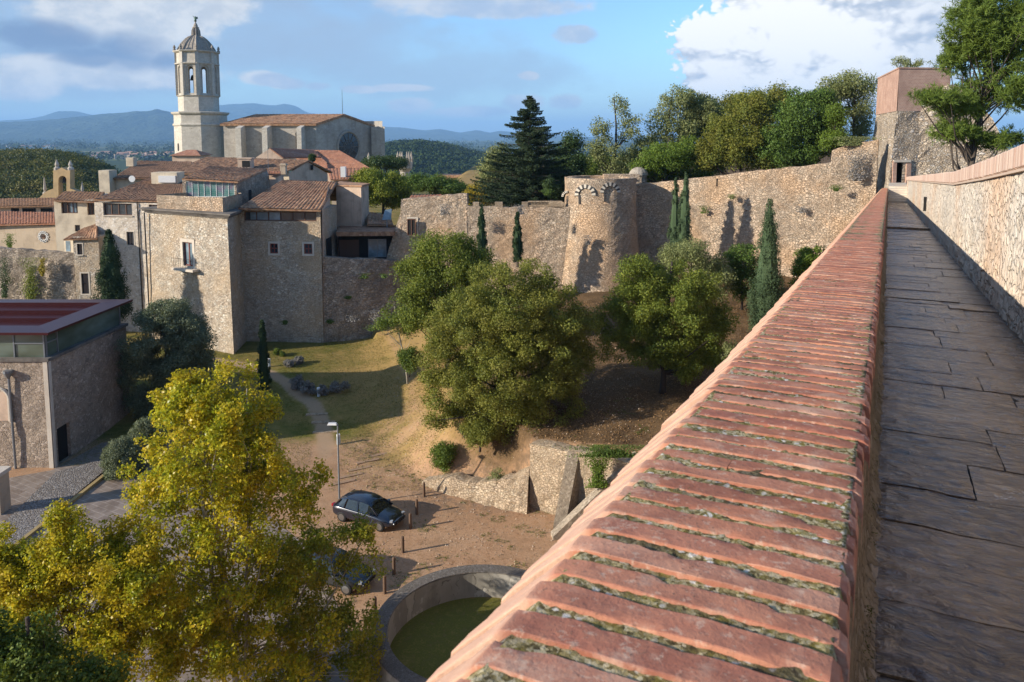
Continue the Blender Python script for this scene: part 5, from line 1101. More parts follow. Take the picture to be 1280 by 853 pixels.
base = t.mix(n3.ss(.60,.70)*.7, base, (.13,.085,.06)); base = t.mix((n2*.5+n3*.5).ss(.60,.66)*.5, base, (.10,.07,.055))
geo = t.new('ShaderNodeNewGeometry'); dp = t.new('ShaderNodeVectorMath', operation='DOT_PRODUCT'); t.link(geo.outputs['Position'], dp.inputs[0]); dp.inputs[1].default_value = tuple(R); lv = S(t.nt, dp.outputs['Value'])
base = t.mix((lv.ss(-.455, -.49)*.6+(n4-.5)*.4).clamp()*lv.ss(-.44,-.47), base, (.62,.42,.30))  # outer chamfer painted paler: stands in for sunlight on it, plus bleached brick ends
t.out(t.bsdf(base, .85, t.bump(n2*.7+n3*.5+n4*.4, .8, .005), spec=.25))
M['moss_mortar'], t = newmat('mossy_mortar')
c = t.coord(); n1 = t.noise(c, 60, 5, .7); n2 = t.noise(c, 25, 4, .6); v = t.vor(c, 130); vr = t.sep(v.outputs['Color'])
base = t.ramp(n1*.6+vr[0]*.4, [(.25,(.05,.04,.022)),(.4,(.15,.12,.05)),(.52,(.30,.25,.12)),(.66,(.46,.40,.26))]); base = t.mix(n2.ss(.5,.6)*.6, base, (.22,.18,.04)); base = t.mix(S(t.nt, t.vor(t.vadd(c, t.noise(c, 60, 3, color=True), .018), 48).outputs['Distance']).ss(.36,.2)*t.noise(c, 9, 3).ss(.50,.58), base, (.66,.63,.56))
base = t.mix(t.noise(t.mapping(c, loc=(9,3,2)), 5, 3).ss(.52,.64)*.7, base, (.05,.04,.03))
t.out(t.bsdf(base, .95, t.bump(n1+vr[1]*.6, 1.0, .008), spec=.1))
par = thing('parapet_wall', 'thick parapet topped with a long row of worn red coping bricks beside the walkway', 'parapet', W(1, -.2, -1.65))
PROF = [(-.605, -.32), (-.607, -.18), (-.60, -.135), (-.572, -.105), (-.525, -.06), (-.485, -.022), (-.468, -.006), (-.44, 0), (-.36, .002), (-.29, .001)]
PROF2 = [(-.28, .001), (-.20, .003), (-.12, .002), (-.06, 0), (-.035, -.003), (-.024, -.012), (-.02, -.03), (-.02, -.085)]
B0 = -.65; pitch_ = .088
def coping_bricks():
    V = []; F = []; t = .35; k = 0; rnd = random.Random(3)
    while t < TE:
        fine = t < 9; hw = pitch_*(.33+.05*min(1, t/5)) + rnd.uniform(-.0022, .0022); dz = rnd.gauss(0, .0011); yaw = rnd.gauss(0, .012); dv = rnd.gauss(0, .004)
        split = -.285+rnd.uniform(-.04, .04); whole = rnd.random() < .8
        for prof, sh in (((PROF+PROF2[1:], 0),) if whole else ((PROF, split+.289), (PROF2, split+.2805))):
            prof_ = [(v if (abs(v+.285) > .02) else v+sh, w_) for v, w_ in prof if not (sh and -.37 < v < -.35 and split < -.3)]
            if fine:   # denser across
                pp = []
                for (v0, w0), (v1, w1) in zip(prof_[:-1], prof_[1:]):
                    m_ = max(1, int(abs(v1-v0)/.018)) if t < 4 else 1
                    pp += [(v0+(v1-v0)*i/m_, w0+(w1-w0)*i/m_) for i in range(m_)]
                pp.append(prof_[-1]); prof_ = pp
            cols = [(-1, -.045), (-1, -.0045), (-.965, -.0012), (-.9, 0), (-.4, 0), (.05, 0), (.45, 0), (.9, 0), (.965, -.0012), (1, -.0045), (1, -.045)] if fine else [(-1, -.045), (-.96, -.003), (.96, -.003), (1, -.045)]
            b = len(V); dz2 = dz+rnd.gauss(0, .0006); dt_ = rnd.gauss(0, .002)
            for (v, w_) in prof_:
                for s_, ez in cols:
                    tt = t+s_*hw+dt_+yaw*(v+.28)
                    if fine:
                        q = Vector((tt*22, v*22, k*.37)); q2 = Vector((tt*75, v*75, k))
                        e = mnoise.fractal(q, .7, 2.1, 3)*.0014+mnoise.noise(q2)*.0011; chip = max(0, mnoise.noise(Vector((tt*14+5, v*14, k*3.1)))-.30)*.030*(abs(s_) > .8)
                        tt += s_*(e*1.6-chip*.7) if abs(s_) > .6 else 0; w2 = w_+ez+e-chip*.8
                    else: w2 = w_+ez
                    V.append(W(tt, v+dv, B0+w2+dz2))
            n_ = len(cols); m_ = len(prof_)
            for i in range(m_-1):
                for j in range(n_-1): F.append((b+i*n_+j, b+i*n_+j+1, b+(i+1)*n_+j+1, b+(i+1)*n_+j))
            F.append(tuple(b+j for j in range(n_-1, -1, -1))); F.append(tuple(b+(m_-1)*n_+j for j in range(n_)))
        t += pitch_*(1+rnd.gauss(0, .03)); k += 1
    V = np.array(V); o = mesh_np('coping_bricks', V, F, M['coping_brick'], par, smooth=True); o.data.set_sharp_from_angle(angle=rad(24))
    # flip-safe: let Blender recalculate shading normals is unnecessary for closed looks
    return o
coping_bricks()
def mortar():
    ts = [];  t = .3
    while t < TE: ts.append(t); t += .011 if t < 4 else (.03 if t < 10 else .5)
    prof = [(-.594, -.24), (-.588, -.145), (-.545, -.095), (-.50, -.055), (-.47, -.020)]+[(v, -.0028) for v in np.linspace(-.45, -.04, 44)]+[(-.032, -.03), (-.03, -.10)]
    V = []
    for t in ts:
        for v, w_ in prof:
            e = 0
            if t < 10: e = .0022*mnoise.fractal(Vector((t*40, v*40, 1)), .8, 2.1, 4)+.004*mnoise.noise(Vector((t*120, v*120, 2)))+.0012*mnoise.noise(Vector((t*9, v*9, 2)))
            V.append(W(t, v, B0+w_+e))
    mesh_np('mortar', np.array(V), grid_faces(len(ts), len(prof)), M['moss_mortar'], par)
mortar()
M['parface'] = stone('damp_parapet_stone', [(.16,.12,.08),(.24,.19,.13),(.20,.16,.12)], (.14,.11,.07), 11, 1.3, .5, .02, stain=(.05,.045,.025), stain_amt=.6, seed=14)
def strip_wall(name, parent, prof, t0, t1, mat, step=.12, amp=.012, far=1.2, loc=None):
    ts = []; t = t0
    while t < t1: ts.append(t); t += step if t < 12 else far
    ts.append(t1); V = []
    for t in ts:
        for i, (v, w_) in enumerate(prof):
            e = amp*mnoise.fractal(Vector((t*6, v*9, w_*9)), .8, 2.1, 4); V.append(W(t, v+e, w_+e*.5))
    return mesh_np(name, np.array(V), [tuple(q[::-1]) for q in grid_faces(len(ts), len(prof))], mat, parent, loc=loc)
strip_wall('inner_face', par, [(-.04, -.72), (-.045, -.80), (-.045, -.95), (-.04, -1.1), (-.04, -1.25), (-.03, -1.4), (-.025, -1.52), (-.01, -1.60), (.02, -1.645), (.06, -1.665)], .2, TE, M['parface'], .05, .008)
strip_wall('outer_face', par, [(-.56, -19.8), (-.56, -14), (-.55, -8), (-.55, -4), (-.55, -2), (-.55, -.9)], -3, TE+1, M['rubble'], .5, .03)
V = [W(t, v, w_) for t in (-3, TE+1) for v, w_ in ((-.5, -19.5), (-.5, -.95), (-.06, -.95), (-.06, -19.5))]; 
mesh_np('core', np.array(V), [(0,1,2,3),(7,6,5,4),(0,4,5,1),(1,5,6,2),(2,6,7,3),(3,7,4,0)], M['rubble_dark'], par)
# tufts of moss in the gutter along the parapet foot
rg = np.random.default_rng(4); P = []
for k in range(60):
    t = rg.uniform(1.4, 14); n_ = 60; P.append(np.array([W(t+rg.normal(0, .05), -.02+abs(rg.normal(0, .02)), -1.635+abs(rg.normal(0, .015))) for _ in range(n_)]))
V, F_ = cards(np.concatenate(P), .014, None, 3, .3, .9); o = mesh_np('gutter_moss', V, F_, M_moss if 'M_moss' in globals() else leaf('moss', [(.03,.035,.01),(.07,.08,.015),(.12,.13,.02)], .1)); tag(o, 'thin moss growing in the gutter between parapet and walkway', 'moss', kind='stuff')

# walkway slabs
m, t = newmat('wet_flagstone'); M['flag'] = m
g = t.new('ShaderNodeNewGeometry'); ri = S(t.nt, g.outputs['Random Per Island']); c = t.coord()
rc = t.mapping(c, rot=(0, 0, math.atan2(D[1], D[0])*-1)); a = t.noise(t.mapping(rc, (17, 8.5, 12)), 1.0, 6, .62, dist=.5); b = t.noise(c, 2.2, 4, .6); f = t.noise(c, 60, 3, .6)
base = t.ramp(ri*.4+b*.6, [(.25,(.065,.04,.024)),(.5,(.11,.072,.044)),(.75,(.20,.135,.082))]); base = t.mix(a.ss(.5,.66)*.55, base, (.28,.205,.13)); base = t.mix(a.ss(.48,.36)*.55, base, (.045,.032,.024)); base = t.mix(t.noise(c, 5, 4).ss(.63,.70)*f.ss(.5,.6)*.7, base, (.45,.42,.38))
wet = t.noise(t.mapping(c, loc=(3,3,3)), 1.1, 4, .6).ss(.40, .60)
rough = (wet*-.12+a*.18+.19)
t.out(t.bsdf(base, rough, t.bump(a*1.0+f*.05, 1.0, .026), spec=.6))
M['joint'] = plain('dark_damp_joint', (.03,.025,.02), .9)
WR = 1.335
def walkway():
    V = []; F = []; rnd = random.Random(11); t = .2; zoff = lambda t: -1.65
    slabs = []
    while t < 68:
        L = rnd.uniform(.30, .62); cuts = [.0]
        v = .0
        while True:
            v += rnd.uniform(.42, 1.0)
            if v > WR-.25: break
            cuts.append(v)
        cuts.append(WR+.03); sk = rnd.uniform(-.02, .02)
        for a_, b_ in zip(cuts[:-1], cuts[1:]): slabs.append((t, t+L, a_, b_, sk, rnd.gauss(0, .003)))
        t += L
    for (t0, t1, v0, v1, sk, dz) in slabs:
        g_ = .0035 if t0 < 15 else .007; fine = t0 < 12; nu = max(2, int((t1-t0)/.05)) if fine else 1; nv = max(2, int((v1-v0)/.06)) if fine else 1
        b = len(V)
        for i in range(nu+1):
            for j in range(nv+1):
                fu, fv = i/nu, j/nv; tt = t0+g_+(t1-t0-2*g_)*fu; vv = v0+g_+(v1-v0-2*g_)*fv
                edge = (i in (0, nu)) or (j in (0, nv)); e = 0
                if fine: e = .007*mnoise.fractal(Vector((tt*5, vv*5, 3)), .8, 2.2, 4)-.005*edge; vv += .01*mnoise.noise(Vector((tt*9, vv*5, 8)))*(0 < j < nv or True)*(1 if 0 < j else 0)
                tt += .02*mnoise.noise(Vector((vv*4, t0*0+round(tt*3)/3, 5))) if fine else 0
                V.append(W(tt+sk*(vv-.6), vv, zoff(tt)+dz+e))
        w = nv+1
        for i in range(nu):
            for j in range(nv): F.append((b+i*w+j, b+(i+1)*w+j, b+(i+1)*w+j+1, b+i*w+j+1)[::-1])
        # skirts
        per = [b+j for j in range(w)]+[b+i*w+nv for i in range(1, nu+1)]+[b+nu*w+j for j in range(nv-1, -1, -1)]+[b+i*w for i in range(nu-1, 0, -1)]
        bb = len(V)
        for q in per: p = V[q]; V.append(np.array([p[0], p[1], p[2]-.04]))
        n_ = len(per); F += [(per[k], per[(k+1) % n_], bb+(k+1) % n_, bb+k) for k in range(n_)]
    o = mesh_np('walkway', np.array(V), F, M['flag']); o['kind'] = 'structure'
walkway()
V = [W(t, v, w_) for t in (-3, 76) for v, w_ in ((-.05, -1.664), (1.4, -1.664))]; o = mesh_np('walkway_bed', np.array(V), [(0, 1, 3, 2)], M['joint']); o['kind'] = 'structure'
# step across the path and the ramp of steps up to the door
def slab_across(t0, t1, w0, w1, name, label):
    mb = MB(); q = [W(t0, 0, 0), W(t1, 0, 0), W(t1, WR+.02, 0), W(t0, WR+.02, 0)]; zz = [p[2]-1.65 for p in q]
    vs = [(p[0], p[1], z+w0) for p, z in zip(q, zz)]+[(p[0], p[1], z+w1) for p, z in zip(q, zz)]
    return vs
mb = MB()
zdoor = Z_(1122, 228.5, 67); zb0 = W(66, 0, 0)[2]-1.65; nst = 7
for k in range(nst):
    t0 = 66+k*.55; t1 = 76; z = zb0+(zdoor-zb0)*(k+1)/nst; q = [W(t0, 0, 0), W(t0, WR+.02, 0), W(t1, WR+.02, 0), W(t1, 0, 0)]
    mb.add([(p[0], p[1], z-1.6) for p in q]+[(p[0], p[1], z) for p in q], [(3,2,1,0),(4,5,6,7),(0,1,5,4),(1,2,6,5),(2,3,7,6),(3,0,4,7)])
o = mb.build('entrance_steps', M['sill'], loc=W(67, .7, -1.65)); tag(o, 'pale stone steps climbing to the narrow doorway of the tower', 'steps')
mb = MB()
for (t0, dz) in ((29.5, .07),):
    q = [W(t0, .0, -1.65), W(t0+.35, .0, -1.65), W(t0+.35, WR, -1.65), W(t0, WR, -1.65)]; mb.add([(p[0], p[1], p[2]-.05) for p in q]+[(p[0], p[1], p[2]+dz) for p in q], [(3,2,1,0),(4,5,6,7),(0,1,5,4),(1,2,6,5),(2,3,7,6),(3,0,4,7)])
o = mb.build('threshold_stone', M['flag'], loc=W(29.5, .7, -1.65)); tag(o, 'raised dark stone threshold crossing the walkway halfway along', 'step')

# inner wall on the right with its brick coping
iw = thing('walkway_side_wall', 'tall plastered rubble wall with a red brick coping on the right side of the walkway', 'wall', W(5, 1.35, -1.65))
def inner_wall():
    ts = []; t = 1.0
    while t < 72.5: ts.append(t); t += .07 if t < 16 else (.2 if t < 35 else .5)
    hs = list(np.linspace(-1.68, 0, 26)); V = []; 
    def topw(t): return np.interp(t, [0, 9, 14, 20, 40, 73], [.26, .24, .12, .01, .05, .12])-.02
    for t in ts:
        tw_ = topw(t)
        for h in hs:
            w_ = -1.68+(h+1.68)/1.68*(tw_+1.68); q = Vector((t*2.1, w_*2.4, 0)); q2 = Vector((t*6, w_*7, 3))
            e = .02*mnoise.fractal(q, .8, 2.2, 5)+.012*abs(mnoise.noise(q2))*(t < 20)+(.045*abs(mnoise.noise(Vector((t*4.2, w_*5.5, 9))))+.02*mnoise.noise(q2))*float(ss(w_, -1.0, -1.3))*(t < 30)+.03*max(0, -(w_+1.45))*1.0; V.append(W(t, WR+.02-e+.03*(w_+1.65)*0, w_))
    mesh_np('wall', np.array(V), [tuple(q) for q in grid_faces(len(ts), len(hs))], M['inwall'], iw)
    mesh_np('wall', np.array([W(t, WR+.5, w_) for t in (1, 72.5) for w_ in (-4, topw(t))]), [(0,1,3,2)], M['rubble'], iw)
    V = []; F = []; rnd = random.Random(6); t = 1.2; pr = [(WR-.0, -.02), (WR-.035, .0), (WR-.035, .225), (WR-.02, .245), (WR+.25, .25), (WR+.5, .25), (WR+.52, -.02)]
    while t < 72.5:
        b = len(V); hw = .046; dz = rnd.gauss(0, .003); dv = rnd.gauss(0, .003); tw_ = topw(t)
        for v, w_ in pr:
            for s_, r_ in ((-1, .004), (-.9, 0), (.9, 0), (1, .004)): V.append(W(t+s_*hw, v+dv+(r_ if v < WR+.1 else 0), tw_+w_-(r_ if w_ > .2 else 0)+dz))
        n_ = 4
        for i in range(len(pr)-1):
            for j in range(3): F.append((b+i*n_+j, b+i*n_+j+1, b+(i+1)*n_+j+1, b+(i+1)*n_+j)[::-1])
        F.append(tuple(b+i*n_ for i in range(len(pr)))); F.append(tuple(b+i*n_+3 for i in range(len(pr)-1, -1, -1)))
        t += .1
    mesh_np('coping_bricks', np.array(V), F, M['coping_pale'], iw)
    V = [];
    for t in ts:
        for v, w_ in ((WR+.0, -.06), (WR-.03, -.055), (WR-.03, -.025), (WR-.0, -.02), (WR+.0, .2), (WR+.5, .215)): V.append(W(t, v, topw(t)+w_))
    mesh_np('mortar', np.array(V), [tuple(q) for q in grid_faces(len(ts), 6)], M['mortar_pale'], iw)
M['coping_pale'], t = newmat('pale_coping_brick'); g = t.new('ShaderNodeNewGeometry'); ri = S(t.nt, g.outputs['Random Per Island']); c = t.coord(); n = t.noise(c, 14, 5, .6)
t.out(t.bsdf(t.mix(n.ss(.4,.7)*.5, t.ramp(ri, [(0,(.40,.26,.20)),(.5,(.48,.34,.27)),(1,(.54,.42,.34))]), (.46,.37,.30)), .88, t.bump(n, .5, .01), spec=.2)); M['mortar_pale'] = plain('pale_mortar', (.50,.38,.29), .95)
inner_wall()
q = W(13.2, WR+.0, -.62); 
o = MB().box(W(34, WR-.03, -1.15), (.12, .1, .55), D[:2]).build('drain_slit', M['dark'], loc=W(34, WR, -1.2)); tag(o, 'narrow dark drainage slit in the side wall of the walkway', 'slit')

# ------------------------------------------------------------------ lower retaining walls below us
rtn = thing('retaining_wall', 'ochre stone retaining wall with an ivy patch below the terrace trees', 'retaining wall', T(700, 640, 41.5))
tz = lambda x, y: float(Z_(700, 560, 41)) 
p_a = atz(662, 634, 0); p_b = atz(712, 648, 0); p_c = atz(775, 690, 0)
ztw = Z_(664, 556, p_a[1])
rough_wall('', '', [(p_a[0], p_a[1], ztw), (p_b[0], p_b[1]-.2, ztw+.25), (p_b[0]+4, p_b[1]-2.2, ztw+.3), (p_b[0]+12, p_b[1]-6, ztw+.4)], -.4, 1.0, M['terrace'], amp=.08, seed=7, step=.3, parent=rtn)
M['capstone'] = stone('lichened_cap_stone', [(.26,.21,.16),(.38,.31,.23),(.50,.42,.32)], (.34,.28,.21), 9, 1, .8, .03, stain=(.10,.08,.065), stain_amt=.7, seed=20, edge=.03, crack=.2, sv=.4)
# sloping buttress coping
bt0 = atz(699, 663, .0); q0 = np.array([bt0[0], bt0[1], .25]); q1 = np.array(atz(716, 558, ztw+.3)); q1[1] = p_b[1]-.3
mb = MB(); w = .32
for a_, b_ in ((q0, q1),):
    dirx = np.array([1, 0, 0]); mb.add([a_-dirx*w, a_+dirx*w, b_+dirx*w, b_-dirx*w, a_-dirx*w-[0,0,a_[2]+.4], a_+dirx*w-[0,0,a_[2]+.4], b_+dirx*w-[0,0,b_[2]+.4], b_-dirx*w-[0,0,b_[2]+.4]], [(0,1,2,3),(4,7,6,5),(0,4,5,1),(1,5,6,2),(2,6,7,3),(3,7,4,0)])
mb.build('buttress', M['capstone'], rtn)
# second raking wall close to our own
q0 = np.array(atz(690, 668, .2)); q1 = np.array(atz(795, 566, ztw+.6)); mb = MB(); n_ = np.cross(q1-q0, [0,0,1]); n_ /= np.linalg.norm(n_); w = .28
mb.add([q0-n_*w, q0+n_*w, q1+n_*w, q1-n_*w]+[p-[0,0,p[2]+.4] for p in (q0-n_*w, q0+n_*w, q1+n_*w, q1-n_*w)], [(0,1,2,3),(4,7,6,5),(0,4,5,1),(1,5,6,2),(2,6,7,3),(3,7,4,0)])
o = mb.build('raking_wall', M['capstone'], loc=q0); tag(o, 'low raking stone wall slanting up behind the coping bricks of the parapet', 'wall')
# rough bank wall of loose stones along the mound foot
rough_wall('stone_bank', 'low broken bank of pale field stones holding the earth mound', [(*atz(528,606,.0)[:2], .35), (*atz(560,614,0)[:2], .7), (*atz(600,624,0)[:2], 1.0), (*atz(640,632,0)[:2], 1.45), (p_a[0]-.05, p_a[1]+.05, 2.0)], -.3, .9, M['terrace'], amp=.13, seed=8, step=.22, jag=.22, batter=.45)
# curved concrete ring wall
cx, cy_, rr = RING; rw2 = thing('curved_concrete_wall', 'curved concrete ramp wall with a rough dark top around a mossy pit', 'wall', (cx, cy_, 0)); N_ = 96; zt = 1.15; ri_ = rr-.62
mb = MB(); vs = []
for k in range(N_): a_ = 2*math.pi*k/N_; ca, sa = math.cos(a_), math.sin(a_); vs += [(cx+ri_*ca, cy_+ri_*sa, -.3), (cx+ri_*ca, cy_+ri_*sa, zt), (cx+rr*ca, cy_+rr*sa, zt), (cx+rr*ca, cy_+rr*sa, -.3)]
f1 = []; f2 = []
for k in range(N_):
    a_, b_ = k*4, ((k+1) % N_)*4; f1 += [(a_, a_+1, b_+1, b_), (a_+2, a_+3, b_+3, b_+2)]; f2.append((a_+1, a_+2, b_+2, b_+1))
MB().add(vs, f1+f2).build('wall', M['concrete'], rw2)
mb = MB(); vs = []
for k in range(N_): a_ = 2*math.pi*k/N_; ca, sa = math.cos(a_), math.sin(a_); vs += [(cx+(ri_+dr_)*ca, cy_+(ri_+dr_)*sa, zt+.035+dz_) for dr_, dz_ in ((-.02, 0), (.0, .04), (.3, .05), (.6, .04), (.64, 0))]
mb.add(vs, [(k*5+j, k*5+j+1, ((k+1) % N_)*5+j+1, ((k+1) % N_)*5+j) for k in range(N_) for j in range(4)]+[(k*5+4, k*5, ((k+1) % N_)*5, ((k+1) % N_)*5+4) for k in range(N_)]); mb.build('rough_top', M['aggregate'], rw2)

# ------------------------------------------------------------------ left: old garden wall and museum hall
rough_wall('ivy_garden_wall', 'dark old rubble wall with hanging ivy behind the red metal roof', [T(-30,309,77), T(20,311,77), T(38,313,76.9), T(60,315,76.8), T(92,317,76.6)], 0, .9, M['rubble_dark'], amp=.1, seed=9)
zg = 0.0; cA = atz(68, 585, zg); Xc = cA[0]; Yc = cA[1]
mus = thing('museum_hall', 'brownish stone hall with a green glass clerestory and a sunken oxide red metal roof', 'building', (Xc, Yc, 0)); zs_ = Z_(52, 452, Yc); zr_ = Z_(51, 417, Yc)
pts = [(-48, Yc+.2), (Xc, Yc), (Xc+.4, 56.4), (-48, 56.4)]
F0 = Face(pts[0], pts[1], 0, zs_); F1 = Face(pts[1], pts[2], 0, zs_)
dv = F1.rect(72, 531, 88.5, 578); dv = (dv[0], dv[1], 0.02, dv[3]); dd = F1.rect(163, 505, 172, 530); dd = (min(dd[0], F1.L-1.4), F1.L-.5, dd[2], dd[3])
shell(mus, pts, -.3, zs_, M['museum'], {0: [], 1: [dv]}, .6, .03)
MB().quad(F1.at(dv[0], dv[2], -.22), F1.at(dv[1], dv[2], -.22), F1.at(dv[1], dv[3], -.22), F1.at(dv[0], dv[3], -.22)).build('door', M['iron'], mus)
MB().beam(F1.at(.10, -.2, .05), F1.at(.10, zs_-.02, .05), .22, .05, up=(*F1.n, 0)).beam(F0.at(F0.L-.14, -.2, .05), F0.at(F0.L-.14, zs_-.02, .05), .28, .05, up=(*F0.n, 0)).build('corner_quoin', M['sill'], mus)
MB().prism(offset(pts, .12), zs_+.003, zs_+.2).build('ledge', M['cornice'], mus)
inn = offset(pts, -.25); mbg = MB()
for i in (0, 1):
    Fg_ = Face(inn[i], inn[(i+1) % 4], zs_+.2, zr_); mbg.quad(Fg_.at(0, zs_+.2), Fg_.at(Fg_.L, zs_+.2), Fg_.at(Fg_.L, zr_), Fg_.at(0, zr_))
m, t = newmat('green_clerestory_glass'); c = t.coord(); n = t.noise(t.mapping(c, (.25,.25,.6)), 1, 3); t.out(t.bsdf(t.ramp(n, [(.3,(.05,.06,.035)),(.5,(.10,.13,.10)),(.7,(.17,.22,.19))]), .12, spec=.9))
gl_ = mbg.build('clerestory_glass', m, mus); mb = MB()
for i in (0, 1):
    Fg_ = Face(inn[i], inn[(i+1) % 4], zs_+.2, zr_); us = [Fg_.L-.06-k*1.9 for k in range(9)] if i == 0 else [.06, 1.15]+[Fg_.L-.1]
    for u in us:
        if u > 0: MB().beam(Fg_.at(u, zs_+.2, .03), Fg_.at(u, zr_, .03), .09, .07, up=(*Fg_.n, 0)).build('glazing_bar', M['steel'], gl_)
    if i == 0: mb.beam(Fg_.at(Fg_.L-1.9, zr_-.7, .035), Fg_.at(Fg_.L, zr_-.7, .035), .06, .07)
    else: mb.beam(Fg_.at(0, zr_-.7, .035), Fg_.at(1.15, zr_-.7, .035), .06, .07)
mb.build('transom', M['steel'], gl_)
# roof: rim sheet with a stepped pit
ro = offset(pts, .38); z0_ = zr_+.02; mb = MB()
def ringf(o_, i_, zo, zi):
    for k in range(4): a, b, c, d = ro_[o_][k], ro_[o_][(k+1) % 4], ro_[i_][(k+1) % 4], ro_[i_][k]; mb.quad((*a, zo), (*b, zo), (*c, zi), (*d, zi))
ro_ = {k: offset(pts, v) for k, v in {'a': .40, 'b': -1.1, 'c': -1.9, 'd': -2.6, 'e': -3.3}.items()}
ringf('a', 'b', z0_+.12, z0_+.2); ringf('b', 'b', z0_+.2, z0_-.05); ringf('b', 'c', z0_-.05, z0_-.2); ringf('c', 'c', z0_-.2, z0_-.45); ringf('c', 'd', z0_-.45, z0_-.6); ringf('d', 'd', z0_-.6, z0_-.85); ringf('d', 'e', z0_-.85, z0_-1.0)
mb.poly([(*p, z0_-1.0) for p in ro_['e']]); ringf('a', 'a', z0_-.03, z0_+.12); mb.poly([(*p, z0_-.03) for p in ro_['a']][::-1]) if False else None
mb.build('metal_roof', M['metal_red'], mus)
mb = MB()
for k in range(4): a, b = ro_['a'][k], ro_['a'][(k+1) % 4]; c, d = inn[(k+1) % 4], inn[k]; mb.quad((*a, z0_-.03), (*b, z0_-.03), (*c, z0_-.01), (*d, z0_-.01))
mb.build('eaves_soffit', M['steel'], mus)
u, z = F0.uz(12.5, 466); MB().tube([F0.at(u, z, .16), F0.at(u+.05, 0, .16)], [.075, .075], 8).lathe(F0.at(u, z-.1, .2), [(.1, -.2), (.28, .15), (.28, .3)], 8).build('downpipe', M['steel'], mus)
r_ = F0.rect(-14, 485, 12, 520); uu = F0.uz(-1, 500)[0]; w_ = F0.uz(11, 500)[0]-uu; zb_, zs2 = F0.uz(0, 526)[1], F0.uz(0, 498)[1]
arc = [(uu-w_, zb_), (uu+w_, zb_)]+[(uu+w_*math.cos(a), zs2+w_*math.sin(a)) for a in np.linspace(0, math.pi, 12)]
MB().poly([F0.at(a, b, .04) for a, b in arc]).build('arched_niche', M['stuc_pink'], mus)
mb = MB(); P_ = [F0.at(uu+w_*1.08*math.cos(a), zs2+w_*1.08*math.sin(a), .06) for a in np.linspace(0, math.pi, 12)]; mb.tube([F0.at(uu+w_*1.08, zb_, .06)]+P_, [.11]*13, 6); mb.build('arch_trim', M['sill'], mus)
u, z = F0.uz(4, 548); 
# stone gate pier at the left edge, cobbled lane and kerb
q = atz(1, 640, 0); gp = thing('gate_pier', 'short stone gate pier at the left edge beside the cobbled lane', 'pier', (q[0], q[1], 0)); MB().box((q[0]-.15, q[1], -.1), (.9, .9, 2.3)).build('shaft', M['stuc_grey'], gp); MB().box((q[0]-.15, q[1], 2.22), (1.1, 1.1, .22)).build('cap', M['sill'], gp)
m, t = newmat('cobbles'); c = t.coord(); v = t.vor(c, 7); e = S(t.nt, t.vor(c, 7, 'DISTANCE_TO_EDGE').outputs['Distance']); r0 = t.sep(v.outputs['Color'])[0]
t.out(t.bsdf(t.mix(e.ss(.02,.12), (.10,.08,.06), t.ramp(r0, [(0,(.15,.135,.125)),(.5,(.22,.20,.185)),(1,(.30,.28,.26))])), .7, t.bump(e.ss(0,.2), .8, .03), spec=.4)); M['cobble'] = m
m, t = newmat('brick_paving'); c = t.coord(); b = t.new('ShaderNodeTexBrick'); t.link(t.mapping(c, rot=(0,0,.5)), b.inputs['Vector']); b.inputs['Scale'].default_value = 1; b.inputs['Brick Width'].default_value = .9; b.inputs['Row Height'].default_value = .45; b.inputs['Mortar Size'].default_value = .02
t.setin(b, 'Color1', (.20,.155,.125)); t.setin(b, 'Color2', (.25,.20,.16)); t.setin(b, 'Mortar', (.36,.30,.25)); n = t.noise(c, 1.2, 5, .6)
t.out(t.bsdf(t.mix(n.ss(.4,.65)*.5, b.outputs['Color'], (.15,.11,.085)), n.ss(.6,.4)*.35+.35, t.bump(n, .3, .02), spec=.5)); M['paving'] = m
def sheet(name, px, z, mat, thick=0):
    P_ = [atz(x, y, 0) for x, y in px]; return [(p[0], p[1]) for p in P_]
o = MB().poly([(x, y, .02) for x, y in sheet('', [(66,588),(160,536),(175,548),(133,590),(-60,733),(-75,640),(0,600)], 0, None)]).build('path', M['paving']); o['kind'] = 'structure'
o = MB().poly([(x, y, .10) for x, y in sheet('', [(70,592),(128,576),(131,590),(20,682),(-40,728),(-60,708),(0,660)], 0, None)]).build('cobbled_path', M['cobble']); o['kind'] = 'structure'
k0, k1 = atz(-40, 732, 0), atz(136, 592, 0); mb = MB(); mb.beam(np.array([k0[0], k0[1], .07]), np.array([k1[0], k1[1], .07]), .22, .2); o = mb.build('kerb', plain('lichen_yellow_kerb', (.36,.26,.11), .9)); o['kind'] = 'structure'
P_ = sheet('', [(140,592),(200,575),(330,640),(390,690),(440,800),(420,1000),(-260,1000),(-60,748)], 0, None); o = MB().poly([(x, y, .024) for x, y in P_]).build('pavement', M['paving']); o['kind'] = 'structure'
# ------------------------------------------------------------------ trees
def gbase(px, Y, dz=0): x = X_(px, Y); return (x, Y, hz(x, Y)+dz)
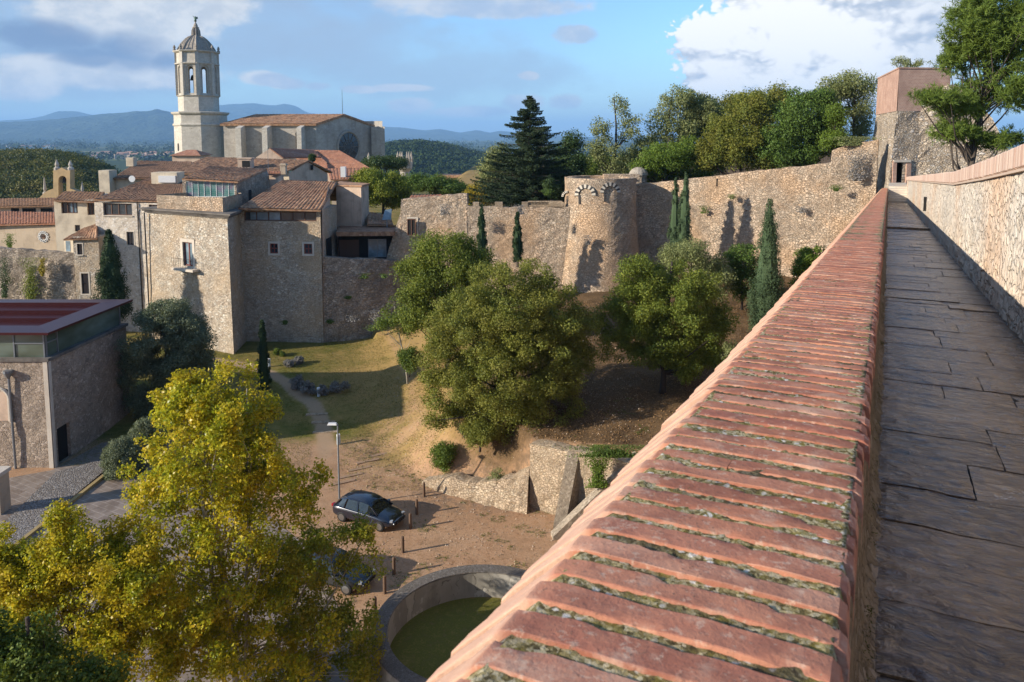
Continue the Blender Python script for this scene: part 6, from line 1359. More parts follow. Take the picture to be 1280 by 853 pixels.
# foreground poplars
def sprigs(lobes, n, seed):
    rng = np.random.default_rng(seed); out = list(lobes)
    for _ in range(n):
        l = lobes[rng.integers(0, len(lobes))]; d = rng.normal(0, 1, 3); d[2] = abs(d[2])*.9+.1; d /= np.linalg.norm(d); s = rng.uniform(.2, .34)*min(l[3], l[5]); out.append((l[0]+d[0]*l[3]*1.05, l[1]+d[1]*l[4], l[2]+d[2]*l[5]*1.1, s, s, s*1.8))
    return out
Y = 27.0
tree('poplar_tree', 'tallest golden green poplar in the middle of the car park', gbase(290, Y), sprigs([lobe(262,560,Y,92,80), lobe(300,520,Y+.5,52,55), lobe(225,500,Y,22,24), lobe(240,515,Y,45,40), lobe(200,610,Y,45,45), lobe(330,600,Y,52,45), lobe(378,620,Y,32,50), lobe(270,640,Y,115,52), lobe(290,720,Y,115,62), lobe(330,800,Y,110,70), lobe(230,790,Y,95,65)], 60, 3),
     L_['yellow'], 'bark_pale', .13, 1120, .38, 76, .13, 'golden poplars in the car park', nlimb=46, seed=11, inner=.2, stems=3, spread_=1.0)
Y = 24.5
tree('poplar_tree', 'broad golden poplar filling the lower left of the view', gbase(110, Y), sprigs([lobe(80,715,Y,62,58), lobe(140,730,Y,70,60), lobe(30,760,Y,60,60), lobe(55,690,Y,28,34), lobe(105,675,Y,18,28), lobe(130,800,Y,100,60), lobe(195,740,Y,50,50), lobe(5,700,Y,30,32)], 40, 4),
     L_['yellow'], 'bark', .115, 800, .36, 76, .10, 'golden poplars in the car park', nlimb=40, seed=12, inner=.12, stems=2)
Y = 27.5
tree('poplar_tree', 'greener thin poplar leaning over the parked cars', gbase(318, Y), sprigs([lobe(405,680,Y,62,32), lobe(455,665,Y,26,26), lobe(440,710,Y,42,30), lobe(360,725,Y,60,48), lobe(420,770,Y,62,42), lobe(445,820,Y,50,45), lobe(380,860,Y,70,40)], 30, 5),
     L_['yellowgreen'], 'bark_pale', .115, 330, .33, 66, .09, 'golden poplars in the car park', nlimb=30, seed=13, inner=.1, stems=2)
Y = 19
tree('leafy_tree', 'dark green broadleaf tree top at the bottom left corner', gbase(10, Y), [lobe(30,835,Y,75,60), lobe(110,870,Y,70,45), lobe(-30,800,Y,50,50)], L_['green'], 'bark_dark', .11, 130, .42, 170, .2, seed=14, inner=.3)
# left holm oak and clipped shrubs
Y = 56; tree('holm_oak', 'grey green holm oak in front of the bastion house', gbase(208, Y), [lobe(205,430,Y,54,55), lobe(182,465,Y,36,50), lobe(236,462,Y,40,44), lobe(205,398,Y,36,28), lobe(182,505,Y,32,26), lobe(235,420,Y,34,34)], L_['oak'], 'bark_dark', .125, 260, .68, 430, .22, seed=21, inner=.55)
Y = 46.4; tree('rounded_shrub', 'dense clipped dark green dome shrub beside the museum hall', gbase(153, Y), [lobe(154,578,Y,25,34)], L_['oak'], 'bark_dark', .085, 240, .34, 260, .1, None, 'shrub', 4, 22, .80)
Y = 48.6; tree('rounded_shrub', 'smaller bushy shrub squeezed between holm oak and clipped dome', gbase(184, Y), [lobe(183,553,Y,23,36)], L_['oak'], 'bark_dark', .085, 140, .35, 220, .1, None, 'shrub', 4, 23, .7)
# cypresses
spire('cypress', 'broad dark cypress standing against the long pale house', 135, 287, 400, 40, 70, seed=31, n=16000, group='dark cypresses')
spire('cypress', 'slim dark cypress alone on the lawn by the curving path', 323, 400, 500, 19, 60.5, seed=32, n=9000, group='dark cypresses', leaf_size=.12)
spire('cypress', 'slender cypress in front of the crenellated wall, left one', 602, 258, 345, 17, 70, seed=33, n=7000, group='dark cypresses', leaf_size=.13)
spire('cypress', 'slender cypress in front of the crenellated wall, nearer the round tower', 647, 265, 330, 15, 70.5, seed=34, n=7000, group='dark cypresses', leaf_size=.13)
spire('cypress', 'shorter left cypress of the pair right of the round tower', 844, 222, 330, 19, 72, 'cypress_pale', seed=35, n=8000, group='dark cypresses', leaf_size=.13)
spire('cypress', 'taller right cypress of the pair right of the round tower', 856, 215, 330, 22, 71, 'cypress_pale', seed=36, n=10000, group='dark cypresses', leaf_size=.13)
spire('cypress', 'large grey green cypress near the parapet against the sunlit wall', 962, 249, 425, 44, 55, 'cypress_pale', seed=37, n=24000, group='dark cypresses', leaf_size=.12)
# park trees
Y = 58; tree('park_tree', 'yellow green tree growing below the ruined end wall', gbase(555, Y), [lobe(560,325,Y,55,42), lobe(525,345,Y,38,35), lobe(590,330,Y,32,40), lobe(520,385,Y,32,35), lobe(570,380,Y,45,40)], L_['mid'], 'bark_dark', .14, 240, .8, 330, .22, seed=41)
Y = 60; tree('thin_tree', 'thin pale-stemmed sapling at the lawn edge below the ruined wall', gbase(505, Y), [lobe(495,392,Y,26,26), lobe(480,405,Y,14,12), lobe(510,410,Y,16,16)], L_['green'], 'bark_pale', .13, 50, .5, 90, .07, seed=42, nlimb=12, inner=.2)
Y = 46; tree('park_tree', 'biggest olive green tree at the centre of the park', gbase(650, Y), [lobe(640,400,Y,62,72), lobe(590,430,Y,55,55), lobe(695,395,Y,52,62), lobe(560,485,Y,42,45), lobe(638,385,Y,82,68), lobe(632,435,Y,108,90), lobe(700,450,Y,50,50), lobe(610,520,Y,48,35), lobe(690,510,Y,48,42), lobe(560,400,Y+1,22,30), lobe(550,510,Y,30,28), lobe(720,420,Y,36,60), lobe(640,470,Y,70,60), lobe(545,450,Y,32,40)], L_['olive'], 'bark_dark', .115, 900, .55, 260, .27, seed=43, nlimb=26, inner=.6)
Y = 48; tree('park_tree', 'fresh green tree between the centre tree and the parapet', gbase(832, Y), [lobe(840,375,Y,52,52), lobe(800,350,Y,36,38), lobe(880,400,Y,34,50), lobe(800,420,Y,42,42), lobe(850,445,Y,50,38), lobe(790,385,Y,32,42), lobe(890,440,Y,30,30), lobe(768,405,Y,32,52), lobe(905,400,Y,22,30), lobe(835,400,Y,70,70), lobe(870,360,Y,34,34)], L_['mid'], 'bark_dark', .12, 500, .56, 235, .2, seed=44, nlimb=22, inner=.4)
Y = 62; tree('grey_leaved_tree', 'hazy grey-green olive tree under the cypress pair', gbase(865, Y), [lobe(862,325,Y,38,32), lobe(895,345,Y,28,36), lobe(835,320,Y,20,22)], L_['sparse'], 'bark', .14, 110, .7, 170, .12, seed=45, inner=.3)
Y = 63; tree('dark_shrub', 'tall dark shrub against the long wall left of the large cypress', gbase(930, Y), [lobe(928,318,Y,26,26), lobe(935,350,Y,30,28), lobe(915,340,Y,16,20)], L_['deep'], 'bark_dark', .14, 80, .55, 200, .1, None, 'shrub', 6, 46)
Y = 56; tree('bright_shrub', 'bright green shrub touching the parapet right of the large cypress', gbase(1018, Y), [lobe(1022,322,Y,26,20), lobe(1005,335,Y,16,18), lobe(1045,310,Y,12,10), lobe(1000,358,Y,12,10)], L_['bright'], 'bark_dark', .14, 70, .45, 180, .08, None, 'shrub', 6, 47, zoff if False else .45)
Y = 46; tree('low_shrub', 'twiggy brownish shrub below the large cypress', gbase(925, Y), [lobe(915,440,Y,18,22), lobe(905,480,Y,16,22)], L_['sparse'], 'bark_dark', .09, 40, .3, 90, .05, None, 'shrub', 6, 48, .2)
bush('round_bush', 'round dark bush at the left foot of the centre tree', 512, 448, 34, 40, 58, L_['green'], 51, .11, 50, 150)
bush('mound_bush', 'bushy green shrub on the earth mound beside the wooden posts', 553, 570, 38, 44, 45.5, L_['green'], 52, .09, 60, 130)
bush('wall_herb', 'grey herb tuft growing out of the stone bank', 622, 598, 26, 30, 43.2, L_['sparse'], 53, .07, 25, 80)
bush('drooping_bush', 'yellowing bush drooping over the mound under the centre tree', 600, 540, 60, 40, 44.5, L_['olive'], 54, .09, 60, 130)
for i, (px, py, w_, h_) in enumerate([(346,438,10,12),(353,441,9,8),(361,452,16,13),(374,448,14,13),(371,472,22,24),(385,478,26,20),(403,480,20,16),(423,476,26,20)]):
    bush('lavender_bush', ['small greenish herb clump nearest the tiled hall', 'tiny dark herb clump behind the grey lavender pair', 'left grey lavender bush of the upper pair on the lawn', 'right grey lavender bush of the upper pair on the lawn', 'tall left lavender bush of the lower row beside the path', 'second lavender bush of the lower row beside the path', 'third lavender bush of the lower row behind the bollard light', 'rightmost lavender bush of the lower row on the lawn'][i], px, py, w_, h_, float(atz(px, py+h_*.4, 1.1)[1]), L_['lavender'] if i > 1 else L_['green'], 60+i, .10, 22, 110, 'lavender clumps on the lawn')
# trees behind the walls
Y = 90
def conifer(name, label, px, ytop, ybot, wpx, Y, seed):
    zt, zb = Z_(px, ytop, Y), Z_(px, ybot, Y); x = X_(px, Y); r_ = wpx/2*Y/FPX; r = thing(name, label, 'conifer', (x, Y, zb)); rng = np.random.default_rng(seed); h = zt-zb
    MB().tube([(x, Y, zb), (x, Y, zb+h*.5), (x, Y, zt-.2)], [.3, .2, .03], 8).build('trunk', M['bark_dark'], r); Ps = []; mbb = MB(); Os = []
    z = zb+h*.04
    while z < zt-.15:
        f = (z-zb)/h; L = r_*(1-f)**.85*1.05+.12; nb = int(9-4*f)
        for k in range(nb):
            a = rng.uniform(0, 6.283); l = L*rng.uniform(.7, 1.12); n_ = int(90*l)+20; s = rng.uniform(.08, 1, n_)**.8
            droop = -.28*s*l+.34*(s**2.5)*l*.7+.12*l; wob = rng.normal(0, 1, (n_, 2))*(.10+.20*(1-s)*l*.35)[:, None]
            P = np.stack([x+math.cos(a)*s*l-math.sin(a)*wob[:, 0], Y+math.sin(a)*s*l+math.cos(a)*wob[:, 0], z+droop-abs(wob[:, 1])*.9], -1); Ps.append(P); Os.append(np.tile([math.cos(a), math.sin(a), -.3], (n_, 1)))
            mbb.tube([(x, Y, z), (x+math.cos(a)*l*.9, Y+math.sin(a)*l*.9, z+.05*l)], [.05, .012], 4, cap=False)
        z += .30*(1-.35*f)
    V, F = cards(np.concatenate(Ps), .20, np.concatenate(Os)*.2, seed, .35, .2); mesh_np('crown', V, F, L_['spruce'], r); mbb.build('branches', M['bark_dark'], r)
conifer('spruce_tree', 'tall dark spruce rising above the crenellated wall', 662, 118, 262, 158, 84, 71)
G = 'trees behind the city wall'
def bt(label, px, py, Y, lobes, mt, seed, cl=150, rc=1.1, per=200, ls=.22, name='wall_tree', inner=.4, group=G, bark='bark_dark'):
    x = X_(px, Y); return tree(name, label, (x, Y, hz(x, Y)), [lobe(*l[:2], Y+(l[4] if len(l) > 4 else 0), l[2], l[3]) for l in lobes], L_[mt], bark, ls, cl, rc, per, .22, group, seed=seed, inner=inner, nlimb=14)
bt('small dark tree right behind the tall spruce', 712, 240, 96, [(712,200,26,40),(700,225,30,25)], 'dark', 72, 110)
bt('pale feathery tree on the left side of the spruce', 622, 240, 92, [(622,205,22,32),(612,225,18,20)], 'sparse', 73, 80, per=140)
bt('sparse feathery tree showing bare twigs right of the spruce', 770, 230, 93, [(765,200,32,30),(752,165,18,22),(785,160,20,26),(775,130,14,14),(745,190,16,20)], 'sparse', 74, 110, .8, 70, inner=.1)
bt('light green acacia above the round tower', 830, 225, 95, [(845,160,38,34),(815,185,36,30),(850,125,30,20),(880,140,26,22),(800,205,40,22)], 'sparse', 75, 220, .9, 150, inner=.2)
bt('layered fresh green tree just behind the long wall', 830, 220, 84, [(835,195,42,22),(815,210,32,16),(860,185,22,20)], 'bright', 76, 120, .8, 150, .2)
bt('broad olive tree in the middle of the row behind the long wall', 925, 220, 82, [(925,165,46,42),(900,190,40,30),(950,190,36,30),(940,135,30,22)], 'olive', 77, 260, .95, 230, .2)
bt('dark evergreen behind the long wall, left of the brick tower', 1005, 200, 80, [(1005,150,42,42),(975,175,34,32),(1035,160,30,40),(1020,125,26,16),(990,195,40,20)], 'deep', 78, 280, .95, 240, .2)
bt('bright leafed bush over the step in the long wall', 1040, 190, 77, [(1043,150,16,26),(1040,175,20,16)], 'bright', 79, 60, .7, 150, .17)
bt('pale feathery tree beside the brick storey', 1068, 180, 84, [(1065,110,34,26),(1075,140,24,32),(1040,115,26,20),(1078,165,16,20)], 'sparse', 80, 170, .8, 110, .18, inner=.15)
bt('wispy treetops peeking above the brick tower', 1145, 120, 105, [(1125,78,16,8),(1150,80,14,7),(1138,82,22,6)], 'sparse', 81, 46, .45, 60, .15, inner=.1)
bt('dense green tree filling the gap behind the sparse tree', 790, 230, 102, [(790,215,60,22),(740,215,40,24),(860,210,50,26)], 'green', 82, 200, 1.2, 220, .24)
bt('dark green tree row mass behind the olive tree', 960, 210, 98, [(880,150,34,40),(930,130,34,22),(965,130,30,24)], 'olive', 83, 170, 1.2, 200, .24)
# town trees
bt('rounded golden green plane tree beside the pink block', 478, 270, 96, [(476,235,36,28),(460,225,24,18),(495,240,22,24)], 'yg', 84, 170, .9, 230, .2, group='trees among the houses')
bt('dark green tree right of the golden plane tree', 545, 250, 105, [(545,232,36,13),(520,230,22,14),(570,238,22,12)], 'deep', 85, 140, .9, 200, .2, group='trees among the houses')
bt('small golden tree beside the spruce', 600, 255, 88, [(601,243,22,15),(590,250,14,12)], 'gold', 86, 70, .7, 200, .17, group='trees among the houses')
bt('dark tree in front of the rose window corner', 478, 215, 150, [(478,203,32,9),(495,206,16,8)], 'dark', 87, 80, 1.2, 160, .3, group='trees among the houses')
bt('tiny dark tree poking up behind the pink gable roof', 391, 205, 104, [(390,199,5,7)], 'dark', 88, 16, .35, 120, .15, group='trees among the houses')
bt('dark evergreen screening the gap left of the round tower', 690, 262, 80, [(690,235,12,16)], 'dark', 90, 30, .5, 140, .15, group='trees among the houses')
# ivy on the garden wall
def ivy(label, px, py0, py1, w_, Y, mt, seed, n=2500, ls=.13):
    rng = np.random.default_rng(seed); f = rng.uniform(0, 1, n); x = rng.normal(0, .32, n)*w_*(1-.5*f)*(1+.4*np.sin(f*9+seed)); P = np.array([atY(px+a, py0+(py1-py0)*b, Y-rng.uniform(.05, .45)) for a, b in zip(x, f)])
    V, F = cards(P, ls, np.tile([-.3, -1, .2], (n, 1)), seed); o = mesh_np('hanging_ivy', V, F, L_[mt], loc=atY(px, py1, Y)); tag(o, label, 'ivy')
ivy('wide yellowing ivy hanging on the dark garden wall', 38, 322, 374, 20, 76.2, 'yg', 1); ivy('narrow golden ivy strand on the dark garden wall', 53, 322, 345, 8, 76.2, 'gold', 2, 900); ivy('dark ivy clump at the left end of the garden wall', 6, 322, 372, 14, 76.2, 'dark', 3, 1800); ivy('palm-like green plant above the garden wall by the clock', 12, 292, 310, 12, 80, 'bright', 9, 700)
pz = atz(745, 560, 4.0); ivy('green ivy spilling down the ochre retaining wall', 748, 556, 610, 26, p_b[1]-1.6, 'bright', 5, 3600, .09); ivy('green creeper along the top of the retaining wall', 765, 556, 572, 80, p_b[1]-2.6, 'deep', 6, 3000, .09)
for i, (px, py, w_, h_) in enumerate([(470,395,16,14),(435,372,8,4),(412,402,10,5),(356,403,8,5),(555,262,16,14),(650,262,10,12),(480,345,8,5)]):
    ivy(['brown dried weed bush on the shaded terrace wall', 'small weed tuft high on the terrace wall', 'small weed tuft low on the terrace wall', 'weed tuft at the foot of the tiled hall', 'dry creeper on the ruined end wall', 'reddish dry shrub on the crenellated wall', 'weed tuft beside the raked wall end'][i], px, py-h_/2, py+h_/2, w_, [74.2,74.2,74.0,73.0,74.3,72.9,74.2][i], 'lavender' if i in (0, 4, 5) else 'deep', 20+i, 300, .14)
for i, (px, py, w_, h_, Yv, mt, lb) in enumerate([(880,262,12,10,75.0,'deep','green tuft rooted high in the long wall above the grey olive'),(1003,262,14,8,70.8,'lavender','dry tuft in the middle of the long wall'),(915,246,10,6,73.6,'sparse','pale tuft under the second arrow slit of the long wall'),(1045,235,16,8,68.9,'deep','green tuft on the long wall under its raised end'),(735,300,12,12,73.0,'lavender','dry weeds on the sunlit side of the round tower'),(684,240,14,8,75.4,'deep','green fringe along the balustrade by the round tower'),(560,300,10,8,76.2,'deep','weed tuft on the ruined wall beside its window'),(455,345,14,7,74.4,'deep','wide weed tuft in the middle of the terrace wall'),(440,398,22,8,73.6,'lavender','dry bramble at the foot of the terrace wall'),(465,410,20,8,73.2,'deep','green bramble at the right foot of the terrace wall')]):
    ivy(lb, px, py-h_/2, py+h_/2, w_, Yv, mt, 50+i, 260, .12)
# dry grass along the step of the long wall
ivy('dry brown grass fringe on the raised end of the long wall', 1068, 171, 182, 36, 69.6, 'sparse', 31, 2200, .16); ivy('leafless grey creeper on the raised end of the long wall', 1072, 188, 226, 26, 68.7, 'lavender', 32, 1300, .14)
# pine at the right
def pine(name, label, base, lobes, seed):
    r = thing(name, label, 'pine tree', base); rng = np.random.default_rng(seed); C_, R_ = lobes_to_clumps(lobes, 480, .42, seed, .2)
    n = 190; k = len(C_); idx = np.repeat(np.arange(k), n); m_ = len(idx)
    tuft = rng.integers(0, 26, m_); tc = rng.normal(0, 1, (k, 26, 3)); tc /= np.linalg.norm(tc, axis=2)[:, :, None]; tc[:, :, 2] *= .85; tp = C_[:, None, :]+tc*R_[:, None, None]*rng.uniform(.3, 1.15, (k, 26, 1))
    o = tp[idx, tuft]; d = rng.normal(0, 1, (m_, 3)); d += tc[idx, tuft]*.9; d[:, 2] += .45; d /= np.linalg.norm(d, axis=1)[:, None]; L = rng.uniform(.16, .30, m_)[:, None]
    s = np.cross(d, rng.normal(0, 1, (m_, 3))); s /= np.linalg.norm(s, axis=1)[:, None]; w_ = .016; V = np.stack([o-s*w_, o+s*w_, o+d*L+s*w_*.5, o+d*L-s*w_*.5], 1).reshape(-1, 3); mesh_np('crown', V, np.arange(4*m_).reshape(m_, 4), L_['pine'], r)
    mb = MB(); b = np.array(base, float); L = np.array(lobes); top = np.array([L[0][0], L[0][1], L[0][2]+1]); sel = rng.choice(k, 60, replace=False); limbs(mb, b-[0,0,.3], top, .2, C_[sel], rng); mb.build('trunk', M['bark'], r, smooth=True); return r
Y = 42; x = X_(1210, Y); pine('pine_tree', 'wind-shaped pine with bright needle tufts leaning over the right wall', (x, Y, hz(x, Y)), [lobe(1235,40,Y,62,52), lobe(1205,70,Y,36,30), lobe(1255,110,Y,60,38), lobe(1166,122,Y-1,32,15), lobe(1200,130,Y,44,24), lobe(1240,10,Y,50,30), lobe(1190,165,Y,34,18), lobe(1240,175,Y,42,14), lobe(1275,60,Y,50,60)], 91)
# ------------------------------------------------------------------ cars, lamp, posts, steps
M['carblue'], t = newmat('dark_blue_car_paint'); t.out(t.bsdf((.006,.010,.022), .25, metal=.2, spec=.7, Coat_Weight=1.0, Coat_Roughness=.05)); M['carblack'], t = newmat('black_car_paint'); t.out(t.bsdf((.006,.006,.007), .35, metal=.1, spec=.5, Coat_Weight=1.0, Coat_Roughness=.05))
M['tyre'] = plain('rubber', (.015,.015,.015), .85); M['rim'] = plain('alloy', (.35,.36,.37), .3, .9); M['lamp'] = plain('lamp_glass', (.30,.32,.35), .1, 0, .1); M['lampred'] = plain('red_lamp', (.35,.01,.01), .2); M['carglass'] = glass('car_glass', (.012,.016,.02), .04, .2)
def car(name, label, pos, yaw, paint):
    r = thing(name, label, 'car', (0, 0, 0), 'cars in the car park')
    # sections along x: x, z_bottom, sill half width, belt half width, belt z, hood/deck z
    secs = [(-2.08,.42,.60,.66,.72,.80),(-2.0,.30,.74,.80,.86,.96),(-1.7,.24,.80,.86,.92,1.02),(-1.2,.22,.82,.88,.92,.98),(-.4,.20,.83,.89,.90,.96),(.4,.20,.83,.89,.88,.94),(1.0,.22,.82,.88,.84,.92),(1.5,.24,.80,.86,.76,.84),(1.9,.28,.72,.78,.66,.74),(2.12,.36,.54,.60,.56,.62)]
    V = []; F = []
    for x, zb, hs, hb, zb2, zh in secs:
        ring = [(-hs, zb), (-hb, zb+.12), (-hb, zb2-.08), (-hb+.04, zb2), (-hb*.75, zh), (0, zh+.02)]; ring += [(-a, b) for a, b in ring[-2::-1]]
        V += [(x, a, b) for a, b in ring]
    n = 11
    for i in range(len(secs)-1):
        for j in range(n): F.append((i*n+j, i*n+(j+1) % n, (i+1)*n+(j+1) % n, (i+1)*n+j))
    F += [tuple(range(n)), tuple((len(secs)-1)*n+j for j in range(n-1, -1, -1))]
    body = mesh_np('body', np.array(V), F, paint, r, smooth=True)
    md = body.modifiers.new('sub', 'SUBSURF'); md.levels = 1; md.render_levels = 2
    # glasshouse
    gs = [(-1.95,.90,.60,.96),(-1.55,.80,.58,1.34),(-.9,.82,.60,1.46),(0,.82,.60,1.48),(.45,.82,.58,1.40),(1.12,.80,.55,.93)]
    V = []; F = []
    for x, hb, ht, z in gs: V += [(x, -hb+.02, .90), (x, -ht-.03, z-.05), (x, ht+.03, z-.05), (x, hb-.02, .90)]
    for i in range(len(gs)-1):
        for j in range(3): F.append((i*4+j, (i+1)*4+j, (i+1)*4+j+1, i*4+j+1))
    F += [(0,1,2,3),(23,22,21,20)]
    mesh_np('windows', np.array(V), F, M['carglass'], r, smooth=False)
    rf = MB(); xs = [(-1.72,1.22,.60),(-1.5,1.37,.62),(-.9,1.475,.64),(0,1.495,.64),(.38,1.435,.62),(.62,1.30,.60)]; V = []
    for x, z, h in xs: V += [(x, -h, z-.055), (x, -h*.8, z), (x, 0, z+.02), (x, h*.8, z), (x, h, z-.055)]
    rfm = mesh_np('roof', np.array(V), grid_faces(len(xs), 5), paint, r, smooth=True)
    pl_ = MB()
    for s in (-1, 1):
        pl_.beam((.62, s*.60, 1.26), (1.14, s*.78, .93), .07, .05); pl_.beam((-.25, s*.635, 1.44), (-.2, s*.83, .92), .09, .05); pl_.beam((-1.5, s*.62, 1.32), (-1.85, s*.80, .93), .16, .06); pl_.beam((-1.0, s*.64, 1.42), (-1.15, s*.83, .92), .06, .05)
    pl_.build('pillars', paint, r)
    for x in (-1.28, 1.32):
        for s in (-1, 1):
            wb = MB(); V = []; prof = [(.0, .10), (.2, .10), (.30, .085), (.325, .05), (.325, -.05), (.30, -.09), (.0, -.09)]
            N = 20
            for rr_, yy in prof:
                for k in range(N): a = 2*math.pi*k/N; V.append((x+rr_*math.cos(a), s*(.80+yy), .325+rr_*math.sin(a)))
            F = [(i*N+k, i*N+(k+1) % N, (i+1)*N+(k+1) % N, (i+1)*N+k) for i in range(len(prof)-1) for k in range(N)]
            w = mesh_np('wheel', np.array(V), F, M['tyre'], r, smooth=True)
            V = [(x+q*math.cos(2*math.pi*k/N), s*(.905 if q > 0 else .915), .325+q*math.sin(2*math.pi*k/N)) for q in (.20,) for k in range(N)]; mesh_np('rim', np.array(V), [tuple(range(N))], M['rim'], w)
    for s in (-1, 1):
        MB().box((1.96, s*.58, .62), (.16, .20, .09), (1, s*-.35)).build('headlight', M['lamp'], r); MB().box((-2.0, s*.66, .80), (.12, .22, .16)).build('tail_light', M['lampred'], r)
        MB().box((.75, s*.93, .93), (.12, .16, .11)).build('mirror', paint, r)
    MB().box((-2.06, 0, .55), (.06, .5, .11)).build('number_plate', M['white'], r); MB().box((2.08, 0, .36), (.08, .9, .16)).build('grille', M['tyre'], r)
    r.location = pos; r.scale = (.95, .95, .90); r.rotation_euler = (0, 0, yaw); BASE[r.name] = np.array(pos); return r
c0, c1 = atz(428, 646, 0), atz(497, 664, 0); mid = (np.array(c0)+np.array(c1))/2; 
car('parked_car', 'dark blue hatchback parked beside the lamp post on the earth', (mid[0]-.1, mid[1]+.4, .0), math.atan2(c1[1]-c0[1], c1[0]-c0[0]), M['carblue'])
c0, c1 = atz(392, 722, 0), atz(455, 738, 0); mid = (np.array(c0)+np.array(c1))/2
car('parked_car', 'black car half hidden under the poplar branches', (mid[0]-.3, mid[1]+.3, 0), math.atan2(c1[1]-c0[1], c1[0]-c0[0]), M['carblack'])
# street lamp
b = atz(424.5, 634, 0); h = Z_(424, 531, b[1]); lp = thing('street_lamp', 'grey street lamp with a flat head behind the dark blue hatchback', 'street lamp', (b[0], b[1], 0))
MB().tube([(b[0], b[1], -.1), (b[0], b[1], h)], [.06, .045], 8).build('pole', M['steel'], lp); MB().tube([(b[0], b[1], h-.02), (b[0]-.25, b[1], h+.05)], [.035, .03], 6).build('arm', M['steel'], lp); MB().box((b[0]-.3, b[1], h), (.55, .24, .09), taper=.8).build('lamp_head', M['white'], lp)
# timber posts
lab = ['wooden post nearest the earth mound', 'second wooden post from the mound', 'wooden post just in front of the hatchback bonnet', 'wooden post right below the hatchback', 'wooden post between the two parked cars', 'wooden post beside the black car', 'short wooden post at the rim of the concrete curve']
for i, (px, py) in enumerate([(530,621),(521,643),(513,661),(503.5,691),(492.5,718),(481,742),(469,769)]):
    b = atz(px, py, 0); o = MB().lathe((b[0], b[1], -.1), [(.085, 0), (.08, .9+.05*(i % 2)), (.05, .97)], 8).build('wooden_post', M['wood_post'], loc=(b[0], b[1], 0)); tag(o, lab[i], 'post', 'wooden posts beside the parking ground')
    if i < 0: pass
# garden bollard lights
m, t = newmat('pale_blue_bollard'); t.out(t.bsdf((.42,.50,.56), .5))
for px, py, lb in ((336.5,460,'bollard light beside the slim cypress'),(398.3,491,'bollard light in front of the lower lavender row'),(423,540,'bollard light by the path above the street lamp')):
    b = atz(px, py, .9); z = hz(b[0], b[1]); q = thing('bollard_light', 'pale blue '+lb, 'bollard light', (b[0], b[1], z), 'pale bollard lights along the garden path'); MB().lathe((b[0], b[1], z-.05), [(.13, 0), (.13, .62)], 10).build('body', m, q); MB().lathe((b[0], b[1], z+.575), [(.14, 0), (.14, .1), (.1, .14)], 10).build('cap', M['white'], q)
M['earth_stone'] = plain('earthy_step_stone', (.36,.235,.15), .95, 0, .5, 5, .5)
# timber and stone steps of the path up the mound
st = thing('stone_steps', 'rough stone-edged steps crossing the earth slope above the street lamp', 'steps', (*atz(450, 575, .6)[:2], .3))
for k in range(5):
    px, py = 428+k*10.5, 592-k*8.5; b = atz(px, py, .6); z = hz(b[0], b[1]); MB().box((b[0], b[1], z-.25), (1.5, .26, .31), (1, .55)).build('step', M['earth_stone'], st)
for k, (px, py, w_) in enumerate([(396,512,1.6),(404,520,1.7),(406,530,1.7)]):
    b = atz(px, py, .7); z = hz(b[0], b[1]); o = MB().box((b[0], b[1], z-.15), (w_, .35, .20), (1, .12)).build('path_step', M['terrace'], loc=(b[0], b[1], z)); tag(o, ['uppermost flat stone step on the lawn path', 'middle flat stone step on the lawn path', 'lowest flat stone step on the lawn path'][k], 'step', 'flat stone steps on the lawn path')
# fallen leaves and pebbles
rg = np.random.default_rng(8); n = 5200; P = []
for k in range(n):
    px, py = rg.uniform(380, 780), rg.uniform(560, 720); b = atz(px, py, 0); z = hz(b[0], b[1]); P.append((b[0], b[1], z+.015))
P = np.array(P); sd = seg_side(P[:, 0], P[:, 1], BANK)[0]; P = P[sd < -.2]
V, F = cards(P, .05, None, 4, .7, 3.0); o = mesh_np('fallen_leaves', V, F, leaf('fallen_leaf_litter', [(.14,.08,.04),(.24,.15,.06),(.38,.28,.10)], .1)); tag(o, 'scattered dry leaves on the earth parking ground', 'leaves', kind='stuff')
n = 9000; Q = []
cand = np.stack([rg.uniform(-9, 8, n), rg.uniform(33, 47, n)], -1); keep = (fn(cand[:, 0], cand[:, 1], 1.3, 4)+fn(cand[:, 0], cand[:, 1], 3.1, 2)*.6) > .75; cand = cand[keep]; zc_ = height(cand[:, 0], cand[:, 1]); P = np.stack([cand[:, 0], cand[:, 1], zc_+.03], -1)
P = np.repeat(P, 9, 0)+rg.normal(0, .045, (len(P)*9, 3))*[1,1,.3]; V, F = cards(P, .06, None, 5, .3, 1.0); o = mesh_np('weeds', V, F, L_['green']); tag(o, 'small green weeds dotting the earth parking ground', 'weeds', kind='stuff')
n = 90000; cand = np.stack([rg.uniform(-30, 2, n), rg.uniform(47.5, 74, n)], -1); pn_ = fn(cand[:, 0], cand[:, 1], .7, 3)+.7*fn(cand[:, 0], cand[:, 1], 1.9, 5); cand = cand[pn_ > -.35-.5*(cand[:, 0] < -12)]; pd = seg_side(cand[:, 0], cand[:, 1], PATH)[1]; cand = cand[pd > .9]; P = np.stack([cand[:, 0], cand[:, 1], height(cand[:, 0], cand[:, 1])+.04], -1)
V, F = cards(P, .12, None, 6, .18, .6, 1.6); o = mesh_np('grass', V, F, leaf('lawn_grass', [(.07,.085,.016),(.14,.14,.028),(.27,.21,.06)], .2, pscale=.3)); tag(o, 'short patchy grass of the garden lawn', 'grass', kind='stuff')
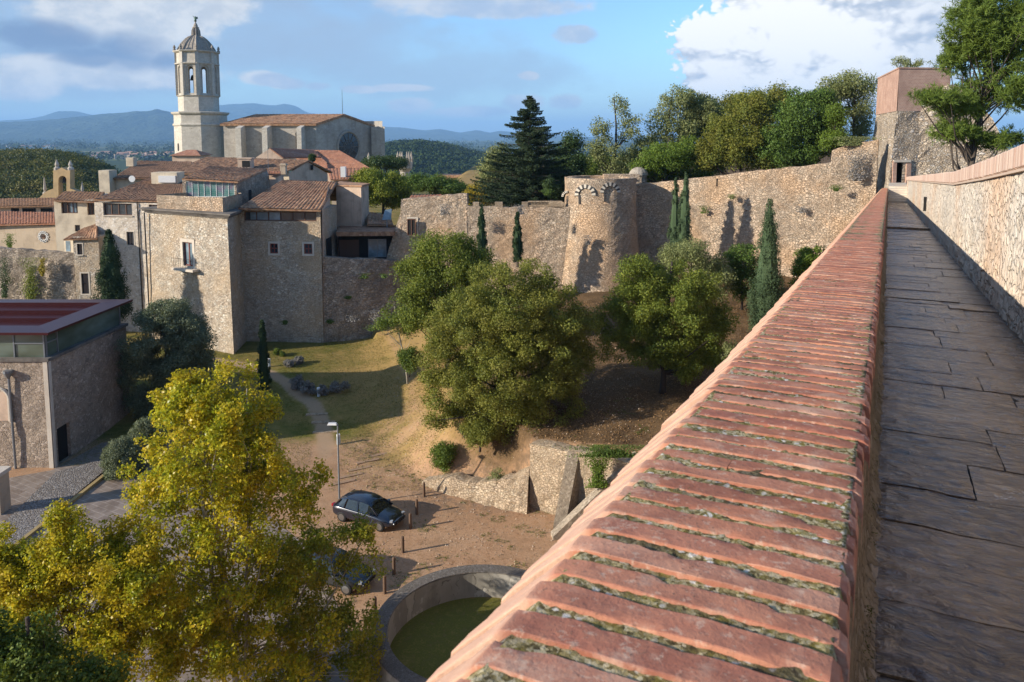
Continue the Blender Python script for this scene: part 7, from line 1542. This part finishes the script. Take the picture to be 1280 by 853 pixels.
def ground_cards(name, label, n, x0, x1, y0, y1, size, mt, seed, cond=None, asp=.7, up=2.2, dz=.015):
    rg = np.random.default_rng(seed); c = np.stack([rg.uniform(x0, x1, n), rg.uniform(y0, y1, n)], -1); f_ = fn(c[:, 0], c[:, 1], 1.1, seed)+.6*fn(c[:, 0], c[:, 1], 3.3, seed+1); c = c[f_ > rg.uniform(-1.3, .9, n)]
    if cond is not None: c = c[cond(c[:, 0], c[:, 1])]
    P = np.stack([c[:, 0], c[:, 1], height(c[:, 0], c[:, 1])+dz], -1); V, F = cards(P, size, None, seed, asp, up); o = mesh_np(name, V, F, mt); tag(o, label, 'ground litter', kind='stuff')
litter_m = leaf('leaf_litter', [(.09,.05,.025),(.20,.115,.05),(.36,.22,.10)], .05)
ground_cards('leaf_litter', 'brown fallen leaves under the park trees', 52000, -2, 26, 41, 70, .11, litter_m, 3, lambda x, y: seg_side(x, y, BANK)[0] > .3)
ground_cards('dry_grass', 'dry tufts of yellow grass on the earth mound', 26000, -11, 2, 44, 64, .12, leaf('dry_grass_blades', [(.16,.14,.04),(.28,.23,.07),(.40,.31,.12)], .15), 4, None, .22, .7, .04)
ground_cards('pebbles', 'small stones scattered over the bare earth', 9000, -10, 8, 34, 62, .07, plain('pebble_stone', (.46,.36,.27), .9), 5, None, .9, 1.2, .02)
# ------------------------------------------------------------------ haze
hm, t = newmat('haze'); n = t.new('ShaderNodeVolumePrincipled'); n.inputs['Color'].default_value = (.34,.62,1.0,1); n.inputs['Density'].default_value = 8.0e-5; n.inputs['Anisotropy'].default_value = .0; t.out(n.outputs[0], True)
MB().box((0, 0, -75), (70000, 70000, 700)).build('haze', hm)['kind'] = 'stuff'
# ------------------------------------------------------------------ render settings
vs = scene.view_settings; scene.display_settings.display_device = 'sRGB'; vs.view_transform = 'Standard'; vs.look = 'None'; vs.exposure = EXPO; vs.gamma = 1.0
cy = scene.cycles; cy.max_bounces = 6; cy.diffuse_bounces = 3; cy.glossy_bounces = 3; cy.transmission_bounces = 3; cy.volume_bounces = 0; cy.transparent_max_bounces = 4; cy.use_denoising = True
try: cy.denoiser = 'OPENIMAGEDENOISE'
except Exception: pass
print('objects', len(scene.objects), 'script time', round(time.time()-T0, 1))
